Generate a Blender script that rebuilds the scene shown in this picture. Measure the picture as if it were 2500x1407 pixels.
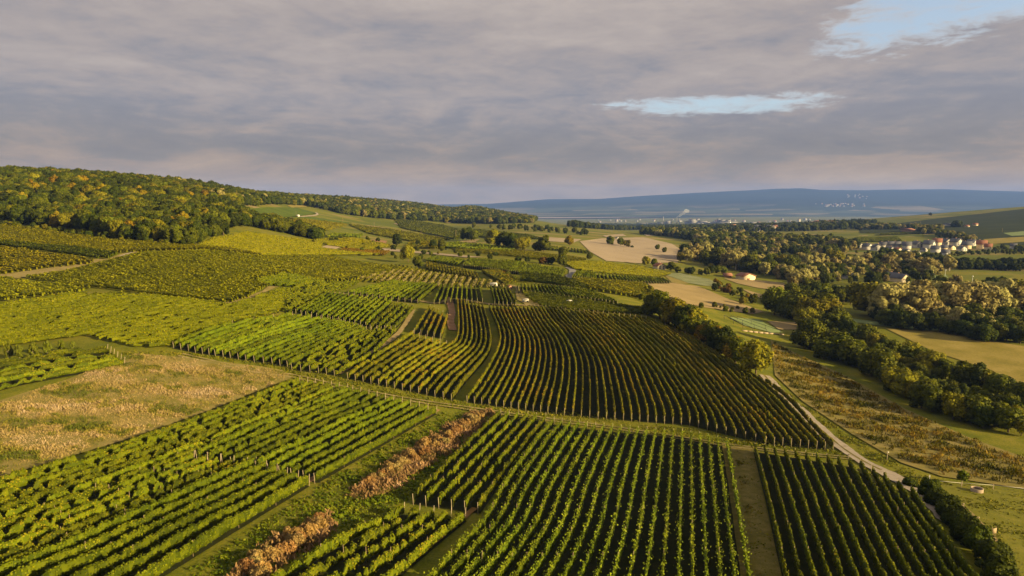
import bpy, math, random
import numpy as np
from mathutils import Vector, Matrix
from mathutils.geometry import delaunay_2d_cdt

for o in list(bpy.data.objects): bpy.data.objects.remove(o)
sc = bpy.context.scene
col = sc.collection
R = math.radians

# ------------------------------------------------------------------ camera
CAM_Z = 60.0
cam_d = bpy.data.cameras.new('camera'); cam = bpy.data.objects.new('camera', cam_d); col.objects.link(cam)
cam.location = (0, 0, CAM_Z); cam.rotation_euler = (R(90 - 6.9), 0, 0)
cam_d.sensor_width = 36; cam_d.lens = 24.0; cam_d.clip_start = 0.5; cam_d.clip_end = 60000
sc.camera = cam

# ------------------------------------------------------------------ node helper
class NT:
    def __init__(s, tree): s.t = tree; s.t.nodes.clear()
    def n(s, typ, ins=None, **props):
        nd = s.t.nodes.new(typ)
        for k, v in props.items(): setattr(nd, k, v)
        for k, v in (ins or {}).items(): s.put(nd.inputs[k], v)
        return nd
    def put(s, sock, v):
        if isinstance(v, bpy.types.NodeSocket): s.t.links.new(v, sock)
        else: sock.default_value = v
    def m(s, op, a, b=0.0, c=None, clamp=False):
        nd = s.n('ShaderNodeMath', operation=op, use_clamp=clamp); s.put(nd.inputs[0], a); s.put(nd.inputs[1], b)
        if c is not None: s.put(nd.inputs[2], c)
        return nd.outputs[0]
    def ramp(s, fac, stops, interp='LINEAR'):
        nd = s.n('ShaderNodeValToRGB'); cr = nd.color_ramp; cr.interpolation = interp
        while len(cr.elements) < len(stops): cr.elements.new(0.5)
        for e, (p, c) in zip(cr.elements, stops): e.position = p; e.color = (c[0], c[1], c[2], 1) if len(c) == 3 else c
        s.put(nd.inputs[0], fac); return nd.outputs[0]
    def mix(s, fac, a, b, blend='MIX'):
        nd = s.n('ShaderNodeMix', data_type='RGBA', blend_type=blend)
        s.put(nd.inputs[0], fac); s.put(nd.inputs[6], a if not isinstance(a, tuple) else (*a, 1)[:4]); s.put(nd.inputs[7], b if not isinstance(b, tuple) else (*b, 1)[:4])
        return nd.outputs[2]
    def noise(s, vec, scale, detail=4, rough=.55, dist=0., out=0):
        nd = s.n('ShaderNodeTexNoise', {'Scale': scale, 'Detail': detail, 'Roughness': rough, 'Distortion': dist})
        if vec is not None: s.put(nd.inputs['Vector'], vec)
        return nd.outputs[out]
    def smooth(s, v, a, b):
        nd = s.n('ShaderNodeMapRange', interpolation_type='SMOOTHSTEP'); s.put(nd.inputs[0], v)
        nd.inputs[1].default_value = a; nd.inputs[2].default_value = b
        return nd.outputs[0]

# ------------------------------------------------------------------ sky: broken stratocumulus over a blue sky
SUN_EL, SUN_AZ = 16.0, 116.0        # azimuth clockwise from +Y
world = bpy.data.worlds.new('World'); sc.world = world; world.use_nodes = True
w = NT(world.node_tree)
dirv = w.n('ShaderNodeTexCoord').outputs['Generated']
sep = w.n('ShaderNodeSeparateXYZ', {0: dirv})
X, Y, Z = sep.outputs
sky = w.n('ShaderNodeTexSky', sky_type='NISHITA', sun_disc=False, sun_elevation=R(SUN_EL), sun_rotation=R(SUN_AZ), altitude=200, air_density=1.0, dust_density=1.5, ozone_density=1.5)
zc = w.m('ADD', w.m('MAXIMUM', Z, 0.0), 0.075)
pl = w.n('ShaderNodeCombineXYZ', {0: w.m('DIVIDE', X, zc), 1: w.m('DIVIDE', Y, zc), 2: 0.0}).outputs[0]
big = w.noise(pl, .14, 5, .55, .5)
mid = w.noise(pl, .9, 8, .66, .5)
fine = w.noise(pl, 3.6, 7, .68, .4)
az = w.m('ARCTAN2', X, Y); el = w.m('ARCSINE', Z)
# layered decks: darker slate bands at 3-6 degrees, paler mauve above, pale strip just over the hills
band = w.n('ShaderNodeCombineXYZ', {0: w.m('MULTIPLY', az, 6.5), 1: w.m('MULTIPLY', el, 24.0), 2: 3.0}).outputs[0]
strk = w.noise(band, .75, 8, .60, .7)
puff = w.noise(band, 3.2, 7, .64, .5)
lum = w.m('ADD', w.m('MULTIPLY', big, .30), w.m('ADD', w.m('MULTIPLY', mid, .45), w.m('MULTIPLY', fine, .25)))
low = w.m('SUBTRACT', 1.0, w.smooth(el, R(4), R(12)))
stk2 = w.m('ADD', w.m('MULTIPLY', strk, .72), w.m('MULTIPLY', puff, .28))
lowk = w.m('ADD', .35, w.m('MULTIPLY', low, .45))
tone = w.m('ADD', w.m('MULTIPLY', lum, w.m('SUBTRACT', 1.0, lowk)), w.m('MULTIPLY', stk2, lowk))
hz = w.n('ShaderNodeValToRGB'); cr = hz.color_ramp
for p, v in ((0.0, .58), (.09, .64), (.145, .56), (.20, .42), (.32, .42), (.46, .51), (.7, .55), (1., .55)):
    e = cr.elements.new(p); e.color = (v, v, v, 1)
cr.elements.remove(cr.elements[0]); cr.elements.remove(cr.elements[-1])
w.put(hz.inputs[0], w.m('DIVIDE', el, R(20), clamp=True))
tone = w.m('ADD', w.m('MULTIPLY', w.m('SUBTRACT', tone, .5), 1.9), hz.outputs[0])
cloud = w.ramp(tone, [(.15, (.205, .22, .28)), (.38, (.262, .27, .315)), (.55, (.375, .345, .35)), (.72, (.46, .42, .405)), (.9, (.60, .56, .54))])
cloud = w.mix(1.0, cloud, (1.13, 1.07, 1.0), 'MULTIPLY')
cloud = w.mix(w.m('SUBTRACT', 1.0, w.smooth(el, R(.5), R(9))), cloud, w.mix(1.0, cloud, (1.02, .77, .41), 'MULTIPLY'))
# gaps in the deck
def gap(a0, e0, sa, se, tilt=0.0):
    da = w.m('SUBTRACT', az, R(a0)); de = w.m('SUBTRACT', w.m('SUBTRACT', el, R(e0)), w.m('MULTIPLY', da, tilt))
    q = w.m('ADD', w.m('POWER', w.m('ABSOLUTE', w.m('DIVIDE', da, R(sa))), 2.0), w.m('POWER', w.m('ABSOLUTE', w.m('DIVIDE', de, R(se))), 2.0))
    return w.m('SUBTRACT', 1.0, q)
g = gap(16.3, 7.8, 10.8, .95, .0)
for a in ((31.5, 13.1, 10.5, 2.7, .10), (70, 12, 14, 3, 0), (-70, 16, 16, 4, .1), (120, 20, 18, 5, 0), (-130, 14, 20, 4, 0), (160, 30, 16, 7, 0), (20, 40, 18, 7, 0), (-50, 36, 15, 6, 0)):
    g = w.m('MAXIMUM', g, w.m('SUBTRACT', gap(*a), 0.0))
cn = w.noise(band, 2.4, 8, .66, .6)
gm = w.smooth(w.m('ADD', g, w.m('MULTIPLY', w.m('SUBTRACT', w.m('ADD', w.m('MULTIPLY', fine, .5), w.m('MULTIPLY', cn, .7)), .6), 3.4)), .25, 1.15)
edge = w.m('MULTIPLY', w.m('MULTIPLY', gm, w.m('SUBTRACT', 1.0, gm)), 1.1, clamp=True)
cloud = w.mix(edge, cloud, (.70, .68, .66))
cloud = w.mix(w.m('MULTIPLY', gm, .8), cloud, (.68, .70, .72))
b1 = w.n('ShaderNodeBackground', {'Color': sky.outputs[0], 'Strength': .065})
b2 = w.n('ShaderNodeBackground', {'Color': cloud, 'Strength': .295})
ms = w.n('ShaderNodeMixShader', {0: w.m('MULTIPLY', gm, .66), 1: b2.outputs[0], 2: b1.outputs[0]})
w.n('ShaderNodeOutputWorld', {0: ms.outputs[0]})
world.cycles.sampling_method = 'MANUAL'; world.cycles.sample_map_resolution = 512

# ------------------------------------------------------------------ sun, exposure
sun_d = bpy.data.lights.new('sun', 'SUN'); sun = bpy.data.objects.new('sun', sun_d); col.objects.link(sun)
sun_d.energy = 4.6; sun_d.angle = R(.5); sun_d.color = (1.0, .77, .37)
sd = Vector((math.sin(R(SUN_AZ)) * math.cos(R(SUN_EL)), math.cos(R(SUN_AZ)) * math.cos(R(SUN_EL)), math.sin(R(SUN_EL))))
sun.rotation_euler = (-sd).to_track_quat('-Z', 'Y').to_euler(); sun.location = (200, -50, 300)
vs = sc.view_settings; vs.view_transform = 'Standard'; vs.look = 'None'; vs.exposure = 1.75; vs.gamma = 1.0; vs.use_curve_mapping = False
cy = sc.cycles; cy.use_denoising = True; cy.max_bounces = 4; cy.diffuse_bounces = 2; cy.glossy_bounces = 1; cy.transmission_bounces = 2
cy.transparent_max_bounces = 4; cy.volume_bounces = 0; cy.caustics_reflective = False; cy.caustics_refractive = False; cy.sample_clamp_indirect = 4

# ------------------------------------------------------------------ layout of the place, metres (x right, y ahead of the viewpoint)
ROWS = [
 ('A1', 7, [(0, [(-74.03, 90.17), (-73.91, 90.83), (-73.8, 91.49), (-73.16, 93.53), (-72.91, 94.24), (-72.62, 95.08), (-72.27, 96.04), (-71.88, 97.1), (-71.44, 98.27), (-70.98, 99.52), (-70.48, 100.85), (-69.97, 102.24), (-69.43, 103.68), (-68.88, 105.15), (-68.33, 106.64), (-67.79, 108.12), (-67.27, 109.57), (-66.77, 110.97), (-66.31, 112.3), (-65.68, 114.17), (-65.09, 115.97), (-64.54, 117.71), (-64.01, 119.41), (-63.49, 121.12), (-62.97, 122.84), (-62.44, 124.62), (-61.88, 126.5), (-61.27, 128.49), (-60.59, 130.66), (-59.97, 132.59), (-59.32, 134.61), (-58.64, 136.72), (-57.92, 138.92), (-57.16, 141.18), (-56.37, 143.51), (-55.52, 145.89), (-54.63, 148.31), (-53.69, 150.75), (-52.7, 153.19), (-51.65, 155.61), (-50.55, 157.96)]), (1, [(-62.9, 77.19), (-62.78, 77.5), (-62.36, 79.07), (-62.21, 79.73), (-62.03, 80.54), (-61.82, 81.48), (-61.59, 82.54), (-61.33, 83.72), (-61.07, 84.99), (-60.78, 86.34), (-60.49, 87.76), (-60.18, 89.22), (-59.87, 90.71), (-59.55, 92.18), (-59.24, 93.62), (-58.92, 95.02), (-58.6, 96.38), (-58.26, 97.73), (-57.91, 99.08), (-57.55, 100.47), (-57.17, 101.9), (-56.76, 103.4), (-56.33, 105.0), (-55.87, 106.73), (-55.37, 108.62), (-54.82, 110.69), (-54.2, 112.99), (-53.77, 114.57), (-53.31, 116.25), (-52.82, 118.03), (-52.28, 119.91), (-51.7, 121.87), (-51.09, 123.92), (-50.43, 126.05), (-49.72, 128.26), (-48.96, 130.54), (-48.16, 132.88), (-47.3, 135.27), (-46.39, 137.71), (-45.43, 140.19), (-44.42, 142.68), (-43.35, 145.18), (-42.24, 147.68), (-41.08, 150.17), (-39.87, 152.64), (-38.64, 155.1)])], {'pal': 'olive', 'gap': 0.1, 'h': 1.9, 'w': 0.42}, '{o} shaggy vine row counted from the dry weed field, running to the cross track', 'shaggy vine rows below the dry weed field'),
 ('A1b', 5, [(0, [(-61.14, 75.52), (-61.12, 75.58), (-60.78, 76.95), (-60.63, 77.54), (-60.46, 78.27), (-60.25, 79.13), (-60.03, 80.09), (-59.78, 81.17), (-59.52, 82.34), (-59.25, 83.59), (-58.97, 84.9), (-58.68, 86.27), (-58.39, 87.66), (-58.1, 89.06), (-57.82, 90.44), (-57.55, 91.78), (-57.25, 93.32), (-56.94, 94.89), (-56.63, 96.48), (-56.31, 98.09), (-55.98, 99.73), (-55.64, 101.41), (-55.28, 103.12), (-54.9, 104.86), (-54.5, 106.65), (-54.08, 108.49), (-53.62, 110.37)]), (1, [(-55.58, 68.25), (-55.6, 68.17), (-55.12, 69.38), (-54.95, 69.82), (-54.75, 70.35), (-54.53, 70.95), (-54.28, 71.64), (-54.01, 72.4), (-53.72, 73.23), (-53.41, 74.12), (-53.09, 75.09), (-52.76, 76.11), (-52.42, 77.18), (-52.08, 78.3), (-51.74, 79.46), (-51.4, 80.65), (-51.07, 81.86), (-50.75, 83.09), (-50.44, 84.3), (-50.14, 85.54), (-49.84, 86.82), (-49.53, 88.15), (-49.22, 89.54), (-48.9, 90.97), (-48.58, 92.45), (-48.25, 93.97), (-47.9, 95.55), (-47.54, 97.17), (-47.17, 98.83), (-46.77, 100.53), (-46.35, 102.27), (-45.9, 104.04), (-45.43, 105.85), (-44.93, 107.68), (-44.4, 109.54)])], {'pal': 'olive', 'gap': 0.14, 'h': 1.85, 'w': 0.42}, '{o} short gappy vine row above the dense bottom-left vine block', 'gappy vine rows above the dense bottom-left block'),
 ('A2', 11, [(0, [(-53.31, 111.96), (-52.89, 113.9), (-52.45, 115.88), (-51.98, 117.92), (-51.49, 119.99), (-50.96, 122.1), (-50.4, 124.24), (-49.8, 126.4), (-49.15, 128.57), (-48.44, 130.75), (-47.69, 132.92), (-46.88, 135.07), (-46.01, 137.22), (-45.08, 139.35), (-44.1, 141.48), (-43.07, 143.6), (-41.99, 145.72), (-40.86, 147.85), (-39.69, 149.99), (-38.48, 152.16), (-37.23, 154.36)]), (1, [(-31.72, 106.16), (-31.11, 108.27), (-30.48, 110.36), (-29.82, 112.49), (-29.12, 114.69), (-28.36, 117.01), (-27.53, 119.5), (-26.6, 122.21), (-25.79, 124.51), (-24.91, 126.97), (-23.95, 129.56), (-22.93, 132.29), (-21.83, 135.11), (-20.68, 138.03), (-19.46, 141.01), (-18.2, 144.03), (-16.89, 147.08)])], {'pal': 'green', 'gap': 0.02, 'h': 2.0, 'w': 0.34}, '{o} trimmed green vine row, counted from the weed field side, beside the junction of tracks', 'trimmed rows beside the grass strip'),
 ('A3', 6, [(0, [(-55.01, 65.86), (-54.85, 66.24), (-54.68, 66.63), (-54.14, 68.05), (-53.96, 68.52), (-53.77, 69.07), (-53.55, 69.69), (-53.31, 70.38), (-53.05, 71.13), (-52.78, 71.96), (-52.5, 72.85), (-52.21, 73.79), (-51.9, 74.8), (-51.59, 75.86), (-51.28, 76.97), (-50.96, 78.12), (-50.64, 79.31), (-50.32, 80.53), (-50.01, 81.77), (-49.71, 83.01), (-49.42, 84.22), (-49.13, 85.47), (-48.83, 86.78), (-48.53, 88.13), (-48.21, 89.55), (-47.89, 91.01), (-47.56, 92.53), (-47.21, 94.1), (-46.84, 95.73), (-46.46, 97.39), (-46.06, 99.11), (-45.64, 100.86), (-45.19, 102.66), (-44.72, 104.48), (-44.21, 106.33), (-43.68, 108.21), (-43.12, 110.11)]), (1, [(-39.67, 67.62), (-39.66, 68.04), (-39.35, 69.61), (-39.2, 70.31), (-39.01, 71.16), (-38.78, 72.17), (-38.54, 73.32), (-38.27, 74.59), (-37.99, 75.98), (-37.69, 77.46), (-37.39, 79.03), (-37.09, 80.64), (-36.8, 82.27), (-36.51, 83.88), (-36.23, 85.48), (-35.93, 87.14), (-35.63, 88.85), (-35.32, 90.62), (-34.99, 92.44), (-34.64, 94.31), (-34.27, 96.25), (-33.88, 98.23), (-33.47, 100.26), (-33.01, 102.32), (-32.52, 104.41)])], {'pal': 'green', 'gap': 0.0, 'h': 2.1, 'w': 0.4}, '{o} dense bright hedge-like vine row, counted from above, in the bottom-left block', 'dense rows of the bottom-left block'),
 ('A0', 6, [(0, [(-121.41, 156.18), (-120.07, 157.0), (-118.68, 157.84), (-117.27, 158.68), (-115.88, 159.5), (-114.53, 160.3), (-113.25, 161.07), (-111.53, 162.19), (-109.95, 163.29), (-108.44, 164.3), (-106.95, 165.16), (-105.0, 165.98), (-103.14, 166.57), (-101.28, 167.19)]), (1, [(-107.27, 137.32), (-106.72, 138.7), (-106.2, 140.04), (-105.54, 141.46), (-104.55, 143.06), (-103.76, 144.09), (-102.8, 145.22), (-101.73, 146.42), (-100.58, 147.66), (-99.43, 148.89), (-98.33, 150.1), (-97.34, 151.23), (-96.13, 152.69), (-95.05, 154.06), (-94.04, 155.4), (-93.04, 156.75), (-91.98, 158.18)])], {'pal': 'olive', 'gap': 0.22, 'h': 1.6, 'w': 0.9}, '{o} bushy vine row, counted from above, in the small plot left of the weeds', 'rows of the small plot at the left edge'),
 ('B0', 6, [(0, [(-2.67, 148.94), (-3.93, 144.86), (-5.09, 140.99), (-6.18, 137.21), (-7.24, 133.41), (-8.3, 129.49), (-9.35, 125.35), (-10.15, 122.07), (-10.95, 118.7), (-11.72, 115.29), (-12.45, 111.9), (-13.15, 108.57), (-13.81, 105.35), (-14.41, 102.27), (-14.96, 99.36)]), (1, [(7.47, 149.14), (5.98, 143.95), (4.62, 139.0), (3.32, 134.11), (2.05, 129.09), (0.77, 123.78), (-0.15, 119.78), (-1.07, 115.67), (-1.95, 111.58), (-2.79, 107.57), (-3.58, 103.73), (-4.32, 100.12), (-4.99, 96.79)])], {'pal': 'olive', 'gap': 0.06, 'h': 1.9, 'w': 0.36}, '{o} olive vine row to the right of the rusty dry hedge, above the white posts', 'rows beside the rusty dry hedge'),
 ('B0b', 5, [(0, [(-15.77, 94.64), (-16.59, 92.89), (-17.4, 91.15), (-18.19, 89.43), (-18.96, 87.76), (-19.69, 86.15), (-20.38, 84.62), (-21.03, 83.18), (-21.63, 81.84), (-22.17, 80.6), (-22.65, 79.48), (-23.36, 77.8), (-23.97, 76.3), (-24.51, 74.98), (-24.96, 73.83), (-25.35, 72.85), (-25.67, 72.04), (-26.12, 70.7), (-26.29, 69.9)]), (1, [(-6.77, 93.56), (-7.58, 91.34), (-8.34, 89.23), (-9.08, 87.2), (-9.8, 85.18), (-10.52, 83.14), (-11.16, 81.3), (-11.83, 79.36), (-12.48, 77.47), (-13.08, 75.74), (-13.59, 74.29), (-13.98, 73.19), (-14.51, 71.77), (-14.75, 71.17)])], {'pal': 'olive', 'gap': 0.2, 'h': 1.8, 'w': 0.6}, '{o} ragged vine row, counted from the rusty shrubs, below the white posts', 'ragged rows at the bottom edge'),
 ('B1', 21, [(0, [(9.3, 147.43), (7.92, 142.84), (6.61, 138.34), (5.37, 133.94), (4.21, 129.63), (3.12, 125.41), (2.11, 121.33), (1.17, 117.4), (0.3, 113.58), (-0.51, 109.85), (-1.26, 106.16), (-1.89, 102.6), (-2.4, 99.19), (-2.9, 95.87), (-3.48, 92.6), (-4.23, 89.32), (-4.82, 87.16), (-5.51, 84.88), (-6.25, 82.6), (-6.98, 80.41), (-7.67, 78.39), (-8.29, 76.6), (-8.82, 75.1), (-9.23, 73.93), (-10.0, 71.79), (-10.4, 70.83)]), (0.75, [(36.53, 141.6), (34.93, 135.34), (33.35, 129.17), (31.82, 123.17), (30.35, 117.44), (28.96, 112.02), (27.67, 106.96), (26.47, 102.28), (25.36, 97.98), (24.31, 93.87), (23.29, 89.93), (22.35, 86.29), (21.51, 83.03), (20.77, 80.19), (20.15, 77.79), (19.65, 75.84), (19.26, 74.34), (18.62, 71.86), (18.41, 71.04)]), (1, [(43.99, 135.14), (42.36, 129.02), (40.78, 123.16), (39.25, 117.55), (37.78, 112.19), (36.37, 107.08), (35.01, 102.21), (33.73, 97.6), (32.61, 93.61), (31.5, 89.66), (30.47, 85.94), (29.54, 82.58), (28.73, 79.66), (28.07, 77.21), (27.54, 75.25), (27.14, 73.76), (26.51, 71.36), (26.3, 70.55)])], {'pal': 'young', 'gap': 0.04, 'h': 1.8, 'w': 0.2, 'shoots': 1}, '{o} young light-green vine row from the left in the bottom-centre field', 'young vine rows of the bottom-centre field'),
 ('C', 15, [(0, [(48.47, 131.47), (46.93, 125.98), (45.46, 120.8), (44.04, 115.86), (42.65, 111.09), (41.29, 106.46), (39.94, 101.95), (38.61, 97.56), (37.42, 93.65), (36.21, 89.7), (35.05, 85.95), (34.01, 82.54), (33.11, 79.55), (32.35, 77.05), (31.76, 75.05), (31.33, 73.57), (30.67, 71.18), (30.46, 70.38)]), (0.733, [(65.26, 122.11), (63.59, 117.39), (61.97, 112.91), (60.38, 108.62), (58.85, 104.5), (57.37, 100.57), (55.95, 96.81), (54.6, 93.24), (53.44, 90.14), (52.3, 87.06), (51.23, 84.14), (50.27, 81.47), (49.44, 79.11), (48.74, 77.09), (48.18, 75.42), (47.76, 74.13), (47.05, 71.81), (46.8, 70.82)]), (1, [(65.16, 106.5), (63.53, 102.4), (61.96, 98.49), (60.49, 94.85), (59.16, 91.52), (57.99, 88.52), (56.98, 85.85), (55.94, 82.95), (55.05, 80.3), (54.31, 78.0), (53.73, 76.09), (53.28, 74.59), (52.67, 72.53), (52.31, 71.25)])], {'pal': 'dark', 'gap': 0.02, 'h': 2.0, 'w': 0.32}, '{o} thin dark vine row from the left in the bottom-right field by the hedge', 'dark vine rows of the bottom-right field'),
 ('D1', 45, [(0, [(-8.4, 247.35), (-8.05, 244.97), (-7.44, 240.51), (-6.03, 230.36), (-4.69, 220.16), (-3.91, 212.55), (-3.52, 206.16), (-3.57, 201.11), (-3.95, 196.18), (-4.56, 190.51), (-5.41, 184.25), (-6.6, 176.75), (-7.81, 169.61), (-8.93, 163.77), (-9.81, 159.35), (-10.23, 157.33), (-10.49, 156.14)]), (0.25, [(6.89, 247.17), (7.4, 242.69), (7.94, 237.83), (8.57, 231.48), (9.3, 225.03), (10.27, 219.03), (11.2, 213.8), (11.86, 210.35), (12.35, 206.62), (12.7, 200.65), (12.85, 194.68), (12.75, 190.34), (12.41, 185.81), (11.82, 179.72), (11.08, 173.4), (10.15, 167.37), (9.29, 162.01), (8.79, 158.16), (8.41, 154.79)]), (0.4545, [(19.41, 244.31), (21.02, 234.77), (22.6, 226.62), (24.36, 219.8), (25.83, 214.09), (26.47, 209.76), (26.87, 205.71), (27.53, 201.12), (28.1, 196.32), (28.38, 191.3), (28.43, 186.23), (28.16, 181.58), (27.75, 176.41), (27.27, 169.35), (26.75, 162.47), (26.25, 157.54), (25.75, 153.15)]), (0.6364, [(32.82, 242.45), (34.48, 236.64), (36.16, 230.48), (38.0, 222.52), (39.64, 214.52), (40.74, 207.49), (41.59, 200.61), (42.37, 193.55), (42.88, 186.42), (42.94, 179.13), (42.77, 172.02), (42.56, 165.14), (42.1, 158.95), (41.26, 154.23), (40.29, 150.04)]), (0.8182, [(48.65, 242.69), (50.55, 237.26), (52.4, 232.22), (53.95, 227.06), (55.07, 221.63), (55.89, 216.03), (56.51, 210.16), (56.91, 203.99), (57.1, 197.56), (57.14, 190.88), (57.06, 183.88), (56.83, 176.73), (56.47, 169.74), (56.0, 162.76), (55.41, 155.93), (54.75, 149.93), (53.73, 143.07), (52.69, 137.11)]), (0.9091, [(59.75, 230.79), (61.4, 225.46), (62.92, 219.28), (63.86, 213.56), (64.65, 207.09), (65.16, 200.65), (65.37, 194.97), (65.36, 189.33), (65.05, 182.42), (64.67, 177.19), (64.14, 171.37), (63.51, 165.43), (62.84, 159.76), (62.19, 154.72), (61.42, 149.31), (60.66, 144.43), (59.89, 139.84), (59.08, 135.29)]), (1, [(72.26, 190.38), (72.46, 185.61), (72.59, 180.92), (72.29, 175.15), (71.61, 169.63), (70.66, 163.53), (69.63, 157.48), (68.67, 151.99), (67.55, 145.61), (66.46, 139.74), (65.36, 134.12)])], {'pal': 'autumn', 'gap': 0.02, 'h': 1.9, 'w': 0.36}, '{o} vine row from the left in the great curved field above the cross track', 'vine rows of the great curved field'),
 ('D0s', 6, [(0, [(-29.88, 202.69), (-31.59, 195.55), (-33.22, 189.03), (-34.7, 183.2), (-36.07, 177.82), (-37.34, 173.0), (-38.36, 169.2), (-39.3, 165.63), (-39.99, 162.89)]), (1, [(-19.24, 195.79), (-20.38, 192.28), (-21.81, 187.88), (-23.32, 183.43), (-25.03, 178.41), (-26.59, 173.57), (-27.86, 169.08), (-29.0, 164.7), (-30.09, 160.52)])], {'pal': 'autumn', 'gap': 0.03, 'h': 1.9, 'w': 0.4}, '{o} slanting vine row from the left between the dirt path and the curved rows', 'short slanting rows by the dirt path'),
 ('D0l', 8, [(0, [(-20.75, 257.62), (-18.76, 235.65), (-17.38, 219.91), (-16.69, 210.64), (-16.44, 204.39), (-16.56, 200.07), (-17.15, 196.52), (-18.29, 193.15), (-20.04, 188.53), (-21.78, 183.47), (-23.74, 177.7), (-25.37, 172.45), (-26.47, 168.02), (-27.32, 163.93), (-28.13, 159.99)]), (1, [(-11.09, 250.8), (-9.23, 234.17), (-7.8, 221.09), (-6.88, 211.01), (-6.44, 202.96), (-6.5, 196.77), (-7.02, 191.33), (-8.0, 186.03), (-9.29, 180.46), (-10.86, 173.83), (-12.33, 167.28), (-13.33, 161.64), (-14.16, 156.34)])], {'pal': 'autumn', 'gap': 0.01, 'h': 1.9, 'w': 0.38}, '{o} hook-shaped vine row from the left beside the grassy gap in the curved field', 'hook-shaped rows left of the grassy gap'),
 ('G', 5, [(0, [(-29.42, 242.64), (-29.5, 228.49), (-29.63, 216.25), (-29.8, 205.65)]), (1, [(-22.0, 229.31), (-21.74, 215.36), (-21.58, 203.55)])], {'pal': 'autumn', 'gap': 0.03, 'h': 1.9, 'w': 0.45}, '{o} short vine row from the left beside the bare reddish path', 'five short rows beside the bare path'),
 ('E', 16, [(0, [(-86.91, 172.17), (-86.25, 175.67), (-85.56, 179.29), (-84.68, 182.93), (-83.51, 186.51), (-82.16, 190.12), (-80.77, 193.93)]), (0.2, [(-80.33, 170.35), (-79.48, 173.23), (-78.6, 176.23), (-77.68, 179.32), (-76.73, 182.48), (-75.75, 185.69), (-74.76, 188.92), (-73.54, 192.79), (-72.3, 196.71), (-71.06, 200.79), (-69.8, 205.13), (-68.54, 209.87)]), (0.5, [(-72.12, 169.5), (-71.01, 172.15), (-69.88, 174.87), (-68.71, 177.65), (-67.48, 180.51), (-66.17, 183.44), (-64.78, 186.47), (-63.5, 189.14), (-62.15, 191.9), (-60.75, 194.78), (-59.31, 197.81), (-57.85, 201.02), (-56.37, 204.44), (-54.89, 208.1)]), (1, [(-56.09, 167.43), (-55.01, 170.38), (-53.88, 173.44), (-52.72, 176.59), (-51.53, 179.83), (-50.3, 183.15), (-49.06, 186.55), (-47.8, 190.08), (-46.53, 193.82), (-45.24, 197.81), (-43.92, 202.14)])], {'pal': 'green', 'gap': 0.0, 'h': 2.1, 'w': 0.36}, '{o} dense green vine row from the left in the slanting block above the weeds', 'dense rows of the slanting block above the weeds'),
 ('E2', 14, [(0, [(-68.53, 213.92), (-68.16, 219.37), (-67.85, 226.2), (-67.67, 236.85), (-67.69, 250.41)]), (1, [(-44.93, 207.55), (-44.85, 216.86), (-44.8, 227.2), (-44.66, 238.09), (-44.49, 249.93)])], {'pal': 'green', 'gap': 0.01, 'h': 2.1, 'w': 0.34}, '{o} dense green vine row from the left in the upper slanting block', 'dense rows of the upper slanting block'),
 ('E2b', 4, [(0, [(-43.05, 205.12), (-42.67, 214.64), (-42.32, 224.9), (-41.91, 234.52), (-41.46, 244.41)]), (1, [(-36.73, 205.26), (-36.14, 212.96), (-35.62, 221.29), (-35.31, 229.88), (-35.08, 239.09)])], {'pal': 'olive', 'gap': 0.2, 'h': 1.9, 'w': 0.7}, '{o} thinned vine row from the left next to the upper slanting block', 'thinned rows next to the upper slanting block'),
 ('E3', 6, [(0, [(-54.37, 166.18), (-53.32, 169.03), (-52.23, 171.96), (-51.11, 174.99), (-49.94, 178.12), (-48.74, 181.4), (-47.5, 184.88), (-46.25, 188.64), (-44.98, 192.69), (-43.69, 197.06), (-42.37, 201.78)]), (1, [(-43.6, 164.56), (-42.22, 167.57), (-40.74, 170.61), (-39.33, 174.0), (-38.12, 178.14), (-37.26, 183.42), (-36.66, 189.89), (-36.19, 197.41), (-35.68, 205.71)])], {'pal': 'olive', 'gap': 0.22, 'h': 1.8, 'w': 0.5}, '{o} patchy vine row from the left along the straight dirt path', 'patchy rows along the straight dirt path'),
 ('I', 12, [(0, [(-61.93, 256.01), (-59.8, 265.3), (-57.4, 275.4), (-55.5, 282.7), (-53.5, 290.4), (-51.3, 298.4)]), (1, [(-35.12, 252.13), (-34.5, 262.6), (-33.9, 273.5), (-33.3, 283.9), (-32.7, 294.7)])], {'pal': 'green', 'gap': 0.03, 'h': 2.0, 'w': 0.4}, '{o} vine row from the left in the block below the pale striped slope', 'rows below the pale striped slope'),
 ('J', 10, [(0, [(-29.04, 252.37), (-29.6, 270.6), (-30.4, 292.8)]), (1, [(-11.28, 258.82), (-14.1, 290.8)])], {'pal': 'green', 'gap': 0.12, 'h': 2.0, 'w': 0.4}, '{o} vine row from the left behind the bare reddish path', 'rows behind the bare reddish path'),
 ('K', 6, [(0, [(-9.1, 288.8), (-8.2, 278.9), (-7.5, 269.8), (-6.9, 261.3), (-6.45, 253.53)]), (1, [(-1.7, 285.5), (-0.6, 272.9), (0.3, 262.8), (0.9, 256.26), (1.37, 251.0)])], {'pal': 'dark', 'gap': 0.0, 'h': 2.0, 'w': 0.38}, '{o} thin dark vine row from the left below the orange hut', 'thin dark rows below the orange hut'),
 ('L', 26, [(0, [(2.5, 297.3), (2.9, 278.9)]), (0.5, [(20.9, 292.6), (23.2, 266.7)]), (1, [(33.7, 284.5), (36.1, 276.4), (38.5, 269.2), (40.8, 263.0)])], {'pal': 'green', 'gap': 0.01, 'h': 2.0, 'w': 0.4}, '{o} vine row from the left in the band above the smooth olive slope', 'rows of the band above the smooth slope'),
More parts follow.
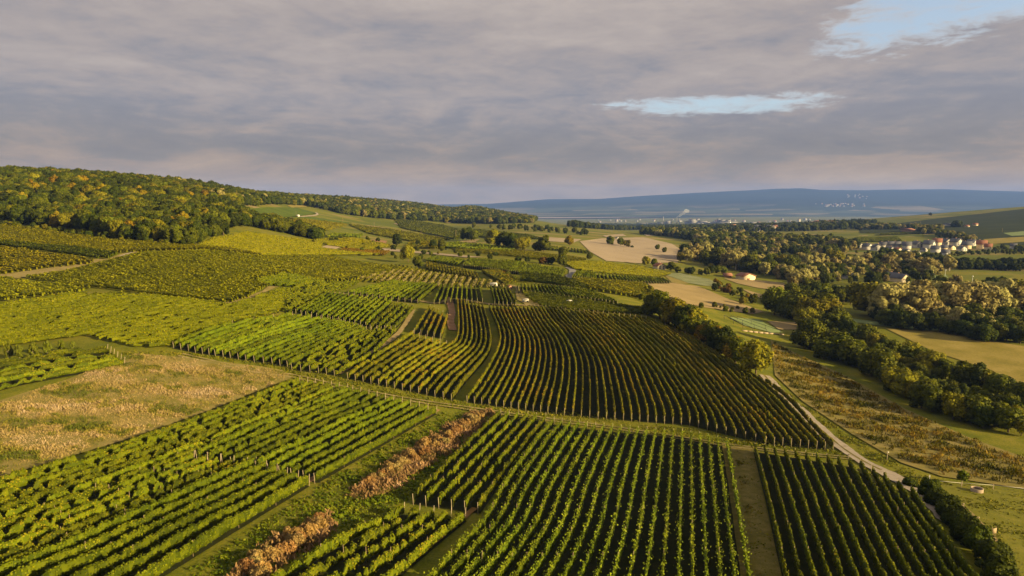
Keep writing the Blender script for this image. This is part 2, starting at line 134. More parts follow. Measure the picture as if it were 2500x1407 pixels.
 ('M', 34, [(0, [(36.6, 375.2), (29.6, 333.6)]), (0.3, [(46.2, 379.7), (41.9, 340.2)]), (0.5, [(60.6, 389.8), (58.4, 358.5)]), (1, [(93.9, 425.2), (94.1, 406.1)])], {'pal': 'green', 'gap': 0.0, 'h': 2.0, 'w': 0.45}, '{o} vine row from the left in the band to the right of the paved bend', 'rows to the right of the paved bend'),
 ('O1', 28, [(0, [(-26.0, 416.5), (-26.6, 371.9)]), (1, [(8.3, 403.9), (2.9, 343.6)])], {'pal': 'green', 'gap': 0.0, 'h': 2.0, 'w': 0.45}, '{o} vine row from the left in the far fan-shaped block below the trees', 'rows of the far fan-shaped block'),
]
FAR_ROWS = [
 ('S1', 30, [(0, [(-98.9, 346.0), (-96.0, 312.6)]), (0.5, [(-52.4, 348.0), (-50.8, 317.9), (-49.6, 293.5)]), (1, [(-2.8, 309.3), (-4.3, 295.0)])], {'pal': 'straw', 'low': 1}, 'pale dry grass strips on the striped slope'),
 ('O2', 18, [(0, [(9.2, 391.2), (3.7, 341.8)]), (1, [(29.9, 381.9), (24.2, 332.2)])], {'pal': 'green'}, 'vine rows in the far block left of the paved bend'),
 ('O3', 12, [(0, [(-8.1, 351.8), (-4.9, 342.7), (-2.0, 333.8), (0.7, 324.9), (3.2, 316.3)]), (1, [(-15.4, 350.7), (-13.3, 340.3), (-10.9, 329.8), (-7.6, 317.0), (-4.6, 306.6), (-3.3, 302.4), (-2.5, 300.0)])], {'pal': 'autumn'}, 'curving autumn vine rows below the far fan-shaped block'),
 ('O4', 18, [(0, [(-49.0, 389.5), (-44.1, 353.8)]), (1, [(-18.5, 341.0), (-15.7, 317.0)])], {'pal': 'autumn'}, 'short vine rows in the strip above the pale striped slope'),
 ('O5', 12, [(0, [(-50.9, 402.7), (-48.0, 432.2)]), (1, [(-30.7, 378.1), (-29.3, 412.9)])], {'pal': 'green'}, 'vine rows in the small far block beside the lone oak'),
 ('O6', 9, [(0, [(4.1, 338.0), (8.2, 335.7), (12.4, 334.0), (16.5, 332.5), (20.3, 330.6), (23.7, 328.0), (28.1, 319.8), (31.3, 309.4), (34.4, 300.1)]), (1, [(3.8, 314.8), (8.1, 311.3), (12.5, 308.3), (16.6, 305.5), (20.1, 302.6), (24.9, 295.7), (28.8, 288.6)])], {'pal': 'dark'}, 'dark lengthwise vine rows beneath the paved bend'),
 ('Q1', 26, [(0, [(-48.7, 625.3), (-54.2, 602.6), (-59.2, 580.5), (-63.7, 559.0)]), (1, [(3.8, 527.9), (-4.0, 478.4)])], {'pal': 'green'}, 'striped far vine plot below the round tree group'),
 ('Q2', 14, [(0, [(31.5, 584.0), (24.0, 533.0)]), (1, [(63.6, 588.7), (64.2, 562.3)])], {'pal': 'green'}, 'striped far vine plot beside the tan field'),
 ('Q3', 18, [(0, [(-109.5, 450.5), (-108.2, 429.2)]), (1, [(-84.2, 467.7), (-82.9, 438.1)])], {'pal': 'rust'}, 'rust-coloured vine plot on the left slope'),
 ('Q4', 16, [(0, [(-151.6, 578.5), (-140.5, 521.4)]), (1, [(-140.5, 642.8), (-131.4, 580.2)])], {'pal': 'green'}, 'small striped vine plot below the hedge on the slope'),
 ('R1', 40, [(0, [(546.0, 1082.7), (487.2, 973.6)]), (1, [(604.9, 1074.6), (556.4, 977.3)])], {'pal': 'dark'}, 'striped vine plot behind the village'),
 ('R2', 36, [(0, [(637.3, 1183.1), (609.6, 1134.0)]), (1, [(704.4, 1183.2), (676.1, 1137.7)])], {'pal': 'dark'}, 'striped vine plot below the long red shed'),
]
VINEYARDS = [
 ('M1', [(-135.4, 470.7), (-134.1, 514.8), (-133.0, 569.5), (-112.8, 553.7), (-92.0, 529.1), (-96.3, 465.0), (-110.3, 462.5), (-122.5, 453.9)], 0.607, {'pal': 'bright', 'w': 1.3, 'h': 1.8, 'sp': 3.2}, 'bright vine plot left of the red soil'),
 ('M2', [(-196.8, 823.3), (-175.0, 848.4), (-149.8, 863.8), (-121.5, 834.6), (-91.8, 779.4), (-63.1, 702.7), (-78.2, 669.0), (-90.3, 627.9), (-118.5, 670.7), (-145.2, 693.1)], -0.812, {'pal': 'bright', 'w': 1.3, 'h': 1.8, 'sp': 3.4}, 'bright vine plot crossed by utility poles'),
 ('M3', [(-203.9, 1178.0), (-176.8, 1184.1), (-150.1, 1196.3), (-121.3, 1194.3), (-72.7, 1013.6), (-34.5, 822.4), (-59.9, 713.8), (-88.9, 810.1), (-120.6, 889.1), (-151.4, 937.8)], -1.152, {'pal': 'olive', 'w': 1.3, 'h': 1.8, 'sp': 3.6}, 'olive vine plot on the far slope'),
 ('M4', [(-55.3, 1027.5), (-26.3, 942.7), (-1.7, 871.8), (19.6, 818.0), (34.7, 725.1), (15.6, 712.2), (-2.8, 713.1), (-21.7, 723.9), (-42.6, 789.6), (-67.0, 860.5)], -1.266, {'pal': 'green', 'w': 1.3, 'h': 1.8, 'sp': 3.6}, 'green vine plot behind the round tree group'),
 ('M5', [(-90.9, 606.7), (-73.7, 647.1), (-46.8, 557.1), (-60.3, 529.0), (-81.9, 525.0)], -0.923, {'pal': 'yellow', 'w': 1.3, 'h': 1.8, 'sp': 3.0}, 'yellow vine plot left of the straw wedge'),
 ('M6', [(-192.8, 529.1), (-202.3, 605.0), (-223.7, 734.8), (-213.9, 787.1), (-196.8, 823.3), (-166.8, 619.8), (-172.0, 575.2), (-175.6, 534.0)], 1.498, {'pal': 'bright', 'w': 1.3, 'h': 1.8, 'sp': 3.2}, 'green vine plot under the tiny white hut'),
 ('P1', [(-170.56, 218.15), (-166.73, 220.14), (-162.5, 223.13), (-158.04, 226.03), (-153.4, 228.9), (-148.62, 231.8), (-142.35, 230.73), (-136.12, 229.62), (-129.94, 228.52), (-123.85, 227.5), (-115.9, 223.36), (-108.51, 219.94), (-101.8, 217.62), (-95.6, 216.17), (-89.56, 214.17), (-87.86, 223.23), (-86.24, 233.72), (-81.04, 250.7), (-75.29, 225.98), (-72.56, 213.54), (-75.99, 206.88), (-79.36, 200.96), (-82.11, 194.77), (-84.79, 189.13), (-87.37, 183.92), (-87.46, 170.92), (-91.66, 170.79), (-95.96, 170.86), (-101.91, 173.43), (-108.31, 176.5), (-115.25, 180.18), (-118.44, 178.3), (-121.58, 176.47), (-124.65, 174.66), (-127.51, 172.7), (-130.25, 170.69), (-132.85, 168.62), (-149.72, 190.76)], 0.497, {'pal': 'mellow', 'gap': 0.15, 'w': 0.72, 'h': 1.7, 'sp': 2.1}, 'yellow-green bushy vineyard above the dry weed field'),
 ('P1b', [(-86.24, 233.72), (-83.67, 242.82), (-81.24, 253.73), (-75.9, 273.4), (-70.5, 281.5), (-64.6, 289.2), (-64.6, 267.2), (-69.04, 253.74), (-69.07, 232.75), (-69.57, 216.39), (-71.75, 211.1), (-75.29, 225.98)], 1.327, {'pal': 'olive', 'gap': 0.2, 'w': 0.9, 'h': 1.7, 'sp': 2.1}, 'bushy vineyard left of the upper slanting block'),
 ('P2', [(-187.64, 259.7), (-182.4, 264.5), (-177.0, 269.5), (-174.7, 277.1), (-172.4, 285.2), (-170.1, 294.0), (-167.8, 303.8), (-161.9, 307.3), (-156.5, 312.1), (-151.6, 318.6), (-147.4, 327.5), (-140.0, 331.5), (-132.7, 336.4), (-125.3, 341.8), (-98.2, 296.2), (-98.7, 275.5), (-100.03, 259.83), (-89.9, 250.17), (-88.82, 229.36), (-91.22, 218.91), (-96.75, 218.88), (-102.93, 220.36), (-109.62, 222.73), (-116.94, 226.08), (-124.74, 230.04), (-132.86, 234.22), (-141.18, 238.38), (-149.87, 242.02), (-158.66, 245.51), (-168.3, 250.55), (-177.93, 255.24)], -0.436, {'pal': 'bright', 'gap': 0.01, 'w': 0.8, 'h': 1.7, 'sp': 1.7}, 'broad olive vineyard in the middle of the left slope'),
 ('P3', [(-304.3, 388.7), (-295.3, 395.3), (-274.3, 385.6), (-259.4, 377.2), (-244.5, 368.1), (-229.6, 358.5), (-212.1, 347.1), (-195.7, 336.6), (-185.7, 333.2), (-176.4, 330.7), (-167.9, 329.5), (-160.6, 330.6), (-154.5, 334.5), (-148.7, 339.6), (-143.3, 346.1), (-134.2, 346.5), (-124.8, 346.1), (-132.7, 339.9), (-140.5, 334.3), (-148.4, 329.6), (-153.9, 319.9), (-160.6, 313.5), (-168.1, 309.5), (-176.1, 305.6), (-186.4, 309.4), (-197.6, 314.3), (-209.5, 320.1), (-222.2, 326.5), (-235.5, 333.3), (-249.1, 339.9), (-262.3, 345.7), (-275.3, 350.9)], -0.294, {'pal': 'bright', 'gap': 0.0, 'w': 0.95, 'h': 1.9, 'sp': 1.9}, 'bright green vineyard under the wooded hill'),
 ('P3b', [(-272.6, 347.3), (-256.2, 342.0), (-243.3, 335.8), (-230.4, 329.1), (-217.8, 322.6), (-205.9, 316.5), (-194.7, 311.1), (-184.3, 306.5), (-174.6, 302.9), (-173.4, 291.9), (-183.7, 296.3), (-194.8, 301.6), (-206.9, 307.9), (-219.8, 315.0), (-233.7, 322.9), (-248.1, 330.9), (-267.0, 340.1)], -0.459, {'pal': 'dark', 'gap': 0.0, 'w': 0.95, 'h': 2.1, 'sp': 1.9}, 'dark green vineyard strip above the left cart path'),
 ('P4', [(-263.4, 335.3), (-244.4, 326.0), (-228.8, 317.0), (-214.1, 308.5), (-200.6, 301.1), (-188.1, 294.7), (-176.6, 289.4), (-176.8, 283.9), (-182.6, 280.2), (-188.3, 276.8), (-192.4, 273.1), (-196.5, 269.5), (-200.3, 265.8), (-207.2, 262.3)], -0.471, {'pal': 'yellow', 'gap': 0.03, 'w': 0.9, 'h': 1.8, 'sp': 1.9}, 'yellow vineyard with end posts along the left cart path'),
 ('P5', [(-203.55, 257.59), (-194.83, 258.41), (-186.45, 256.47), (-177.28, 252.5), (-168.11, 248.24), (-158.92, 243.63), (-149.8, 238.79), (-150.29, 234.47), (-156.12, 232.53), (-161.84, 230.58), (-166.41, 228.15), (-170.76, 225.61), (-177.41, 223.59)], -0.395, {'pal': 'bright', 'gap': 0.05, 'w': 0.95, 'h': 1.8, 'sp': 1.9}, 'lime green vineyard at the left edge'),
 ('P6', [(-98.47, 255.7), (-97.5, 269.9), (-97.3, 288.4), (-89.4, 287.8), (-74.7, 274.9), (-78.3, 264.6), (-81.78, 255.46), (-90.21, 251.04)], 1.149, {'pal': 'olive', 'gap': 0.05, 'w': 0.9, 'h': 1.6, 'sp': 1.9}, 'yellowish vineyard patch behind the olive vineyard'),
 ('P7', [(-125.3, 341.8), (-121.5, 354.7), (-117.4, 368.8), (-112.9, 383.6), (-107.8, 398.7), (-88.0, 384.8), (-72.9, 372.9), (-58.1, 357.3), (-62.6, 334.9), (-66.0, 312.5), (-68.7, 291.8), (-74.7, 281.4), (-80.2, 271.2), (-97.6, 297.1)], -0.458, {'pal': 'bright', 'gap': 0.02, 'w': 0.9, 'h': 1.8, 'sp': 1.9}, 'green vineyard left of the pale striped slope'),
 ('P7b', [(-100.8, 364.2), (-93.7, 375.3), (-85.1, 382.2), (-71.9, 379.3), (-58.4, 373.1), (-44.2, 349.5), (-34.4, 339.4), (-25.1, 330.0), (-16.3, 321.2), (-7.9, 312.6), (0.0, 304.0), (-12.5, 296.0), (-19.7, 297.2), (-27.0, 298.1), (-34.2, 298.5), (-42.3, 298.2), (-50.2, 297.1), (-57.9, 295.0), (-65.2, 291.8), (-81.3, 325.1)], -1.594, {'pal': 'bright', 'gap': 0.0, 'w': 0.6, 'h': 1.0, 'sp': 2.4}, 'low young vines on the pale striped slope'),
 ('P8', [(-154.8, 336.1), (-161.1, 368.4), (-161.8, 391.7), (-163.0, 419.2), (-153.7, 428.0), (-144.5, 438.6), (-136.8, 452.0), (-128.3, 465.2), (-119.9, 425.1), (-105.8, 429.6), (-94.7, 438.0), (-82.0, 440.5), (-92.1, 429.9), (-100.8, 416.2), (-108.3, 400.6), (-113.6, 385.8), (-118.2, 371.3), (-122.4, 357.5), (-126.4, 344.8), (-135.2, 346.5), (-143.9, 347.5)], 1.091, {'pal': 'bright', 'gap': 0.0, 'w': 1.0, 'h': 1.9, 'sp': 2.2}, 'sunny green vineyard behind the wood'),
 ('P9', [(3.4, 280.3), (13.3, 274.5), (19.5, 269.2), (25.7, 265.0), (31.7, 261.6), (40.18, 259.95), (48.86, 259.92), (54.01, 254.24), (47.03, 249.96), (40.49, 247.1), (34.21, 245.05), (26.82, 245.59), (19.46, 246.81), (12.06, 248.74), (7.85, 259.33)], -0.316, {'pal': 'olive', 'gap': 0.0, 'w': 0.95, 'h': 1.8, 'sp': 1.9}, 'smooth olive vineyard above the great curved field'),
 ('P10', [(28.1, 328.1), (38.9, 339.6), (48.4, 348.7), (58.8, 360.7), (73.8, 379.5), (73.1, 345.2), (61.3, 299.5), (52.1, 292.8), (44.0, 291.2), (34.0, 295.9)], -1.275, {'pal': 'yellow', 'gap': 0.0, 'w': 0.8, 'h': 1.8, 'sp': 2.2}, 'yellow-green vineyard beneath the far trees'),
 ('P11', [(32.1, 426.6), (56.4, 469.0), (74.3, 484.4), (93.1, 498.9), (103.3, 490.1), (112.8, 479.8), (95.3, 439.0), (77.7, 422.3), (61.0, 404.6), (47.9, 397.7), (35.7, 395.6)], 0.494, {'pal': 'bright', 'gap': 0.0, 'w': 1.0, 'h': 1.8, 'sp': 2.2}, 'sunny yellow-green vineyard beyond the paved bend'),
 ('P12', [(1.5, 503.5), (13.9, 487.9), (25.9, 478.7), (40.3, 478.5), (55.6, 486.7), (31.1, 430.7), (20.9, 434.3), (10.6, 441.1), (0.0, 451.6), (-14.0, 465.7), (-29.1, 485.0), (-45.8, 509.0), (-29.9, 506.0), (-14.1, 503.3)], -0.38, {'pal': 'bright', 'gap': 0.0, 'w': 1.0, 'h': 1.8, 'sp': 2.4}, 'bright green strip of vines below the tree group'),
]
PARCELS = [
 ('right_slope', 'darkslope', [(782.7, 1549.4), (840.3, 1597.7), (896.2, 1639.1), (949.5, 1673.1), (1006.2, 1713.4), (1061.1, 1748.2), (1113.1, 1776.1), (1153.4, 1789.7), (1193.4, 1802.1), (1233.4, 1814.0), (1274.0, 1826.0), (1321.0, 1841.4), (1369.7, 1858.4), (1420.8, 1877.5), (1437.3, 1841.6), (1455.6, 1810.1), (1094.5, 1358.0), (840.9, 1041.0), (683.4, 844.1), (666.0, 843.3), (648.5, 842.4), (631.0, 841.6), (632.2, 866.4), (634.2, 893.9), (636.8, 923.8), (654.1, 977.7), (673.8, 1038.6), (697.8, 1110.3), (686.4, 1128.0), (675.0, 1146.9), (663.5, 1166.9), (651.8, 1188.0), (639.8, 1210.2), (627.5, 1233.5)], 'dark green vine slope on the right side of the valley'),
 ('bare_strip', 'olivestrip', [(45.41, 137.35), (49.25, 135.15), (46.84, 126.78), (44.54, 118.87), (42.35, 111.48), (40.31, 104.69), (38.46, 98.56), (36.82, 93.09), (35.37, 88.25), (34.1, 83.97), (32.99, 80.18), (32.02, 76.82), (31.18, 73.86), (29.32, 73.93), (27.47, 74.03), (28.31, 77.06), (29.27, 80.49), (30.36, 84.38), (31.62, 88.78), (33.05, 93.78), (34.68, 99.43), (36.5, 105.78), (38.52, 112.83), (40.71, 120.51), (43.02, 128.72)], 'olive-brown strip between the young rows and the dark rows'),
 ('weed_field', 'dryweed', [(-77.56, 92.34), (-77.2, 94.09), (-76.82, 95.9), (-76.42, 97.77), (-75.81, 99.44), (-75.18, 101.17), (-74.53, 102.95), (-73.85, 104.79), (-73.14, 106.68), (-72.4, 108.64), (-71.62, 110.65), (-70.81, 112.72), (-69.96, 114.85), (-69.07, 117.04), (-68.33, 119.47), (-67.54, 121.96), (-66.7, 124.53), (-65.81, 127.16), (-64.87, 129.87), (-63.87, 132.66), (-62.81, 135.52), (-61.73, 138.92), (-60.56, 142.42), (-59.31, 146.01), (-57.96, 149.69), (-56.5, 153.44), (-54.92, 157.22), (-53.17, 160.93), (-56.72, 165.16), (-62.08, 166.06), (-65.13, 166.09), (-68.17, 166.11), (-71.22, 166.13), (-74.27, 166.18), (-77.34, 166.26), (-80.43, 166.39), (-83.56, 166.58), (-86.86, 166.42), (-90.21, 166.36), (-93.62, 166.43), (-95.41, 160.67), (-96.11, 156.86), (-96.78, 153.21), (-97.41, 149.71), (-97.98, 146.32), (-98.98, 143.49), (-99.91, 140.71), (-100.77, 137.99), (-101.56, 135.32), (-102.28, 132.7), (-102.92, 130.3), (-103.5, 127.95), (-104.03, 125.64), (-98.8, 119.04), (-93.96, 112.94), (-89.45, 107.27), (-85.23, 101.96), (-81.28, 96.99)], 'dry ochre weed field between two vineyards'),
 ('stubble_field', 'stubble', [(77.9, 393.4), (87.8, 405.1), (97.9, 415.9), (106.8, 418.4), (115.3, 419.6), (117.4, 398.1), (119.5, 379.5), (122.7, 367.0), (125.6, 355.2), (128.4, 344.0), (119.3, 333.2), (113.4, 333.7), (107.2, 333.4), (100.7, 332.1), (93.9, 329.6), (86.8, 329.2), (79.3, 327.4), (74.8, 353.3)], 'tan stubble field above the tree row'),
 ('tilled_field', 'tilled', [(75.2, 760.8), (116.7, 885.5), (140.7, 927.0), (168.3, 980.4), (201.3, 1050.2), (202.4, 951.6), (205.5, 878.8), (187.3, 751.8), (144.3, 592.2), (130.0, 578.8), (116.0, 564.4), (101.9, 546.6), (86.4, 531.9), (70.9, 512.8), (68.5, 600.6)], 'broad pinkish tan tilled field in the middle distance'),
 ('cabbage_field', 'greygreen', [(102.0, 476.7), (122.8, 496.8), (130.2, 485.1), (137.2, 473.6), (135.4, 435.1), (121.7, 426.9), (112.0, 431.4), (108.0, 459.2)], 'grey-green crop field left of the barn'),
 ('fallow_strip', 'dryweed', [(104.1, 464.2), (107.3, 456.1), (112.0, 429.5), (104.5, 417.8), (98.5, 418.5)], 'narrow brown fallow strip beside the grey-green crop'),
 ('barn_field', 'stubble', [(151.6, 485.1), (163.2, 488.1), (174.7, 490.8), (181.9, 486.0), (188.8, 481.1), (194.6, 467.0), (200.0, 453.4), (196.8, 428.1), (187.0, 429.5), (176.9, 430.3), (168.6, 435.9), (160.0, 441.2), (152.4, 459.0)], 'tan field in front of the cream barn'),
 ('small_field', 'stubble', [(145.6, 430.3), (151.1, 409.5), (151.6, 384.5), (152.2, 362.6), (145.3, 368.8), (144.5, 385.0), (143.8, 402.8)], 'small tan field among bushes'),
 ('turf_court', 'mint', [(100.8, 313.1), (108.8, 316.8), (116.3, 319.1), (117.2, 305.2), (117.7, 291.8), (111.3, 287.8), (107.3, 292.4), (102.8, 296.5)], 'mint green turf strip by the pipe frames'),
 ('small_stubble', 'stubble', [(119.9, 317.2), (127.9, 319.3), (135.7, 320.6), (127.9, 301.8), (118.3, 298.0)], 'little straw-coloured plot beyond the turf strip'),
 ('golden_meadow', 'gold', [(174.2, 314.6), (179.7, 312.4), (185.0, 310.1), (190.3, 307.8), (195.4, 305.5), (198.1, 300.3), (200.7, 295.2), (203.2, 290.3), (205.7, 285.7), (208.1, 281.2), (210.5, 276.8), (212.7, 272.6), (214.9, 268.5), (197.71, 246.39), (182.72, 227.18), (169.04, 209.68), (156.15, 193.23), (158.81, 201.06), (161.46, 209.22), (164.11, 217.77), (166.76, 226.73), (169.45, 236.18), (169.01, 243.03), (168.49, 250.19), (167.87, 257.68), (167.2, 265.5), (168.8, 276.4), (170.4, 288.1), (172.2, 300.8)], 'golden mown meadow on the valley floor'),
 ('meadow_path', 'mint', [(168.3, 339.8), (173.2, 335.7), (177.8, 331.5), (182.3, 327.2), (186.6, 322.9), (191.3, 320.6), (195.9, 318.2), (200.3, 315.8), (197.2, 311.5), (191.2, 313.1), (185.1, 314.6), (178.8, 316.0), (174.2, 320.5), (169.3, 325.0), (164.2, 329.4)], 'pale mint grass path along the willows'),
 ('scrub_bank', 'dryweed', [(103.0, 267.3), (103.38, 246.92), (104.48, 237.57), (105.47, 228.79), (106.3, 220.45), (106.96, 212.45), (106.5, 204.3), (105.95, 196.53), (105.32, 189.1), (104.64, 182.01), (103.92, 175.28), (103.97, 169.89), (103.98, 164.74), (103.96, 159.84), (103.93, 155.2), (103.88, 150.78), (104.46, 147.7), (105.01, 144.73), (105.53, 141.87), (106.03, 139.1), (106.5, 136.43), (106.95, 133.84), (107.38, 131.35), (100.41, 122.53), (94.08, 114.53), (92.24, 115.18), (90.38, 115.85), (88.5, 116.53), (86.62, 117.23), (84.71, 117.94), (82.79, 118.66), (80.84, 119.4), (78.88, 120.14), (77.85, 122.58), (76.77, 125.08), (75.64, 127.68), (75.76, 132.21), (75.83, 136.97), (75.85, 141.97), (75.8, 147.21), (76.1, 153.56), (76.31, 160.23), (76.42, 167.21), (76.41, 174.5), (77.47, 183.04), (78.49, 192.08), (79.41, 201.51), (88.41, 226.83)], 'brown scrubby bank to the right of the gravel road'),
 ('pasture', 'pasture', [(75.81, 118.24), (77.84, 117.77), (79.85, 117.31), (81.84, 116.85), (83.83, 116.4), (85.89, 116.01), (87.95, 115.63), (90.0, 115.25), (92.05, 114.88), (94.08, 114.53), (88.32, 107.26), (82.97, 100.52), (78.03, 94.29), (73.55, 88.67), (69.59, 83.69), (66.14, 79.34), (63.17, 75.59), (61.15, 75.28), (59.18, 75.02), (57.25, 74.79), (58.39, 77.49), (59.7, 80.51), (61.22, 83.91), (62.97, 87.74), (64.95, 92.01), (67.16, 96.76), (69.6, 101.98), (71.62, 107.12), (73.72, 112.57)], 'lit green pasture in the lower right corner'),
 ('sports_pitch', 'mint', [(317.5, 490.5), (328.3, 492.2), (339.1, 493.9), (350.1, 495.7), (322.8, 459.6), (308.8, 455.7), (295.1, 451.9)], 'pale green sports pitch with white goals'),
 ('lawn', 'mint', [(321.2, 538.1), (336.3, 544.1), (351.7, 550.4), (338.5, 526.8), (323.8, 521.1), (309.6, 515.7)], 'pale lawn behind the hidden houses'),
 ('pale_plot', 'tilled', [(-122.1, 435.0), (-123.7, 460.3), (-117.5, 480.0), (-114.3, 443.0)], 'small pale pinkish plot on the left slope'),
 ('red_soil_plot', 'redsoil', [(-122.4, 534.6), (-122.1, 599.2), (-111.0, 609.1), (-101.9, 548.0), (-110.7, 512.6)], 'reddish bare soil plot on the left slope'),
 ('pale_strip', 'tilled', [(-96.8, 504.0), (-86.0, 502.6), (-74.5, 496.4), (-64.6, 489.1), (-54.7, 479.7), (-45.1, 469.4), (-35.9, 459.5), (-27.1, 450.6), (-18.6, 442.6), (-30.2, 437.2), (-41.2, 449.9), (-53.0, 464.0), (-63.8, 472.0), (-74.5, 477.4), (-89.3, 480.1)], 'long pale strip above the far vine blocks'),
 ('straw_wedge', 'stubble', [(-50.5, 691.3), (-33.5, 716.5), (-35.1, 650.3), (-50.5, 580.2)], 'straw-coloured wedge left of the round tree group'),
 ('tan_plot', 'tilled', [(-180.0, 1039.1), (-161.9, 1083.9), (-130.0, 1045.0), (-152.3, 979.7)], 'tan plot with a dark bush on the far slope'),
 ('tan_patch', 'tilled', [(-165.8, 757.5), (-161.6, 872.0), (-151.5, 779.0)], 'tan patch beside a utility pole'),
 ('tan_patch_b', 'tilled', [(37.6, 785.8), (52.1, 791.0), (67.4, 803.9), (83.2, 817.1), (63.9, 710.3), (50.3, 699.4), (37.4, 693.4)], 'tan patch behind the far trees'),
 ('far_tan_field', 'tilled', [(129.8, 985.2), (186.9, 1156.5), (175.8, 1048.8), (128.6, 933.6)], 'narrow far tan strip'),
 ('far_tan_strip', 'tilled', [(233.9, 1213.3), (308.3, 1439.2), (268.7, 1246.9), (225.1, 1139.2)], 'tiny far tan field at the wood edge'),
 ('vivid_slope', 'vivid', [(-238.1, 600.7), (-255.4, 677.8), (-277.4, 776.1), (-287.5, 854.0), (-297.1, 941.0), (-261.9, 924.4), (-247.9, 810.7), (-224.7, 684.6), (-223.0, 644.5), (-222.8, 612.2)], 'vivid green slope below the ridge wood'),
 ('vivid_field', 'vivid', [(-205.6, 564.5), (-211.2, 610.1), (-221.8, 675.5), (-237.1, 764.0), (-242.9, 830.8), (-232.6, 853.2), (-220.2, 870.9), (-205.8, 883.5), (-190.9, 760.6), (-174.1, 647.0), (-179.7, 613.3), (-184.1, 581.1), (-195.2, 573.2)], 'vivid green field under the white hut'),
 ('golden_patch', 'gold', [(-306.3, 938.3), (-370.5, 1197.2), (-335.8, 1134.6), (-308.4, 1031.2), (-291.6, 909.7)], 'golden grass patch on the ridge'),
 ('golden_clearing', 'stubble', [(-135.6, 1297.0), (-107.8, 1444.8), (-90.8, 1382.3), (-118.1, 1275.8)], 'straw clearing on the far slope'),
 ('dry_slope', 'stubble', [(479.4, 1066.9), (518.2, 1095.2), (440.2, 923.4), (410.8, 913.2)], 'dry grass slope left of the village'),
 ('village_meadow', 'vivid', [(522.3, 947.1), (548.2, 960.1), (573.6, 971.7), (598.5, 981.7), (622.6, 989.7), (611.6, 936.1), (558.8, 887.3), (541.9, 885.8), (524.7, 883.7), (507.2, 880.9), (489.5, 877.4)], 'green field just behind the village'),
 ('light_field', 'gold', [(669.5, 971.7), (690.3, 976.6), (711.2, 981.3), (732.2, 986.0), (753.4, 990.7), (694.9, 913.0), (670.8, 904.9), (646.8, 896.5), (622.9, 887.9)], 'light yellow-green field right of the village'),
 ('mint_field', 'mint', [(769.2, 1071.2), (801.4, 1084.6), (835.2, 1099.4), (769.3, 1011.9), (738.4, 1010.8)], 'pale green field on the right slope'),
 ('headland', 'headland', [(-205.2, 263.7), (-201.9, 266.5), (-198.5, 269.2), (-195.0, 271.9), (-191.6, 275.2), (-188.1, 278.5), (-184.6, 281.8), (-181.0, 285.3), (-177.3, 289.0), (-182.8, 293.8), (-174.6, 293.9), (-174.6, 306.0), (-169.3, 311.5), (-169.0, 305.8), (-171.1, 298.4), (-173.2, 291.6), (-175.4, 285.2), (-177.5, 279.3), (-179.6, 273.6), (-183.0, 269.1), (-186.2, 264.7), (-189.3, 260.4), (-196.2, 260.8), (-203.1, 261.0)], 'pale grassy cart path climbing the left slope'),
 ('grass_corner', 'headland', [(-93.08, 218.82), (-90.42, 229.84), (-89.08, 241.53), (-90.62, 252.12), (-87.5, 254.12), (-87.58, 237.36), (-88.29, 226.95), (-89.14, 217.89)], 'pale grassy corner below the olive vineyard'),
 ('grass_wedge', 'headland', [(1.4, 285.3), (6.8, 281.0), (8.8, 263.4), (12.24, 252.3), (5.4, 254.69), (1.9, 265.8)], 'pale grass wedge beside the smooth olive vineyard'),
]
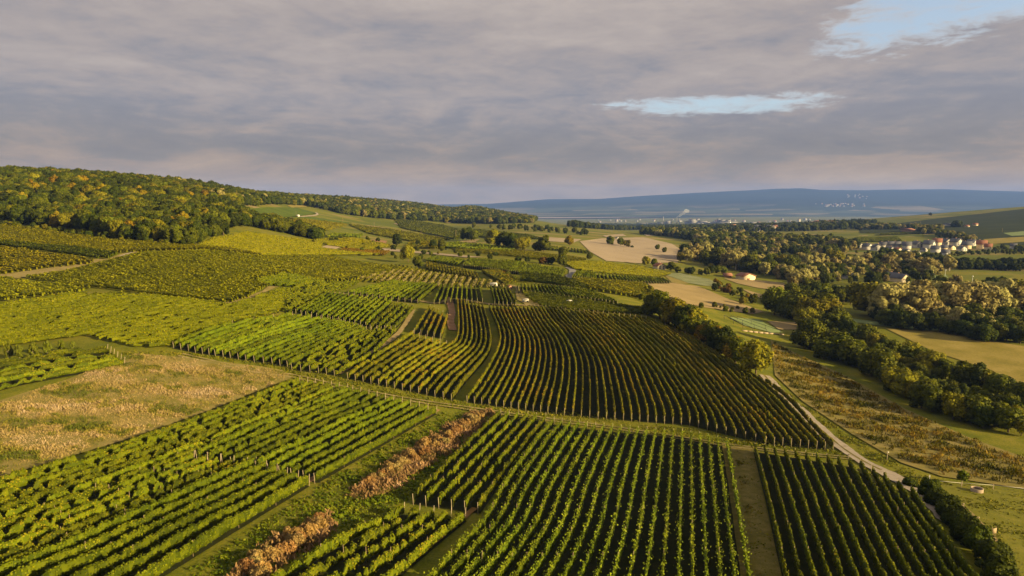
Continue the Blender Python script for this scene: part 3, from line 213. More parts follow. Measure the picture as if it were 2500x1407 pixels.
TRACKS = [
 ('gravel_road', 'pale gravel road running down between curved field and scrub bank', [(75.49, 199.66), (74.83, 194.33), (74.15, 189.15), (73.54, 183.82), (73.17, 179.65), (72.85, 175.42), (72.51, 171.13), (72.1, 166.79), (71.69, 163.22), (71.22, 159.56), (70.72, 155.93), (70.25, 152.44), (69.83, 149.18), (69.34, 145.35), (68.89, 141.7), (68.5, 138.34), (68.21, 135.37), (68.0, 132.11), (67.95, 129.39), (68.01, 126.82), (68.17, 124.97), (68.42, 123.23), (68.66, 121.5), (68.81, 119.68), (68.82, 117.62), (68.76, 115.43), (68.64, 113.35), (68.53, 111.6), (68.58, 109.86), (68.18, 107.35), (67.74, 105.62), (67.16, 103.55), (66.5, 101.29), (65.81, 99.0), (65.15, 96.79), (64.56, 94.79)], 3.4, 'gravel', 0),
 ('cart_track', 'faint two-rut cart track crossing the vineyards', [(-83.21, 167.97), (-81.4, 167.44), (-79.56, 166.91), (-77.71, 166.39), (-75.86, 165.89), (-74.03, 165.4), (-72.23, 164.94), (-70.48, 164.51), (-68.8, 164.11), (-67.18, 163.74), (-65.66, 163.42), (-64.25, 163.14), (-62.95, 162.91), (-60.76, 162.63), (-59.03, 162.55), (-57.55, 162.56), (-56.13, 162.57), (-54.59, 162.46), (-52.75, 162.1), (-51.15, 161.63), (-49.47, 161.04), (-47.72, 160.37), (-45.93, 159.65), (-44.12, 158.93), (-42.29, 158.22), (-40.46, 157.57), (-38.64, 157.0), (-37.18, 156.59), (-35.7, 156.2), (-34.2, 155.83), (-32.69, 155.48), (-31.18, 155.15), (-29.66, 154.85), (-28.16, 154.56), (-26.66, 154.29), (-25.17, 154.04), (-23.71, 153.8), (-22.26, 153.59), (-20.81, 153.4), (-19.38, 153.23), (-17.94, 153.08), (-16.52, 152.94), (-15.09, 152.81), (-13.67, 152.68), (-12.24, 152.56), (-10.82, 152.43), (-9.41, 152.3), (-8.01, 152.17), (-6.65, 152.04), (-5.31, 151.91), (-3.98, 151.78), (-2.64, 151.66), (-1.27, 151.52), (0.12, 151.39), (1.57, 151.25), (3.08, 151.1), (4.67, 150.93), (5.96, 150.8), (7.32, 150.65), (8.73, 150.48), (10.18, 150.3), (11.66, 150.09), (13.16, 149.87), (14.65, 149.62), (16.13, 149.34), (17.59, 149.04), (19.0, 148.72), (20.36, 148.38), (21.65, 148.01), (22.87, 147.61), (24.34, 147.05), (25.71, 146.46), (27.01, 145.85), (28.24, 145.23), (29.43, 144.6), (30.58, 143.97), (31.71, 143.34), (32.83, 142.69), (33.96, 142.05), (35.11, 141.4), (36.26, 140.74), (37.4, 140.08), (38.53, 139.42), (39.65, 138.76), (40.76, 138.1), (41.86, 137.46), (42.95, 136.84), (44.03, 136.23), (45.12, 135.65), (46.2, 135.1), (47.29, 134.57), (48.38, 134.07), (49.48, 133.59), (50.58, 133.14), (51.68, 132.7), (52.78, 132.29), (53.86, 131.9), (54.93, 131.53), (55.99, 131.18), (57.03, 130.85), (58.16, 130.51), (59.27, 130.21), (60.38, 129.94), (61.48, 129.7), (62.58, 129.48), (63.67, 129.28), (64.77, 129.08), (65.87, 128.89), (66.97, 128.7)], 2.6, 'ruts', 1),
 ('dirt_path', 'straight dirt path beside the patchy rows', [(-43.17, 165.91), (-42.28, 168.6), (-41.36, 171.4), (-40.42, 174.32), (-39.5, 177.36), (-38.64, 180.52), (-37.63, 184.79), (-36.65, 189.39), (-35.78, 194.06), (-35.1, 198.48), (-34.42, 205.74), (-34.25, 212.37), (-34.29, 219.95), (-34.53, 227.41), (-34.8, 233.49), (-35.12, 239.21)], 1.6, 'dirt', 0),
 ('bare_path', 'bare reddish eroded path between short rows', [(-25.0, 268.1), (-24.0, 260.2), (-22.98, 252.79), (-21.97, 245.61), (-21.12, 238.35), (-20.71, 230.19), (-20.33, 222.91), (-19.58, 217.92), (-18.74, 213.74)], 2.4, 'redsoil', 0),
 ('field_path', 'grassy tan path between the upper blocks', [(-69.53, 255.48), (-67.12, 256.36), (-64.59, 257.2), (-62.02, 257.92), (-59.48, 258.46), (-57.06, 258.8), (-54.85, 258.98), (-52.11, 259.02), (-49.85, 258.9), (-47.73, 258.71), (-45.38, 258.45), (-42.57, 258.11), (-39.55, 257.68), (-36.64, 257.16), (-34.19, 256.56), (-30.98, 254.44), (-28.47, 253.99), (-26.81, 257.2), (-25.1, 262.0), (-22.4, 264.8), (-20.3, 264.3), (-17.7, 262.4), (-15.0, 260.1), (-12.16, 257.79), (-9.32, 256.22), (-6.89, 255.5), (-4.35, 255.04), (-1.74, 254.74), (0.91, 254.51), (3.56, 254.29), (6.16, 254.0)], 2.2, 'dirt', 0),
 ('hut_track', 'pale track leading past the orange hut', [(-3.3, 304.6), (-0.4, 301.8), (2.2, 296.8), (3.4, 286.1), (4.2, 275.0), (5.1, 266.6), (5.97, 259.28)], 2.6, 'headland', 0),
 ('paved_road', 'grey paved road bending between far vine blocks', [(33.2, 405.7), (34.3, 398.9), (34.8, 390.5), (33.8, 377.5), (31.9, 362.6), (29.6, 347.7), (27.3, 335.0), (25.6, 326.5), (24.1, 319.8)], 4.0, 'asphalt', 0),
 ('soil_strip', 'reddish bare soil strip below the last vine row', [(-40.76, 70.1), (-40.71, 70.17), (-40.36, 71.45), (-40.24, 71.92), (-40.11, 72.48), (-39.95, 73.12), (-39.78, 73.85), (-39.6, 74.65), (-39.4, 75.52), (-39.2, 76.46), (-38.98, 77.46), (-38.76, 78.52), (-38.54, 79.62), (-38.31, 80.76), (-38.08, 81.94), (-37.85, 83.12), (-37.62, 84.32), (-37.4, 85.49), (-37.18, 86.69), (-36.95, 87.94), (-36.71, 89.26), (-36.47, 90.62), (-36.21, 92.03), (-35.95, 93.48), (-35.68, 94.97), (-35.39, 96.47), (-35.09, 97.99), (-34.78, 99.52), (-34.46, 101.03), (-34.12, 102.51), (-33.77, 103.95), (-33.41, 105.35), (-33.05, 106.71), (-32.51, 108.63), (-31.97, 110.42), (-31.44, 112.12), (-30.9, 113.74), (-30.35, 115.34), (-29.79, 116.93), (-29.21, 118.56), (-28.58, 120.27), (-27.91, 122.11), (-27.18, 124.11), (-26.56, 125.76), (-25.91, 127.47), (-25.23, 129.26), (-24.51, 131.1), (-23.76, 133.0), (-22.98, 134.95), (-22.16, 136.95), (-21.3, 138.99), (-20.42, 141.07), (-19.51, 143.18), (-18.58, 145.32), (-17.62, 147.47), (-16.64, 149.64)], 1.1, 'redsoil', 0),
 ('brown_strip', 'rusty strip of dead grass beside the ragged rows', [(-14.62, 74.0), (-14.22, 75.02), (-13.79, 76.11), (-13.34, 77.25), (-12.88, 78.43), (-12.41, 79.63), (-11.95, 80.83), (-11.5, 82.01), (-11.07, 83.15), (-10.67, 84.22), (-10.04, 85.95), (-9.51, 87.47), (-9.03, 88.86), (-8.57, 90.21), (-8.09, 91.61), (-7.47, 93.4), (-6.85, 95.15), (-6.24, 96.91), (-5.59, 98.74)], 1.0, 'rust', 0),
 ('sand_path', 'narrow sandy footpath behind the hedge', [(73.17, 109.2), (72.42, 106.5), (71.45, 103.31), (70.73, 101.12), (69.89, 98.68), (69.02, 96.21), (68.16, 93.9), (67.34, 91.82), (66.54, 89.85), (65.71, 87.92), (64.8, 85.95), (63.77, 83.92), (62.69, 81.89), (61.64, 79.95), (60.69, 78.16)], 0.9, 'dirt', 0),
 ('dirt_row', 'rusty strip of dead grass in the young field', [(44.12, 137.06), (42.97, 132.72), (41.85, 128.49), (40.74, 124.37), (39.65, 120.37), (38.6, 116.5), (37.57, 112.75), (36.58, 109.15), (35.62, 105.7), (34.7, 102.4), (33.82, 99.25), (33.03, 96.43), (32.25, 93.63), (31.48, 90.9), (30.75, 88.31), (30.08, 85.89), (29.46, 83.67), (28.9, 81.68), (28.42, 79.92), (28.0, 78.4), (27.65, 77.12), (27.37, 76.09), (26.7, 73.61), (26.46, 72.71)], 0.8, 'olivestrip', 0),
 ('village_road', 'pale road coming down to the village', [(702.3, 1139.4), (693.9, 1109.3), (684.2, 1078.2), (669.9, 1040.6), (654.3, 1002.2), (639.2, 965.3), (624.3, 929.9)], 5, 'gravel', 0),
 ('hill_lane', 'pale lane by the white hut', [(-240.9, 779.4), (-244.2, 813.4), (-247.2, 845.5), (-250.5, 873.6), (-254.6, 898.4), (-260.3, 918.0), (-266.8, 936.1)], 3, 'gravel', 0),
 ('pale_ruts', 'worn pale wheel track on the cart path', [(-172.7, 299.9), (-172.3, 303.7), (-171.9, 307.2), (-171.7, 309.4), (-171.5, 311.1)], 1.2, 'gravel', 0),
]
BELT_TREES = [
 (51.8, 251.8, 8.5, 'gr', 1, 11),
 (54.8, 250.1, 11.0, 'gr', 2, 11),
 (56.7, 251.4, 8.3, 'gr', 3, 11),
 (58.5, 245.6, 11.0, 'gr', 4, 11),
 (59.1, 243.4, 11.1, 'yl', 1, 11),
 (60.0, 241.1, 9.6, 'gr', 5, 11),
 (60.5, 236.1, 10.8, 'dk', 1, 11),
 (63.2, 235.7, 10.8, 'yl', 2, 11),
 (63.4, 231.3, 8.9, 'gr', 6, 11),
 (65.1, 230.8, 7.4, 'dk', 2, 11),
 (65.5, 226.0, 8.3, 'au', 1, 11),
 (66.6, 224.9, 9.4, 'gr', 7, 11),
 (68.2, 221.5, 9.0, 'au', 2, 11),
 (67.9, 218.5, 9.6, 'dk', 3, 11),
 (68.9, 215.4, 8.4, 'gr', 8, 11),
 (69.9, 210.1, 9.1, 'au', 3, 11),
 (69.6, 208.2, 9.2, 'gr', 9, 11),
 (112.8, 258.0, 9.1, 'gr', 1, 3),
 (115.0, 259.7, 12.9, 'gr', 2, 3),
 (116.5, 258.7, 11.8, 'gr', 3, 3),
 (112.5, 241.6, 9.2, 'gr', 4, 3),
 (117.6, 247.2, 10.7, 'gr', 5, 3),
 (118.3, 241.2, 12.1, 'gr', 6, 3),
 (118.5, 233.1, 11.7, 'gr', 7, 3),
 (120.4, 233.4, 8.8, 'gr', 8, 3),
 (117.8, 219.7, 6.5, 'gr', 9, 3),
 (118.0, 218.6, 10.4, 'gr', 10, 3),
 (116.6, 210.6, 10.6, 'gr', 11, 3),
 (113.9, 199.3, 8.9, 'gr', 12, 3),
 (112.6, 195.9, 9.4, 'yl', 1, 3),
 (112.7, 190.8, 8.1, 'yl', 2, 3),
 (112.6, 186.4, 6.4, 'yl', 3, 3),
 (109.9, 178.1, 8.8, 'gr', 13, 3),
 (114.3, 182.9, 9.1, 'gr', 14, 3),
 (110.7, 174.8, 7.2, 'gr', 15, 3),
 (114.1, 174.3, 8.5, 'dk', 1, 3),
 (111.3, 167.0, 7.6, 'yl', 4, 3),
 (115.3, 169.6, 7.3, 'gr', 16, 3),
 (115.0, 165.4, 6.6, 'dk', 2, 3),
 (115.1, 164.6, 7.8, 'gr', 17, 3),
 (114.6, 160.7, 6.4, 'dk', 3, 3),
 (119.6, 162.8, 6.6, 'gr', 18, 3),
 (119.5, 160.4, 6.3, 'yl', 5, 3),
 (118.3, 157.4, 7.5, 'gr', 19, 3),
 (119.6, 155.0, 4.7, 'yl', 6, 3),
 (134.9, 308.2, 10.8, 'yl', 1, 9),
 (143.1, 313.2, 9.2, 'gr', 1, 9),
 (140.9, 297.3, 12.2, 'gr', 2, 9),
 (146.0, 298.4, 12.2, 'gr', 3, 9),
 (145.2, 289.7, 9.8, 'dk', 1, 9),
 (145.4, 275.5, 10.7, 'gr', 4, 9),
 (142.3, 262.9, 8.6, 'yl', 2, 9),
 (144.6, 260.4, 7.6, 'dk', 2, 9),
 (146.7, 258.7, 7.3, 'gr', 5, 9),
 (141.8, 242.4, 8.2, 'gr', 6, 9),
 (147.2, 246.5, 8.5, 'yl', 3, 9),
 (146.0, 238.7, 7.8, 'gr', 7, 9),
 (143.6, 228.8, 9.8, 'yl', 4, 9),
 (144.3, 222.1, 8.1, 'gr', 8, 9),
 (143.0, 213.5, 6.1, 'gr', 9, 9),
 (144.9, 212.3, 9.2, 'gr', 10, 9),
 (144.6, 206.5, 9.2, 'dk', 3, 9),
 (145.8, 206.2, 8.1, 'yl', 5, 9),
 (145.6, 199.1, 8.6, 'gr', 11, 9),
 (146.4, 197.8, 7.4, 'dk', 4, 9),
 (142.4, 187.2, 7.3, 'gr', 12, 9),
 (142.9, 184.4, 8.3, 'gr', 13, 9),
 (183.6, 347.2, 20.0, 'yl', 1, 1),
 (188.7, 345.8, 20.1, 'pale', 1, 1),
 (185.0, 334.7, 21.9, 'pale', 2, 1),
 (189.2, 336.9, 19.1, 'pale', 3, 1),
 (193.5, 342.2, 18.8, 'yl', 2, 1),
 (193.5, 333.9, 22.1, 'pale', 4, 1),
 (197.3, 332.9, 21.1, 'pale', 5, 1),
 (201.0, 336.0, 19.0, 'pale', 6, 1),
 (206.3, 342.1, 23.5, 'pale', 7, 1),
 (206.3, 334.8, 19.9, 'pale', 8, 1),
 (209.0, 336.3, 18.3, 'yl', 3, 1),
 (212.9, 338.3, 22.9, 'pale', 9, 1),
 (217.9, 339.0, 19.4, 'pale', 10, 1),
 (219.6, 334.6, 23.3, 'pale', 11, 1),
 (224.9, 338.0, 18.9, 'pale', 12, 1),
 (227.1, 337.6, 23.3, 'pale', 13, 1),
 (232.5, 343.7, 23.5, 'pale', 14, 1),
 (235.0, 341.2, 20.4, 'pale', 15, 1),
 (239.3, 340.8, 22.2, 'pale', 16, 1),
 (241.3, 341.0, 20.4, 'pale', 17, 1),
 (249.8, 348.5, 22.3, 'pale', 18, 1),
 (249.2, 345.7, 23.9, 'pale', 19, 1),
 (253.8, 345.8, 21.6, 'pale', 20, 1),
 (260.6, 349.6, 19.0, 'pale', 21, 1),
 (267.2, 356.6, 21.4, 'yl', 4, 1),
 (271.6, 355.4, 21.5, 'pale', 22, 1),
 (178.0, 321.2, 9.8, 'gr', 1, 0),
 (181.4, 318.0, 9.5, 'dk', 1, 0),
 (181.4, 313.7, 10.1, 'dk', 2, 0),
 (185.5, 310.5, 9.7, 'dk', 3, 0),
 (188.1, 309.0, 7.1, 'dk', 4, 0),
 (192.5, 310.2, 9.5, 'dk', 5, 0),
 (195.0, 306.9, 7.7, 'gr', 2, 0),
 (195.8, 301.6, 7.2, 'dk', 6, 0),
 (198.9, 301.2, 7.6, 'dk', 7, 0),
 (199.5, 298.1, 8.5, 'dk', 8, 0),
 (198.3, 289.7, 7.1, 'dk', 9, 0),
 (202.9, 292.9, 7.3, 'dk', 10, 0),
 (201.1, 284.9, 8.3, 'dk', 11, 0),
 (208.1, 287.8, 9.4, 'gr', 3, 0),
 (212.1, 287.9, 9.2, 'dk', 12, 0),
 (214.3, 286.4, 7.1, 'dk', 13, 0),
 (213.9, 282.6, 7.5, 'dk', 14, 0),
 (219.9, 284.2, 6.9, 'dk', 15, 0),
 (208.7, 573.2, 15.8, 'pale', 1, 7),
 (196.7, 527.5, 12.4, 'pale', 2, 7),
 (205.1, 539.3, 12.6, 'gr', 1, 7),
 (199.6, 510.5, 11.2, 'pale', 3, 7),
 (202.6, 512.6, 12.9, 'pale', 4, 7),
 (204.0, 508.1, 11.1, 'gr', 2, 7),
 (206.2, 501.4, 12.3, 'pale', 5, 7),
 (198.0, 469.8, 12.5, 'pale', 6, 7),
 (203.9, 476.3, 13.6, 'pale', 7, 7),
 (216.9, 497.6, 10.9, 'pale', 8, 7),
 (221.8, 502.8, 13.9, 'pale', 9, 7),
 (229.1, 508.6, 15.7, 'dk', 1, 7),
 (236.8, 519.4, 13.9, 'pale', 10, 7),
 (250.5, 538.0, 12.2, 'gr', 3, 7),
 (265.4, 558.6, 15.9, 'pale', 11, 7),
 (261.0, 543.4, 12.2, 'dk', 2, 7),
 (277.1, 564.2, 13.6, 'pale', 12, 7),
 (288.5, 579.2, 15.1, 'pale', 13, 7),
 (283.7, 559.2, 13.6, 'pale', 14, 7),
 (286.9, 562.6, 16.7, 'pale', 15, 7),
 (301.4, 582.6, 17.7, 'pale', 16, 7),
 (304.2, 571.3, 13.4, 'dk', 3, 7),
 (326.0, 602.8, 13.0, 'pale', 17, 7),
 (325.8, 600.2, 16.7, 'gr', 4, 7),
 (322.9, 583.8, 16.5, 'pale', 18, 7),
 (335.2, 601.7, 17.4, 'pale', 19, 7),
 (330.1, 584.0, 13.3, 'pale', 20, 7),
 (346.2, 601.5, 17.4, 'pale', 21, 7),
 (346.2, 594.8, 17.2, 'pale', 22, 7),
 (340.1, 576.1, 13.4, 'pale', 23, 7),
 (340.9, 567.7, 15.4, 'pale', 24, 7),
 (337.2, 551.9, 17.0, 'pale', 25, 7),
 (344.0, 560.4, 13.7, 'pale', 26, 7),
 (344.1, 553.2, 13.9, 'pale', 27, 7),
 (162.0, 638.8, 16.6, 'dk', 1, 8),
 (158.7, 617.1, 14.3, 'pale', 1, 8),
 (167.3, 626.0, 17.6, 'pale', 2, 8),
 (176.6, 641.2, 16.1, 'pale', 3, 8),
 (182.9, 646.6, 19.6, 'pale', 4, 8),
 (167.9, 588.4, 15.9, 'gr', 1, 8),
 (185.6, 617.1, 16.1, 'gr', 2, 8),
 (177.7, 586.9, 16.6, 'gr', 3, 8),
 (181.8, 576.8, 15.3, 'pale', 5, 8),
 (194.6, 610.6, 15.6, 'pale', 6, 8),
 (186.1, 565.9, 17.7, 'pale', 7, 8),
 (197.4, 582.0, 18.4, 'pale', 8, 8),
 (191.1, 549.6, 16.9, 'gr', 4, 8),
 (194.4, 552.7, 15.7, 'gr', 5, 8),
 (207.2, 575.1, 13.3, 'dk', 2, 8),
 (212.9, 578.1, 14.2, 'gr', 6, 8),
 (212.0, 564.9, 15.1, 'dk', 3, 8),
 (222.8, 584.3, 17.2, 'gr', 7, 8),
 (225.1, 576.6, 13.9, 'pale', 9, 8),
 (224.4, 566.3, 16.5, 'yl', 1, 8),
 (225.6, 553.5, 17.6, 'gr', 8, 8),
 (232.5, 565.6, 17.2, 'dk', 4, 8),
 (250.3, 594.3, 17.1, 'pale', 10, 8),
 (259.5, 609.3, 19.5, 'dk', 5, 8),
 (248.8, 576.5, 17.4, 'pale', 11, 8),
 (267.1, 598.8, 15.2, 'pale', 12, 8),
 (266.5, 595.0, 17.2, 'pale', 13, 8),
 (278.9, 610.8, 14.9, 'pale', 14, 8),
 (295.8, 636.4, 14.6, 'gr', 9, 8),
 (295.6, 626.0, 18.5, 'yl', 2, 8),
 (395.2, 724.9, 12.1, 'dk', 1, 2),
 (388.0, 696.4, 13.4, 'dk', 2, 2),
 (391.6, 695.8, 12.0, 'dk', 3, 2),
 (390.0, 673.2, 12.9, 'dk', 4, 2),
 (397.3, 674.3, 12.8, 'gr', 1, 2),
 (399.7, 674.5, 11.8, 'dk', 5, 2),
 (400.6, 657.5, 11.8, 'dk', 6, 2),
 (403.8, 654.1, 11.3, 'dk', 7, 2),
 (393.2, 624.4, 11.9, 'dk', 8, 2),
 (395.3, 616.2, 11.4, 'dk', 9, 2),
 (399.1, 614.2, 10.1, 'dk', 10, 2),
 (401.4, 611.4, 9.7, 'dk', 11, 2),
 (405.4, 608.6, 11.6, 'dk', 12, 2),
 (408.8, 602.6, 10.1, 'gr', 2, 2),
 (412.2, 601.8, 9.8, 'dk', 13, 2),
 (420.2, 599.1, 9.8, 'gr', 3, 2),
 (425.1, 597.6, 10.2, 'dk', 14, 2),
 (433.3, 602.7, 10.7, 'dk', 15, 2),
 (437.1, 601.4, 11.5, 'dk', 16, 2),
 (442.6, 597.8, 11.2, 'dk', 17, 2),
 (455.2, 607.6, 11.2, 'dk', 18, 2),
 (459.4, 599.9, 10.6, 'gr', 4, 2),
 (131.4, 337.8, 15.1, 'gr', 1, 4),
 (134.6, 338.4, 14.0, 'gr', 2, 4),
 (134.7, 331.1, 12.7, 'gr', 3, 4),
 (136.4, 328.9, 13.9, 'gr', 4, 4),
 (139.5, 331.9, 16.2, 'gr', 5, 4),
 (140.2, 326.3, 13.0, 'yl', 1, 4),
 (145.1, 331.9, 15.4, 'gr', 6, 4),
 (145.9, 328.1, 14.5, 'gr', 7, 4),
 (144.6, 320.1, 15.1, 'yl', 2, 4),
 (151.3, 326.1, 15.5, 'gr', 8, 4),
 (151.4, 322.0, 14.0, 'yl', 3, 4),
 (152.1, 319.1, 11.7, 'gr', 9, 4),
 (153.0, 315.0, 11.3, 'gr', 10, 4),
 (145.6, 375.6, 8.7, 'gr', 1, 10),
 (147.2, 374.7, 11.3, 'pale', 1, 10),
 (149.9, 372.5, 9.8, 'dk', 1, 10),
 (156.5, 381.8, 8.8, 'gr', 2, 10),
 (158.9, 385.4, 11.9, 'gr', 3, 10),
 (158.3, 378.2, 9.1, 'dk', 2, 10),
 (168.7, 391.5, 10.9, 'dk', 3, 10),
 (166.5, 380.8, 9.5, 'dk', 4, 10),
 (175.2, 395.0, 10.5, 'dk', 5, 10),
 (177.6, 392.9, 13.4, 'dk', 6, 10),
 (180.4, 393.3, 13.7, 'gr', 4, 10),
 (187.8, 400.7, 10.9, 'dk', 7, 10),
 (190.3, 400.4, 10.3, 'dk', 8, 10),
 (188.1, 388.1, 11.0, 'gr', 5, 10),
 (193.7, 394.7, 11.1, 'dk', 9, 10),
 (194.5, 388.4, 13.4, 'gr', 6, 10),
 (201.2, 398.5, 11.7, 'gr', 7, 10),
 (202.3, 396.3, 11.1, 'gr', 8, 10),
 (293.0, 440.3, 7.6, 'dk', 1, 5),
 (300.7, 447.2, 7.9, 'dk', 2, 5),
 (312.2, 456.1, 7.9, 'dk', 3, 5),
 (324.3, 465.2, 7.1, 'dk', 4, 5),
 (331.0, 468.6, 8.6, 'dk', 5, 5),
 (338.4, 469.9, 8.0, 'gr', 1, 5),
 (344.2, 475.4, 8.4, 'dk', 6, 5),
 (340.4, 459.7, 9.1, 'gr', 2, 5),
 (340.4, 450.1, 6.6, 'dk', 7, 5),
 (340.4, 446.9, 8.4, 'dk', 8, 5),
 (119.8, 511.7, 7.4, 'gr', 1, 6),
 (122.6, 502.1, 5.0, 'gr', 2, 6),
 (128.7, 499.5, 5.8, 'gr', 3, 6),
 (130.7, 495.8, 6.2, 'dk', 1, 6),
 (138.8, 500.7, 5.0, 'gr', 4, 6),
 (143.1, 499.2, 7.3, 'gr', 5, 6),
 (151.7, 516.6, 6.6, 'dk', 2, 6),
 (158.6, 523.9, 6.3, 'gr', 6, 6),
 (163.3, 524.3, 6.8, 'gr', 7, 6),
]
BELT_PHRASES = [
 'at the foot of the big willows',
 'in the big willow belt along the mint path',
 'in the dark tree wall below the village',
 'in the front line of the dark valley belt',
 'in the group above the straw plot',
 'in the hedge behind the sports pitch',
 'in the low hedge between house and barn',
 'in the middle willow belt before the village',
 'in the mixed grove behind the barn',
 'in the rear line of the dark valley belt',
 'in the thicket beside the small tan field',
 'in the tree row edging the great curved field',
]
SINGLE_TREES = [
 (72.1, 197.2, 11.6, 'yl', 'bright yellow-green tree at the end of the tree row by the gravel road'),
 (63.5, 234.2, 8.2, 'au', 'rusty orange tree halfway along the tree row'),
 (112.7, 166.3, 5.2, 'gr', 'lone round green shrub tree in front of the dark valley belt'),
 (79.7, 115.9, 3.1, 'sap', 'slender green sapling behind the rail fence'),
 (69.0, 113.4, 2.0, 'dk', 'dark round bush standing on the gravel road edge'),
 (-92.9, 552.9, 11.3, 'dk', 'dark round tree on the left slope near red soil'),
 (-61.0, 401.0, 10.6, 'yl', 'olive oak left of the far fan-shaped block'),
 (-50.7, 366.4, 7.0, 'gr', 'small green tree beside the olive oak'),
 (-62.6, 543.5, 7.8, 'dk', 'dark small tree on the bank left of the pair'),
 (-53.9, 522.1, 8.8, 'gr', 'green small tree right of the dark bank tree'),
 (-77.3, 560.5, 6.1, 'dk', 'little dark bush above the long pale strip'),
 (-45.5, 690.3, 14.9, 'dk', 'dark leafy tree by the straw wedge'),
 (-37.4, 678.4, 13.8, 'gr', 'green tree touching the dark one at the straw wedge'),
 (-15.8, 583.7, 16.1, 'yl', 'tall yellowish tree at the left of the round group'),
 (-7.2, 545.9, 15.1, 'dk', 'dark tree in the middle of the round group'),
 (0.0, 536.1, 14.2, 'dk', 'dark tree right of the middle in the round group'),
 (6.2, 517.8, 11.2, 'yl', 'yellow-green tree in the round group'),
 (10.3, 519.9, 11.2, 'yl', 'rightmost yellow-green tree of the round group'),
 (24.1, 522.0, 14.4, 'gr', 'broad green tree right of the round group'),
 (18.3, 525.7, 7.6, 'gr', 'small bush between round group and broad green tree'),
 (36.1, 481.2, 9.2, 'gr', 'round green tree left of the tan field'),
 (54.9, 653.6, 11.0, 'au', 'orange-brown tree at the edge of the tan field'),
 (30.3, 412.5, 8.4, 'gr', 'feathery tree above the paved bend'),
 (23.8, 416.2, 5.0, 'dk', 'dark bush left of the feathery tree'),
 (18.8, 417.0, 5.0, 'br', 'brown bush left of the paved bend trees'),
 (9.4, 420.4, 4.0, 'dk', 'small dark bush above far fan-shaped block'),
 (3.8, 422.7, 3.8, 'dk', 'second small dark bush above far fan-shaped block'),
 (-11.0, 458.3, 3.3, 'dk', 'low dark bush on the bright strip'),
 (-32.2, 466.6, 3.4, 'gr', 'low bush at the left of the bright strip'),
 (57.0, 498.7, 6.6, 'gr', 'green bush cluster at the lower corner of the tan field'),
 (108.6, 754.8, 11.8, 'gr', 'round bush at the far side of the tan field'),
 (120.0, 755.3, 10.9, 'gr', 'second bush at the far side of the tan field'),
 (123.5, 735.3, 9.7, 'yl', 'third bush at the far side of the tan field'),
 (156.1, 732.8, 7.0, 'gr', 'left bush of the pair standing in the tan field'),
 (156.2, 699.2, 6.7, 'gr', 'right bush of the pair standing in the tan field'),
 (129.3, 735.4, 3.1, 'dk', 'tiny dark bush alone on the tan field'),
 (104.7, 530.2, 8.3, 'yl', 'yellowish tree left of the little red-roofed house'),
 (113.1, 539.9, 6.5, 'gr', 'tree hugging the little red-roofed house'),
 (149.4, 602.9, 9.4, 'yl', 'round golden tree right of the tan field'),
 (122.2, 408.2, 5.4, 'dk', 'dark bush on the corner of the grey-green field'),
 (131.4, 368.7, 6.6, 'gr', 'green bush on the stubble slope'),
 (123.5, 360.6, 4.8, 'yl', 'yellow bush on the stubble slope'),
 (1.0, 315.2, 3.4, 'gr', 'clump of bushes between far blocks'),
 (-2.0, 333.7, 3.2, 'gr', 'bush above the clump between far blocks'),
 (-3.3, 215.6, 1.8, 'gr', 'small fig bush in the grassy gap'),
 (375.2, 583.1, 16.1, 'pale', 'tall pale willow standing alone before the dark tree wall'),
 (294.4, 466.2, 11.2, 'gr', 'feathery tree beside the hidden gabled house'),
 (300.2, 459.9, 12.1, 'pale', 'pale broad tree left of the sports pitch'),
 (253.1, 476.1, 12.6, 'dk', 'dark conifer left of the hidden gabled house'),
 (254.5, 530.8, 9.6, 'con', 'slim conifer in the mixed grove'),
 (247.4, 524.6, 8.2, 'con', 'second slim conifer in the mixed grove'),
 (1233.0, 2024.1, 10.9, 'dk', 'lone dark copse tree on the right skyline'),
 (-121.4, 161.5, 4.5, 'orn', 'first feathery small tree at the left edge'),
 (-118.3, 160.8, 4.4, 'orn', 'second feathery small tree from the left edge'),
 (-115.6, 161.7, 4.5, 'orn', 'third feathery small tree from the left edge'),
 (-113.8, 164.0, 4.3, 'orn', 'fourth feathery small tree from the left edge'),
 (-112.1, 166.7, 3.6, 'orn', 'fifth feathery small tree from the left edge'),
 (-110.0, 168.0, 2.8, 'orn', 'last feathery small tree beside the grass'),
 (-282.2, 390.1, 4.2, 'dk', 'dark bush below the wood at the left edge'),
 (-379.3, 730.5, 11.4, 'con', 'narrow columnar tree on the wood skyline'),
]
SHRUBS = [
 ('rust', [(-6.63, 148.98), (-10.37, 139.36), (-12.88, 133.87), (-15.19, 128.63), (-16.97, 123.92), (-18.61, 119.4), (-21.11, 112.61), (-22.42, 108.56), (-23.61, 104.66)], 44, (0.9, 2.3), 'rust', 'rusty dry shrub in the hedge beside the grass strip', 1.3),
 ('rust2', [(-26.2, 90.34), (-27.11, 84.93), (-27.77, 82.41), (-28.41, 80.05), (-28.81, 77.59), (-29.2, 75.31), (-30.0, 72.46)], 26, (0.8, 2.3), 'rust', 'rusty dry shrub low on the grass strip', 1.3),
 ('hedge', [(68.9, 107.09), (66.78, 100.1), (63.76, 92.22), (61.24, 85.96), (59.9, 82.25), (58.75, 78.96), (57.46, 75.75)], 22, (2.6, 4.4), 'dk', 'dense shrub in the shadowy hedge by the pasture', 0.8),
]
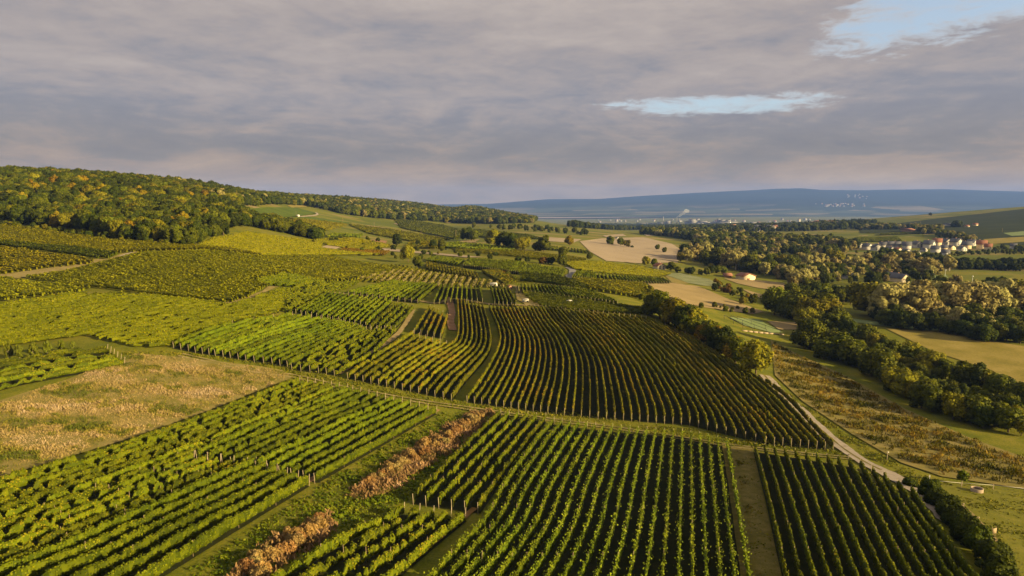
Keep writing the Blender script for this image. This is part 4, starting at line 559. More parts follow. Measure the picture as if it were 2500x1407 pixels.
TERRAIN = [
 (4.96, 78.0, 15.73),
 (6.89, 110.0, 12.92),
 (23.23, 150.0, 10.36),
 (9.76, 158.0, 11.74),
 (12.28, 201.0, 16.94),
 (15.52, 256.0, 22.53),
 (-3.62, 300.0, 24.33),
 (19.91, 330.0, 24.78),
 (23.78, 395.0, 23.82),
 (28.84, 480.0, 24.72),
 (37.18, 620.0, 23.74),
 (47.91, 800.0, 22.79),
 (68.77, 1150.0, 20.24),
 (101.56, 1700.0, 16.42),
 (74.72, 203.0, 9.53),
 (51.15, 185.0, 11.68),
 (97.06, 290.0, 7.75),
 (161.72, 470.0, 6.98),
 (215.03, 650.0, 6.35),
 (303.47, 920.0, 6.19),
 (428.05, 1300.0, 3.42),
 (575.6, 1750.0, -0.5),
 (971.17, 2500.0, -13.02),
 (55.64, 262.0, 19.25),
 (96.66, 400.0, 12.45),
 (101.05, 560.0, 13.78),
 (167.93, 800.0, 13.21),
 (31.44, 76.0, 16.87),
 (59.82, 128.0, 11.05),
 (73.72, 112.0, 11.33),
 (61.06, 78.0, 15.73),
 (121.99, 160.0, 6.02),
 (133.73, 207.0, 3.33),
 (203.39, 290.0, 2.37),
 (236.99, 372.0, 2.14),
 (316.92, 500.0, 3.6),
 (423.14, 670.0, 4.7),
 (468.48, 780.0, 5.01),
 (604.11, 960.0, 9.61),
 (784.91, 1250.0, 16.79),
 (1034.45, 1650.0, 24.57),
 (1465.77, 2000.0, 51.45),
 (1021.23, 1800.0, 18.13),
 (634.42, 860.0, 9.7),
 (845.91, 1150.0, 20.24),
 (717.63, 1500.0, 8.14),
 (458.81, 900.0, 7.36),
 (-55.69, 70.0, 20.27),
 (-77.34, 99.0, 19.57),
 (-107.67, 140.0, 21.67),
 (-137.22, 180.0, 24.23),
 (-179.23, 237.0, 28.94),
 (-201.93, 268.0, 33.02),
 (-251.15, 335.0, 40.41),
 (-306.05, 410.0, 50.71),
 (-162.29, 330.0, 40.7),
 (-174.32, 530.0, 41.68),
 (-187.55, 455.0, 48.34),
 (-240.37, 760.0, 47.29),
 (-167.45, 800.0, 32.34),
 (-260.89, 1250.0, 46.51),
 (-116.49, 1300.0, 26.67),
 (-170.01, 1900.0, 33.86),
 (-89.08, 370.0, 27.23),
 (-84.73, 255.0, 29.68),
 (-60.54, 250.0, 25.71),
 (-44.25, 181.0, 20.66),
 (-54.06, 160.0, 18.21),
 (-35.17, 102.0, 15.68),
 (-25.9, 74.0, 18.0),
 (-108.23, 210.0, 28.62),
 (-165.71, 290.0, 36.06),
 (-95.02, 155.0, 22.44),
 (-29.12, 240.0, 22.67),
 (-60.15, 400.0, 26.98),
 (-95.89, 640.0, 26.4),
 (-11.62, 190.0, 17.52),
 (-140.44, 360.0, 36.78),
 (-430.0, 620.0, 84.0),
 (-300.0, 560.0, 72.0),
 (-560.0, 560.0, 86.0),
 (-420.0, 800.0, 85.0),
 (-420.0, 1050.0, 74.0),
 (-620.0, 1100.0, 80.0),
 (-320.0, 1250.0, 58.0),
 (-700.0, 900.0, 85.0),
 (-400.0, 1500.0, 70.0),
 (-200.0, 1500.0, 44.0),
 (-300.0, 2200.0, 58.0),
 (-150.0, 2000.0, 47.0),
 (50.0, 2600.0, 5.0),
 (-50.0, 3200.0, 8.0),
 (-350.0, 3200.0, 30.0),
 (-900.0, 2200.0, 70.0),
 (-1200.0, 1200.0, 90.0),
 (-450.0, 350.0, 50.0),
 (-650.0, 400.0, 72.0),
 (-250.0, 80.0, 30.0),
 (-500.0, 150.0, 50.0),
 (-120.0, 20.0, 23.0),
 (0.0, 20.0, 16.0),
 (120.0, 20.0, 9.0),
 (0.0, -150.0, 18.0),
 (-250.0, -150.0, 35.0),
 (250.0, -150.0, 5.0),
 (300.0, 100.0, 2.0),
 (500.0, 300.0, 4.0),
 (800.0, 600.0, 8.0),
 (1100.0, 1100.0, 28.0),
 (1500.0, 2050.0, 55.0),
 (2300.0, 2200.0, 75.0),
 (1000.0, 2700.0, -17.0),
 (1700.0, 3500.0, -38.0),
 (300.0, 3500.0, -50.0),
 (0.0, 5000.0, -72.0),
 (1500.0, 5200.0, -76.0),
 (3500.0, 5000.0, -60.0),
 (-2500.0, 5000.0, 60.0),
 (-3500.0, 2500.0, 80.0),
 (800.0, 4000.0, -62.0),
 (-1000.0, 5000.0, 0.0),
 (-2000.0, 8000.0, -40.0),
 (0.0, 8500.0, -78.0),
 (3000.0, 8500.0, -78.0),
 (6500.0, 8500.0, -70.0),
 (5000.0, 4000.0, -20.0),
 (4000.0, 2000.0, 60.0),
]
HOUSES = [
 (438.4, 861.7, 10.3, 7.4, 3.7, 3.1, 25, 'white', 'slate', 2, 'house', 'white house with black roof at the left end of the village', 'village houses'),
 (438.2, 842.1, 11.1, 8.0, 4.0, 3.3, 60, 'white', 'slate', 2, 'house', 'white gabled house second from the left of the village', 'village houses'),
 (440.5, 823.5, 11.9, 8.5, 4.3, 3.6, 20, 'white', 'slate', 2, 'house', 'white house with grey roof beside the second gap of the village', 'village houses'),
 (466.4, 859.0, 11.3, 8.2, 4.1, 3.4, 75, 'white', 'slate', 2, 'house', 'grey-roofed house behind the left village row', 'village houses'),
 (474.8, 858.3, 12.4, 8.9, 4.4, 3.7, 80, 'grey', 'slate', 2, 'house', 'grey house behind the bright gable of the village', 'village houses'),
 (443.9, 800.2, 9.6, 6.9, 3.5, 2.9, 35, 'white', 'slate', 2, 'house', 'bright white gable in the front village row', 'village houses'),
 (449.0, 794.7, 8.6, 6.2, 3.1, 2.6, 50, 'cream', 'red', 2, 'house', 'red-roofed house low in the front village row', 'village houses'),
 (482.7, 857.7, 12.3, 8.9, 4.4, 3.7, 85, 'white', 'slate', 2, 'house', 'flat dark-roofed house behind the red front roof', 'village houses'),
 (488.1, 844.6, 13.2, 9.5, 4.7, 4.0, 85, 'white', 'slate', 2, 'house', 'white house with solar panels in the village middle', 'village houses'),
 (446.1, 772.0, 9.3, 6.7, 3.3, 2.8, 40, 'white', 'slate', 2, 'house', 'white gable front row right of the red roof', 'village houses'),
 (451.3, 761.2, 7.3, 5.3, 2.6, 2.2, 40, 'white', 'slate', 2, 'house', 'small white gable at the village front edge', 'village houses'),
 (510.5, 861.2, 12.4, 8.9, 4.5, 3.7, 40, 'white', 'slate', 2, 'house', 'dark-roofed white house right of the solar roof', 'village houses'),
 (520.9, 852.8, 14.3, 10.3, 5.2, 4.3, 65, 'grey', 'slate', 2, 'house', 'big grey-roofed house in the village centre', 'village houses'),
 (553.3, 888.8, 13.9, 10.0, 5.0, 4.2, 80, 'cream', 'red', 2, 'house', 'orange-roofed house at the upper village', 'village houses'),
 (494.8, 797.0, 11.5, 8.3, 4.1, 3.4, 70, 'white', 'slate', 2, 'house', 'white house below the big grey roof', 'village houses'),
 (516.8, 816.1, 9.8, 7.0, 3.5, 2.9, 75, 'cream', 'slate', 2, 'house', 'beige house right of the village centre', 'village houses'),
 (571.7, 899.4, 11.9, 8.5, 4.3, 3.6, 35, 'white', 'slate', 2, 'house', 'white house with steep roof at the top of the village', 'village houses'),
 (531.0, 825.4, 7.9, 5.7, 2.9, 2.4, 40, 'cream', 'slate', 2, 'house', 'pale gable beside the beige house', 'village houses'),
 (574.0, 882.8, 13.8, 9.9, 5.0, 4.1, 50, 'white', 'slate', 2, 'house', 'long white gabled house at the upper right village', 'village houses'),
 (532.1, 807.2, 8.7, 6.3, 3.1, 2.6, 40, 'white', 'slate', 2, 'house', 'white gable at the right front of the village', 'village houses'),
 (558.2, 838.0, 13.1, 9.4, 4.7, 3.9, 80, 'cream', 'slate', 2, 'house', 'cream house behind the right front gable', 'village houses'),
 (590.4, 877.3, 11.6, 8.3, 4.2, 3.5, 60, 'white', 'slate', 2, 'house', 'slate-roofed house by the street pole', 'village houses'),
 (577.1, 839.3, 14.1, 10.2, 5.1, 4.2, 80, 'cream', 'red', 2, 'house', 'left red-roofed house at the right end of the village', 'village houses'),
 (569.2, 816.2, 10.8, 7.8, 3.9, 3.2, 75, 'cream', 'red', 2, 'house', 'right red-roofed house at the right end of the village', 'village houses'),
 (605.4, 824.3, 8.9, 6.4, 3.2, 2.7, 80, 'grey', 'slate', 2, 'house', 'lone grey house right of the village', 'village houses'),
 (480.0, 755.1, 10.0, 7.2, 3.6, 3.0, 85, 'grey', 'slate', 2, 'house', 'low grey house at the lower village edge', 'village houses'),
 (488.3, 809.2, 6.8, 4.9, 2.4, 2.0, 50, 'white', 'slate', 2, 'house', 'small white house beside the village trees', 'village houses'),
 (450.9, 853.8, 7.2, 5.2, 2.6, 2.2, 80, 'white', 'slate', 2, 'house', 'low white house between left gables', 'village houses'),
 (168.5, 489.9, 10.0, 9.0, 2.9, 1.8, 10, 'cream', 'brown', 0, 'barn', 'cream gabled barn with brown roof beside the tan field', ''),
 (158.8, 501.6, 15.0, 4.5, 1.5, 0.9, 85, 'brick', 'brown', 0, 'shed', 'long low brown-roofed shed left of the cream barn', ''),
 (112.1, 517.2, 7.4, 6.7, 2.5, 1.9, 20, 'cream', 'red', 2, 'cottage', 'little cream cottage with red roof beyond the vines', ''),
 (288.4, 505.5, 7.9, 11.0, 3.0, 3.0, 25, 'cream', 'slate', 2, 'house', 'gabled house half hidden behind the big willows', ''),
 (288.9, 515.9, 6.8, 8.9, 3.1, 2.8, 25, 'white', 'slate', 2, 'house', 'dark-roofed twin of the half hidden gabled house', ''),
 (262.9, 520.5, 4.4, 4.4, 3.7, 0.9, 60, 'white', 'slate', 2, 'house', 'small white house hidden in the middle willow belt', ''),
 (257.4, 525.6, 3.8, 3.8, 1.3, 0.6, 85, 'white', 'slate', 0, 'shed', 'low white shed among willow trees', ''),
 (204.1, 489.2, 2.6, 2.6, 1.5, 0.4, 70, 'cream', 'slate', 0, 'shed', 'small pale garden shed by the tan field', ''),
 (199.7, 490.0, 2.4, 1.4, 0.9, 0.2, 85, 'white', 'white', 0, 'shed', 'tiny white shed next to the pale garden shed', ''),
 (-0.9, 292.2, 1.8, 1.4, 1.1, 0.5, 30, 'brick', 'red', 1, 'hut', 'small orange-brown hut at the corner of the thin dark rows', ''),
 (-242.7, 779.0, 3.3, 2.3, 1.4, 0.5, 80, 'white', 'white', 1, 'hut', 'tiny white hut on the vivid green slope', ''),
 (706.0, 1222.8, 33.7, 8.4, 3.7, 1.5, 88, 'brick', 'brown', 0, 'shed', 'long reddish shed on the right slope', ''),
 (874.1, 1371.9, 21.4, 10.7, 3.3, 1.6, 85, 'white', 'slate', 0, 'shed', 'whitish greenhouse block on the right slope', ''),
 (853.3, 1285.9, 10.8, 6.5, 2.3, 1.5, 80, 'cream', 'brown', 0, 'shed', 'left cream farm building on the right slope', ''),
 (891.0, 1318.2, 11.1, 7.7, 3.2, 2.0, 70, 'cream', 'brown', 0, 'shed', 'right cream farm building on the right slope', ''),
 (139.7, 904.2, 5.4, 4.3, 1.6, 1.1, 80, 'white', 'slate', 0, 'cottage', 'little white cottage behind the tan field bushes', ''),
 (-403.1, 1050.0, 7.6, 6.0, 4.2, 3.0, 60, 'cream', 'red', 1, 'ridge_house', 'red-roofed house among trees on the ridge', ''),
 (-303.7, 1700.0, 8.2, 6.5, 4.5, 3.3, 60, 'cream', 'brown', 1, 'ridge_house', 'pale house in the far ridge wood', ''),
]
TOWN = [
 (556.3, 1553.5, 14.6, 238),
 (531.0, 1482.7, 10.9, 262),
 (551.7, 1538.9, 10.9, 228),
 (615.1, 1730.2, 14.0, 355),
 (556.2, 1539.9, 12.0, 231),
 (554.7, 1534.3, 10.8, 7),
 (630.8, 1731.2, 10.2, 123),
 (539.7, 1496.7, 11.6, 302),
 (567.1, 1555.2, 13.2, 255),
 (610.9, 1742.8, 13.3, 208),
 (577.4, 1503.6, 14.2, 130),
 (694.2, 1856.0, 11.4, 35),
 (732.7, 1940.5, 10.5, 148),
 (571.9, 1524.2, 14.2, 0),
 (572.3, 1535.4, 10.3, 192),
 (658.4, 1716.4, 10.4, 322),
 (600.0, 1611.0, 11.7, 159),
 (570.5, 1523.7, 13.8, 60),
 (707.0, 1806.0, 10.1, 238),
 (853.3, 2120.0, 12.8, 229),
 (655.5, 1647.7, 13.8, 214),
 (875.2, 2188.5, 12.1, 108),
 (670.2, 1721.6, 14.9, 303),
 (670.3, 1699.7, 11.1, 201),
 (736.1, 1813.5, 12.9, 21),
 (839.3, 2068.9, 11.3, 312),
 (824.0, 2087.9, 10.4, 46),
 (925.7, 2114.6, 10.1, 188),
 (962.2, 2169.3, 14.8, 247),
 (1010.2, 2196.1, 11.9, 321),
 (861.3, 1976.1, 14.1, 127),
 (1010.9, 2216.2, 13.1, 283),
 (850.3, 1944.1, 14.4, 309),
 (1077.2, 2488.2, 10.5, 262),
 (982.0, 2113.2, 13.5, 131),
 (855.4, 1920.5, 12.5, 266),
 (906.5, 2076.3, 10.3, 116),
 (911.3, 1909.2, 13.1, 37),
 (865.0, 1839.4, 11.0, 8),
 (974.5, 2106.9, 11.2, 23),
 (978.8, 2098.7, 12.9, 67),
 (1031.6, 2226.7, 12.3, 169),
 (899.9, 1860.5, 12.9, 71),
 (859.6, 1785.8, 12.4, 183),
 (852.1, 1755.6, 10.1, 325),
 (1048.2, 2265.6, 11.6, 69),
 (858.0, 2474.9, 12.7, 22),
 (596.8, 1738.5, 13.5, 174),
 (591.7, 1828.5, 14.5, 213),
 (873.5, 2534.0, 12.5, 7),
 (741.9, 2225.8, 12.9, 311),
 (858.6, 2739.3, 10.6, 131),
 (597.9, 1745.6, 11.9, 355),
 (713.9, 2151.9, 14.2, 42),
 (883.5, 2109.4, 11.6, 44),
 (944.0, 2258.9, 13.5, 254),
 (848.3, 1995.5, 12.4, 5),
 (966.1, 2327.1, 13.1, 265),
 (809.8, 1972.5, 13.3, 226),
 (941.0, 2249.6, 12.0, 128),
 (911.1, 2215.9, 14.0, 102),
]
FAR_TOWN = [
 (2449, 5855, 19, 162),
 (1312, 7050, 16, 20),
 (1835, 5098, 15, 86),
 (990, 6490, 23, 211),
 (1499, 6093, 20, 319),
 (1843, 6824, 12, 311),
 (777, 6074, 19, 158),
 (1950, 5764, 20, 207),
 (1874, 6916, 22, 121),
 (2019, 5266, 24, 59),
 (1566, 5840, 20, 188),
 (1165, 6384, 14, 5),
 (2142, 5711, 12, 115),
 (1359, 6540, 20, 266),
 (1489, 5189, 14, 358),
 (2711, 6344, 23, 198),
 (1031, 6507, 20, 3),
 (1467, 6012, 23, 175),
 (1587, 5788, 14, 328),
 (2718, 6270, 15, 199),
 (1647, 5497, 16, 8),
 (1627, 6950, 17, 281),
 (1684, 6491, 23, 111),
 (2541, 6455, 22, 88),
 (1691, 5670, 23, 240),
 (1050, 6362, 21, 347),
 (1806, 5125, 18, 352),
 (1009, 7046, 18, 148),
 (2247, 5597, 14, 263),
 (2268, 5589, 16, 195),
 (2023, 6233, 14, 278),
 (1731, 5866, 14, 274),
 (1146, 7490, 17, 275),
 (2500, 5563, 17, 288),
 (1133, 7277, 14, 275),
 (1456, 5344, 22, 206),
 (1303, 6304, 14, 222),
 (2414, 5585, 13, 214),
 (1710, 5220, 14, 11),
 (913, 7259, 12, 145),
]
PLANT = [
 (1232, 4685, 39, 30, 37),
 (1201, 4697, 34, 25, 23),
 (1267, 4671, 168, 30, 11),
 (1381, 4836, 75, 25, 17),
 (1432, 4609, 155, 40, 19),
 (1393, 4625, 22, 16, 39),
 (1418, 4615, 39, 20, 33),
 (1452, 4602, 28, 16, 30),
 (1462, 4598, 8, 5, 36),
 (1378, 4630, 72, 30, 17),
 (1053, 4764, 86, 30, 17),
 (1002, 4790, 69, 25, 11),
 (924, 4830, 87, 25, 12),
 (1084, 4749, 40, 15, 26),
 (1397, 5030, 66, 25, 21),
 (1658, 4704, 56, 22, 14),
]
CHIMNEYS = [
 (1135, 4725, 48),
 (1153, 4718, 45),
 (1051, 4765, 57),
]
TOWERS = [
 (988.3, 2359.4, 7.1, 19.8, 'flat', 'pale round water tower above the little town'),
 (1049.6, 2229.8, 5.4, 16.1, 'spire', 'church tower with spire on the town knoll'),
 (974.0, 2173.5, 5.2, 11.7, 'flat', 'stubby brown tower on the town knoll'),
 (957.3, 2075.3, 6.2, 12.4, 'spire', 'reddish church with pointed roof on the town knoll'),
]
POLES = [
 (-242.0, 769.4, 5.5, 'thin pole beside the tiny white hut'),
 (-203.9, 826.2, 7.4, 'utility pole on the vivid green field'),
 (-171.4, 853.0, 7.2, 'utility pole beside the tan patch'),
 (-110.0, 827.9, 6.5, 'utility pole right of the dark round tree'),
 (-62.1, 756.3, 8.6, 'utility pole left of the dark leafy tree'),
 (109.8, 669.9, 6.4, 'slim pole standing in the tan field'),
 (774.0, 1080.6, 7.1, 'utility pole on the right slope'),
 (610.5, 893.1, 7.0, 'street pole behind the village red roofs'),
 (512.5, 913.2, 6.6, 'utility pole behind the village'),
 (859.8, 1442.9, 9.5, 'thin pole left of the greenhouse block'),
 (303.8, 447.8, 10.5, 'tall white floodlight mast at the sports pitch'),
 (332.4, 521.2, 6.9, 'second white floodlight mast behind the pale willow'),
 (2.7, 280.0, 3.2, 'pale post beside the orange hut track'),
]
FENCE = [
 (73.1, 114.7),
 (78.5, 114.2),
 (84.0, 114.1),
 (88.9, 113.4),
]
TROUGH = [
 (79.9, 112.3),
]
PATH_POSTS = [
 (70.1, 101.2),
 (68.1, 94.9),
]
SIGN = [
 (66.7, 89.8),
]
ARENA = [
 (96.1, 280.8),
 (116.1, 287.0),
 (96.0, 305.1),
 (103.6, 310.0),
]
GOALS = [
 (321.7, 479.0),
 (335.8, 481.3),
]
PATH_SIGN = [
 (73.3, 128.5),
]
SMALL = [
 (5.2, 260.0),
 (21.8, 257.3),
 (-8.1, 298.1),
 (111.7, 681.4),
]
TUFTS = [
 ('strip_grass', [(45.53, 135.09), (47.08, 133.98), (43.72, 122.82), (40.58, 112.54), (37.75, 103.35), (35.29, 95.4), (33.21, 88.64), (31.46, 82.91), (29.99, 78.06), (28.77, 73.96), (27.75, 74.01), (28.93, 78.17), (30.35, 83.09), (32.05, 88.9), (34.07, 95.78), (36.46, 103.88), (39.22, 113.25), (42.27, 123.73)], 3, (0.25, 0.7), 'scrub', 'browned tall grass along the olive-brown strip'),
 ('rusty_weeds', [(-5.17, 152.01), (-3.51, 149.38), (-5.5, 143.18), (-7.32, 137.2), (-8.99, 131.47), (-11.0, 126.26), (-12.85, 121.29), (-14.55, 116.54), (-15.84, 112.61), (-17.03, 108.84), (-18.13, 105.21), (-19.57, 102.83), (-20.93, 100.52), (-22.23, 98.27), (-26.35, 101.19), (-25.51, 105.09), (-24.58, 109.15), (-23.54, 113.65), (-22.38, 118.35), (-21.1, 123.25), (-19.34, 127.83), (-17.42, 132.6), (-15.35, 137.57), (-12.65, 143.45), (-9.71, 149.62)], 5.5, (0.45, 1.6), 'rustweed', 'rusty dead weeds filling the dry hedge beside the grass strip'),
 ('rusty_weeds', [(-26.44, 94.41), (-23.12, 88.26), (-23.76, 85.09), (-24.36, 82.14), (-24.93, 79.4), (-25.46, 77.09), (-25.98, 74.93), (-26.48, 72.94), (-27.84, 72.37), (-29.18, 71.81), (-30.5, 71.26), (-31.8, 70.72), (-31.69, 74.96), (-31.37, 77.06), (-31.05, 79.32), (-30.72, 81.75), (-30.39, 84.35), (-29.48, 86.68), (-28.53, 89.13), (-27.51, 91.71)], 5.5, (0.45, 1.6), 'rustweed', 'rusty dead weeds at the lower end of the dry hedge'),
 ('bank_grass', [(-5.58, 150.33), (-3.0, 151.61), (-5.99, 142.2), (-8.61, 133.32), (-10.89, 124.98), (-12.85, 116.5), (-14.51, 108.66), (-15.92, 101.45), (-18.55, 99.53), (-21.07, 97.64), (-23.5, 95.78), (-24.21, 91.01), (-24.84, 86.62), (-25.42, 82.62), (-25.95, 78.99), (-26.47, 75.71), (-28.49, 73.35), (-28.39, 77.08), (-28.33, 81.33), (-27.61, 84.98), (-26.83, 88.98), (-25.97, 93.32), (-24.99, 97.97), (-23.88, 102.92), (-22.41, 107.19), (-20.8, 111.65), (-19.02, 116.33), (-17.07, 121.24), (-14.94, 126.39), (-12.19, 133.88), (-9.08, 141.86)], 5, (0.2, 0.7), 'grass', 'rank grass between the rusty hedge and the vine rows'),
 ('strip_weeds', [(45.54, 135.65), (48.85, 134.02), (45.64, 122.84), (42.62, 112.56), (39.87, 103.36), (37.48, 95.38), (35.45, 88.6), (33.76, 82.85), (32.34, 77.98), (31.18, 73.86), (27.66, 74.02), (28.84, 78.2), (30.27, 83.15), (31.98, 89.02), (34.01, 95.96), (36.42, 104.15), (39.2, 113.61), (42.27, 124.19)], 9, (0.1, 0.35), 'verge', 'sparse dead weeds on the bare brown strip'),
 ('dry_weeds', [(-78.01, 92.9), (-77.47, 95.57), (-76.88, 98.38), (-76.0, 100.81), (-75.08, 103.35), (-74.1, 106.0), (-73.06, 108.77), (-71.95, 111.66), (-70.76, 114.67), (-69.5, 117.81), (-68.44, 121.24), (-67.29, 124.82), (-66.04, 128.54), (-64.68, 132.4), (-63.2, 136.41), (-61.62, 141.14), (-59.87, 146.05), (-57.93, 151.12), (-55.77, 156.31), (-53.33, 161.43), (-56.72, 165.16), (-61.99, 165.81), (-66.23, 165.78), (-70.46, 165.76), (-74.7, 165.76), (-78.97, 165.84), (-83.29, 166.03), (-88.24, 165.81), (-93.3, 165.83), (-95.08, 160.1), (-96.01, 155.08), (-96.89, 150.35), (-97.66, 145.82), (-98.89, 142.3), (-100.02, 138.87), (-101.03, 135.52), (-101.95, 132.24), (-102.87, 128.67), (-103.69, 125.21), (-96.26, 115.84), (-89.59, 107.44), (-83.53, 99.83)], 8.6, (0.35, 0.9), 'weed', 'tangled ochre and straw weeds with green patches'),
 ('scrub', [(102.6, 265.4), (102.25, 243.44), (103.65, 231.47), (104.81, 220.34), (105.66, 209.81), (105.12, 199.9), (104.45, 190.53), (103.67, 181.69), (102.82, 173.39), (102.92, 166.81), (102.95, 160.62), (102.95, 154.81), (102.93, 149.35), (103.74, 145.14), (104.5, 141.13), (105.2, 137.32), (105.86, 133.68), (106.48, 130.21), (95.02, 115.71), (92.51, 116.56), (89.97, 117.44), (87.41, 118.34), (84.82, 119.26), (82.19, 120.21), (79.53, 121.18), (78.13, 125.17), (76.61, 129.37), (76.66, 135.37), (76.63, 141.77), (76.48, 148.57), (76.88, 157.22), (77.12, 166.44), (77.14, 176.23), (78.71, 189.01), (80.12, 202.71), (88.79, 227.1)], 2.2, (0.5, 1.6), 'scrub', 'brown and rusty scrub on the bank right of the gravel road'),
 ('strip_grass', [(-37.42, 70.73), (-36.91, 73.05), (-36.38, 75.58), (-35.85, 78.33), (-35.31, 81.33), (-34.75, 84.63), (-34.16, 88.22), (-33.52, 92.13), (-32.81, 96.34), (-31.99, 100.79), (-31.02, 105.4), (-29.73, 109.96), (-28.28, 114.73), (-26.67, 119.73), (-24.87, 124.96), (-22.88, 130.43), (-20.68, 136.15), (-18.25, 142.14), (-15.59, 148.42), (-12.01, 149.46), (-8.37, 150.53), (-4.68, 151.63), (-8.08, 144.99), (-10.6, 138.64), (-12.9, 132.6), (-14.99, 126.83), (-17.15, 121.79), (-19.13, 116.99), (-20.93, 112.4), (-22.58, 108.02), (-24.08, 103.82), (-24.7, 100.92), (-21.92, 102.78), (-19.03, 104.68), (-15.17, 100.65), (-16.95, 96.64), (-18.57, 92.85), (-20.07, 89.27), (-21.45, 85.92), (-22.73, 82.78), (-23.93, 79.87), (-25.06, 77.18), (-26.14, 74.7), (-26.23, 72.21), (-28.13, 71.95), (-30.01, 71.7), (-31.88, 71.45), (-33.74, 71.21), (-35.59, 70.97)], 6, (0.15, 0.5), 'grass', 'lush green grass of the strip between the lower vineyards'),
 ('pasture_grass', [(76.13, 116.97), (79.74, 116.31), (83.32, 115.67), (85.89, 115.19), (88.44, 114.72), (90.99, 114.26), (93.53, 113.82), (85.74, 104.0), (78.71, 95.15), (72.57, 87.43), (67.4, 80.93), (63.17, 75.59), (60.7, 75.22), (58.3, 74.91), (59.77, 78.56), (61.59, 82.82), (63.78, 87.79), (66.35, 93.53), (69.3, 100.09), (72.64, 108.17)], 8, (0.12, 0.45), 'pasture', 'tufted sunlit pasture grass'),
 ('verge_grass', [(-97.6, 168.11), (-94.52, 168.58), (-91.49, 169.16), (-88.48, 169.84), (-85.49, 170.6), (-82.22, 170.25), (-78.99, 169.97), (-75.79, 169.76), (-72.63, 169.58), (-69.47, 169.44), (-66.33, 169.3), (-63.18, 169.16), (-60.03, 168.98), (-56.87, 168.76), (-52.94, 167.69), (-49.02, 166.5), (-45.14, 165.29), (-41.32, 164.13), (-38.11, 163.25), (-34.94, 162.43), (-31.8, 161.64), (-28.7, 160.88), (-25.62, 160.15), (-22.58, 159.43), (-19.55, 158.73), (-16.55, 158.04), (-13.58, 157.35), (-10.63, 156.66), (-7.49, 156.77), (-4.36, 156.87), (-1.21, 156.95), (1.94, 157.02), (5.09, 157.06), (8.24, 157.05), (11.39, 156.94), (14.53, 156.73), (17.37, 156.14), (20.19, 155.47), (22.96, 154.7), (25.69, 153.81), (28.37, 152.8), (30.99, 151.71), (33.57, 150.57), (36.1, 149.41), (38.58, 148.23), (41.02, 147.05), (43.4, 145.82), (45.74, 144.61), (48.05, 143.41), (50.32, 142.23), (52.55, 141.08), (54.76, 139.95), (56.94, 138.87), (59.1, 137.82), (61.24, 136.81), (63.36, 135.85), (65.47, 134.93), (66.76, 132.39), (67.99, 129.92), (65.33, 129.88), (62.7, 129.88), (60.09, 129.94), (57.51, 130.08), (55.2, 130.77), (52.88, 131.5), (50.54, 132.29), (48.2, 133.11), (45.83, 133.97), (43.71, 135.2), (41.56, 136.45), (39.36, 137.72), (37.13, 138.99), (34.84, 140.27), (32.35, 141.54), (29.8, 142.78), (27.2, 143.97), (24.54, 145.08), (21.82, 146.07), (19.04, 146.91), (16.21, 147.62), (13.35, 148.24), (10.47, 148.77), (7.56, 149.22), (4.63, 149.61), (1.85, 149.91), (-0.93, 150.19), (-3.72, 150.44), (-6.52, 150.67), (-9.32, 150.9), (-12.13, 151.12), (-14.95, 151.35), (-17.78, 151.57), (-20.61, 151.81), (-23.45, 152.06), (-26.49, 152.86), (-29.57, 153.67), (-32.68, 154.51), (-35.82, 155.38), (-39.01, 156.3), (-42.24, 157.26), (-45.52, 158.27), (-48.84, 159.31), (-52.2, 160.34), (-55.66, 161.91), (-59.12, 163.33), (-62.61, 164.74), (-66.17, 166.16), (-69.61, 166.17), (-73.06, 166.2), (-76.53, 166.26), (-80.03, 166.38), (-83.56, 166.58), (-86.6, 166.06), (-89.66, 165.63), (-92.75, 165.29), (-95.9, 165.06)], 5, (0.12, 0.45), 'verge', 'rough grass verges along the cart track'),
 ('road_grass', [(76.76, 195.22), (76.42, 183.91), (75.87, 173.22), (75.89, 166.01), (75.79, 159.1), (75.59, 152.49), (75.3, 146.19), (75.35, 141.01), (75.33, 136.05), (75.27, 131.33), (75.17, 126.84), (75.86, 123.32), (76.49, 119.94), (71.9, 112.49), (70.87, 115.53), (70.8, 119.66), (70.68, 123.98), (70.51, 128.53), (70.45, 133.14), (70.34, 137.97), (71.17, 144.69), (71.94, 151.77), (72.64, 159.23), (73.26, 167.09), (74.04, 175.75), (74.73, 184.91), (75.31, 194.56)], 5, (0.12, 0.45), 'verge', 'green verge along the gravel road'),
]
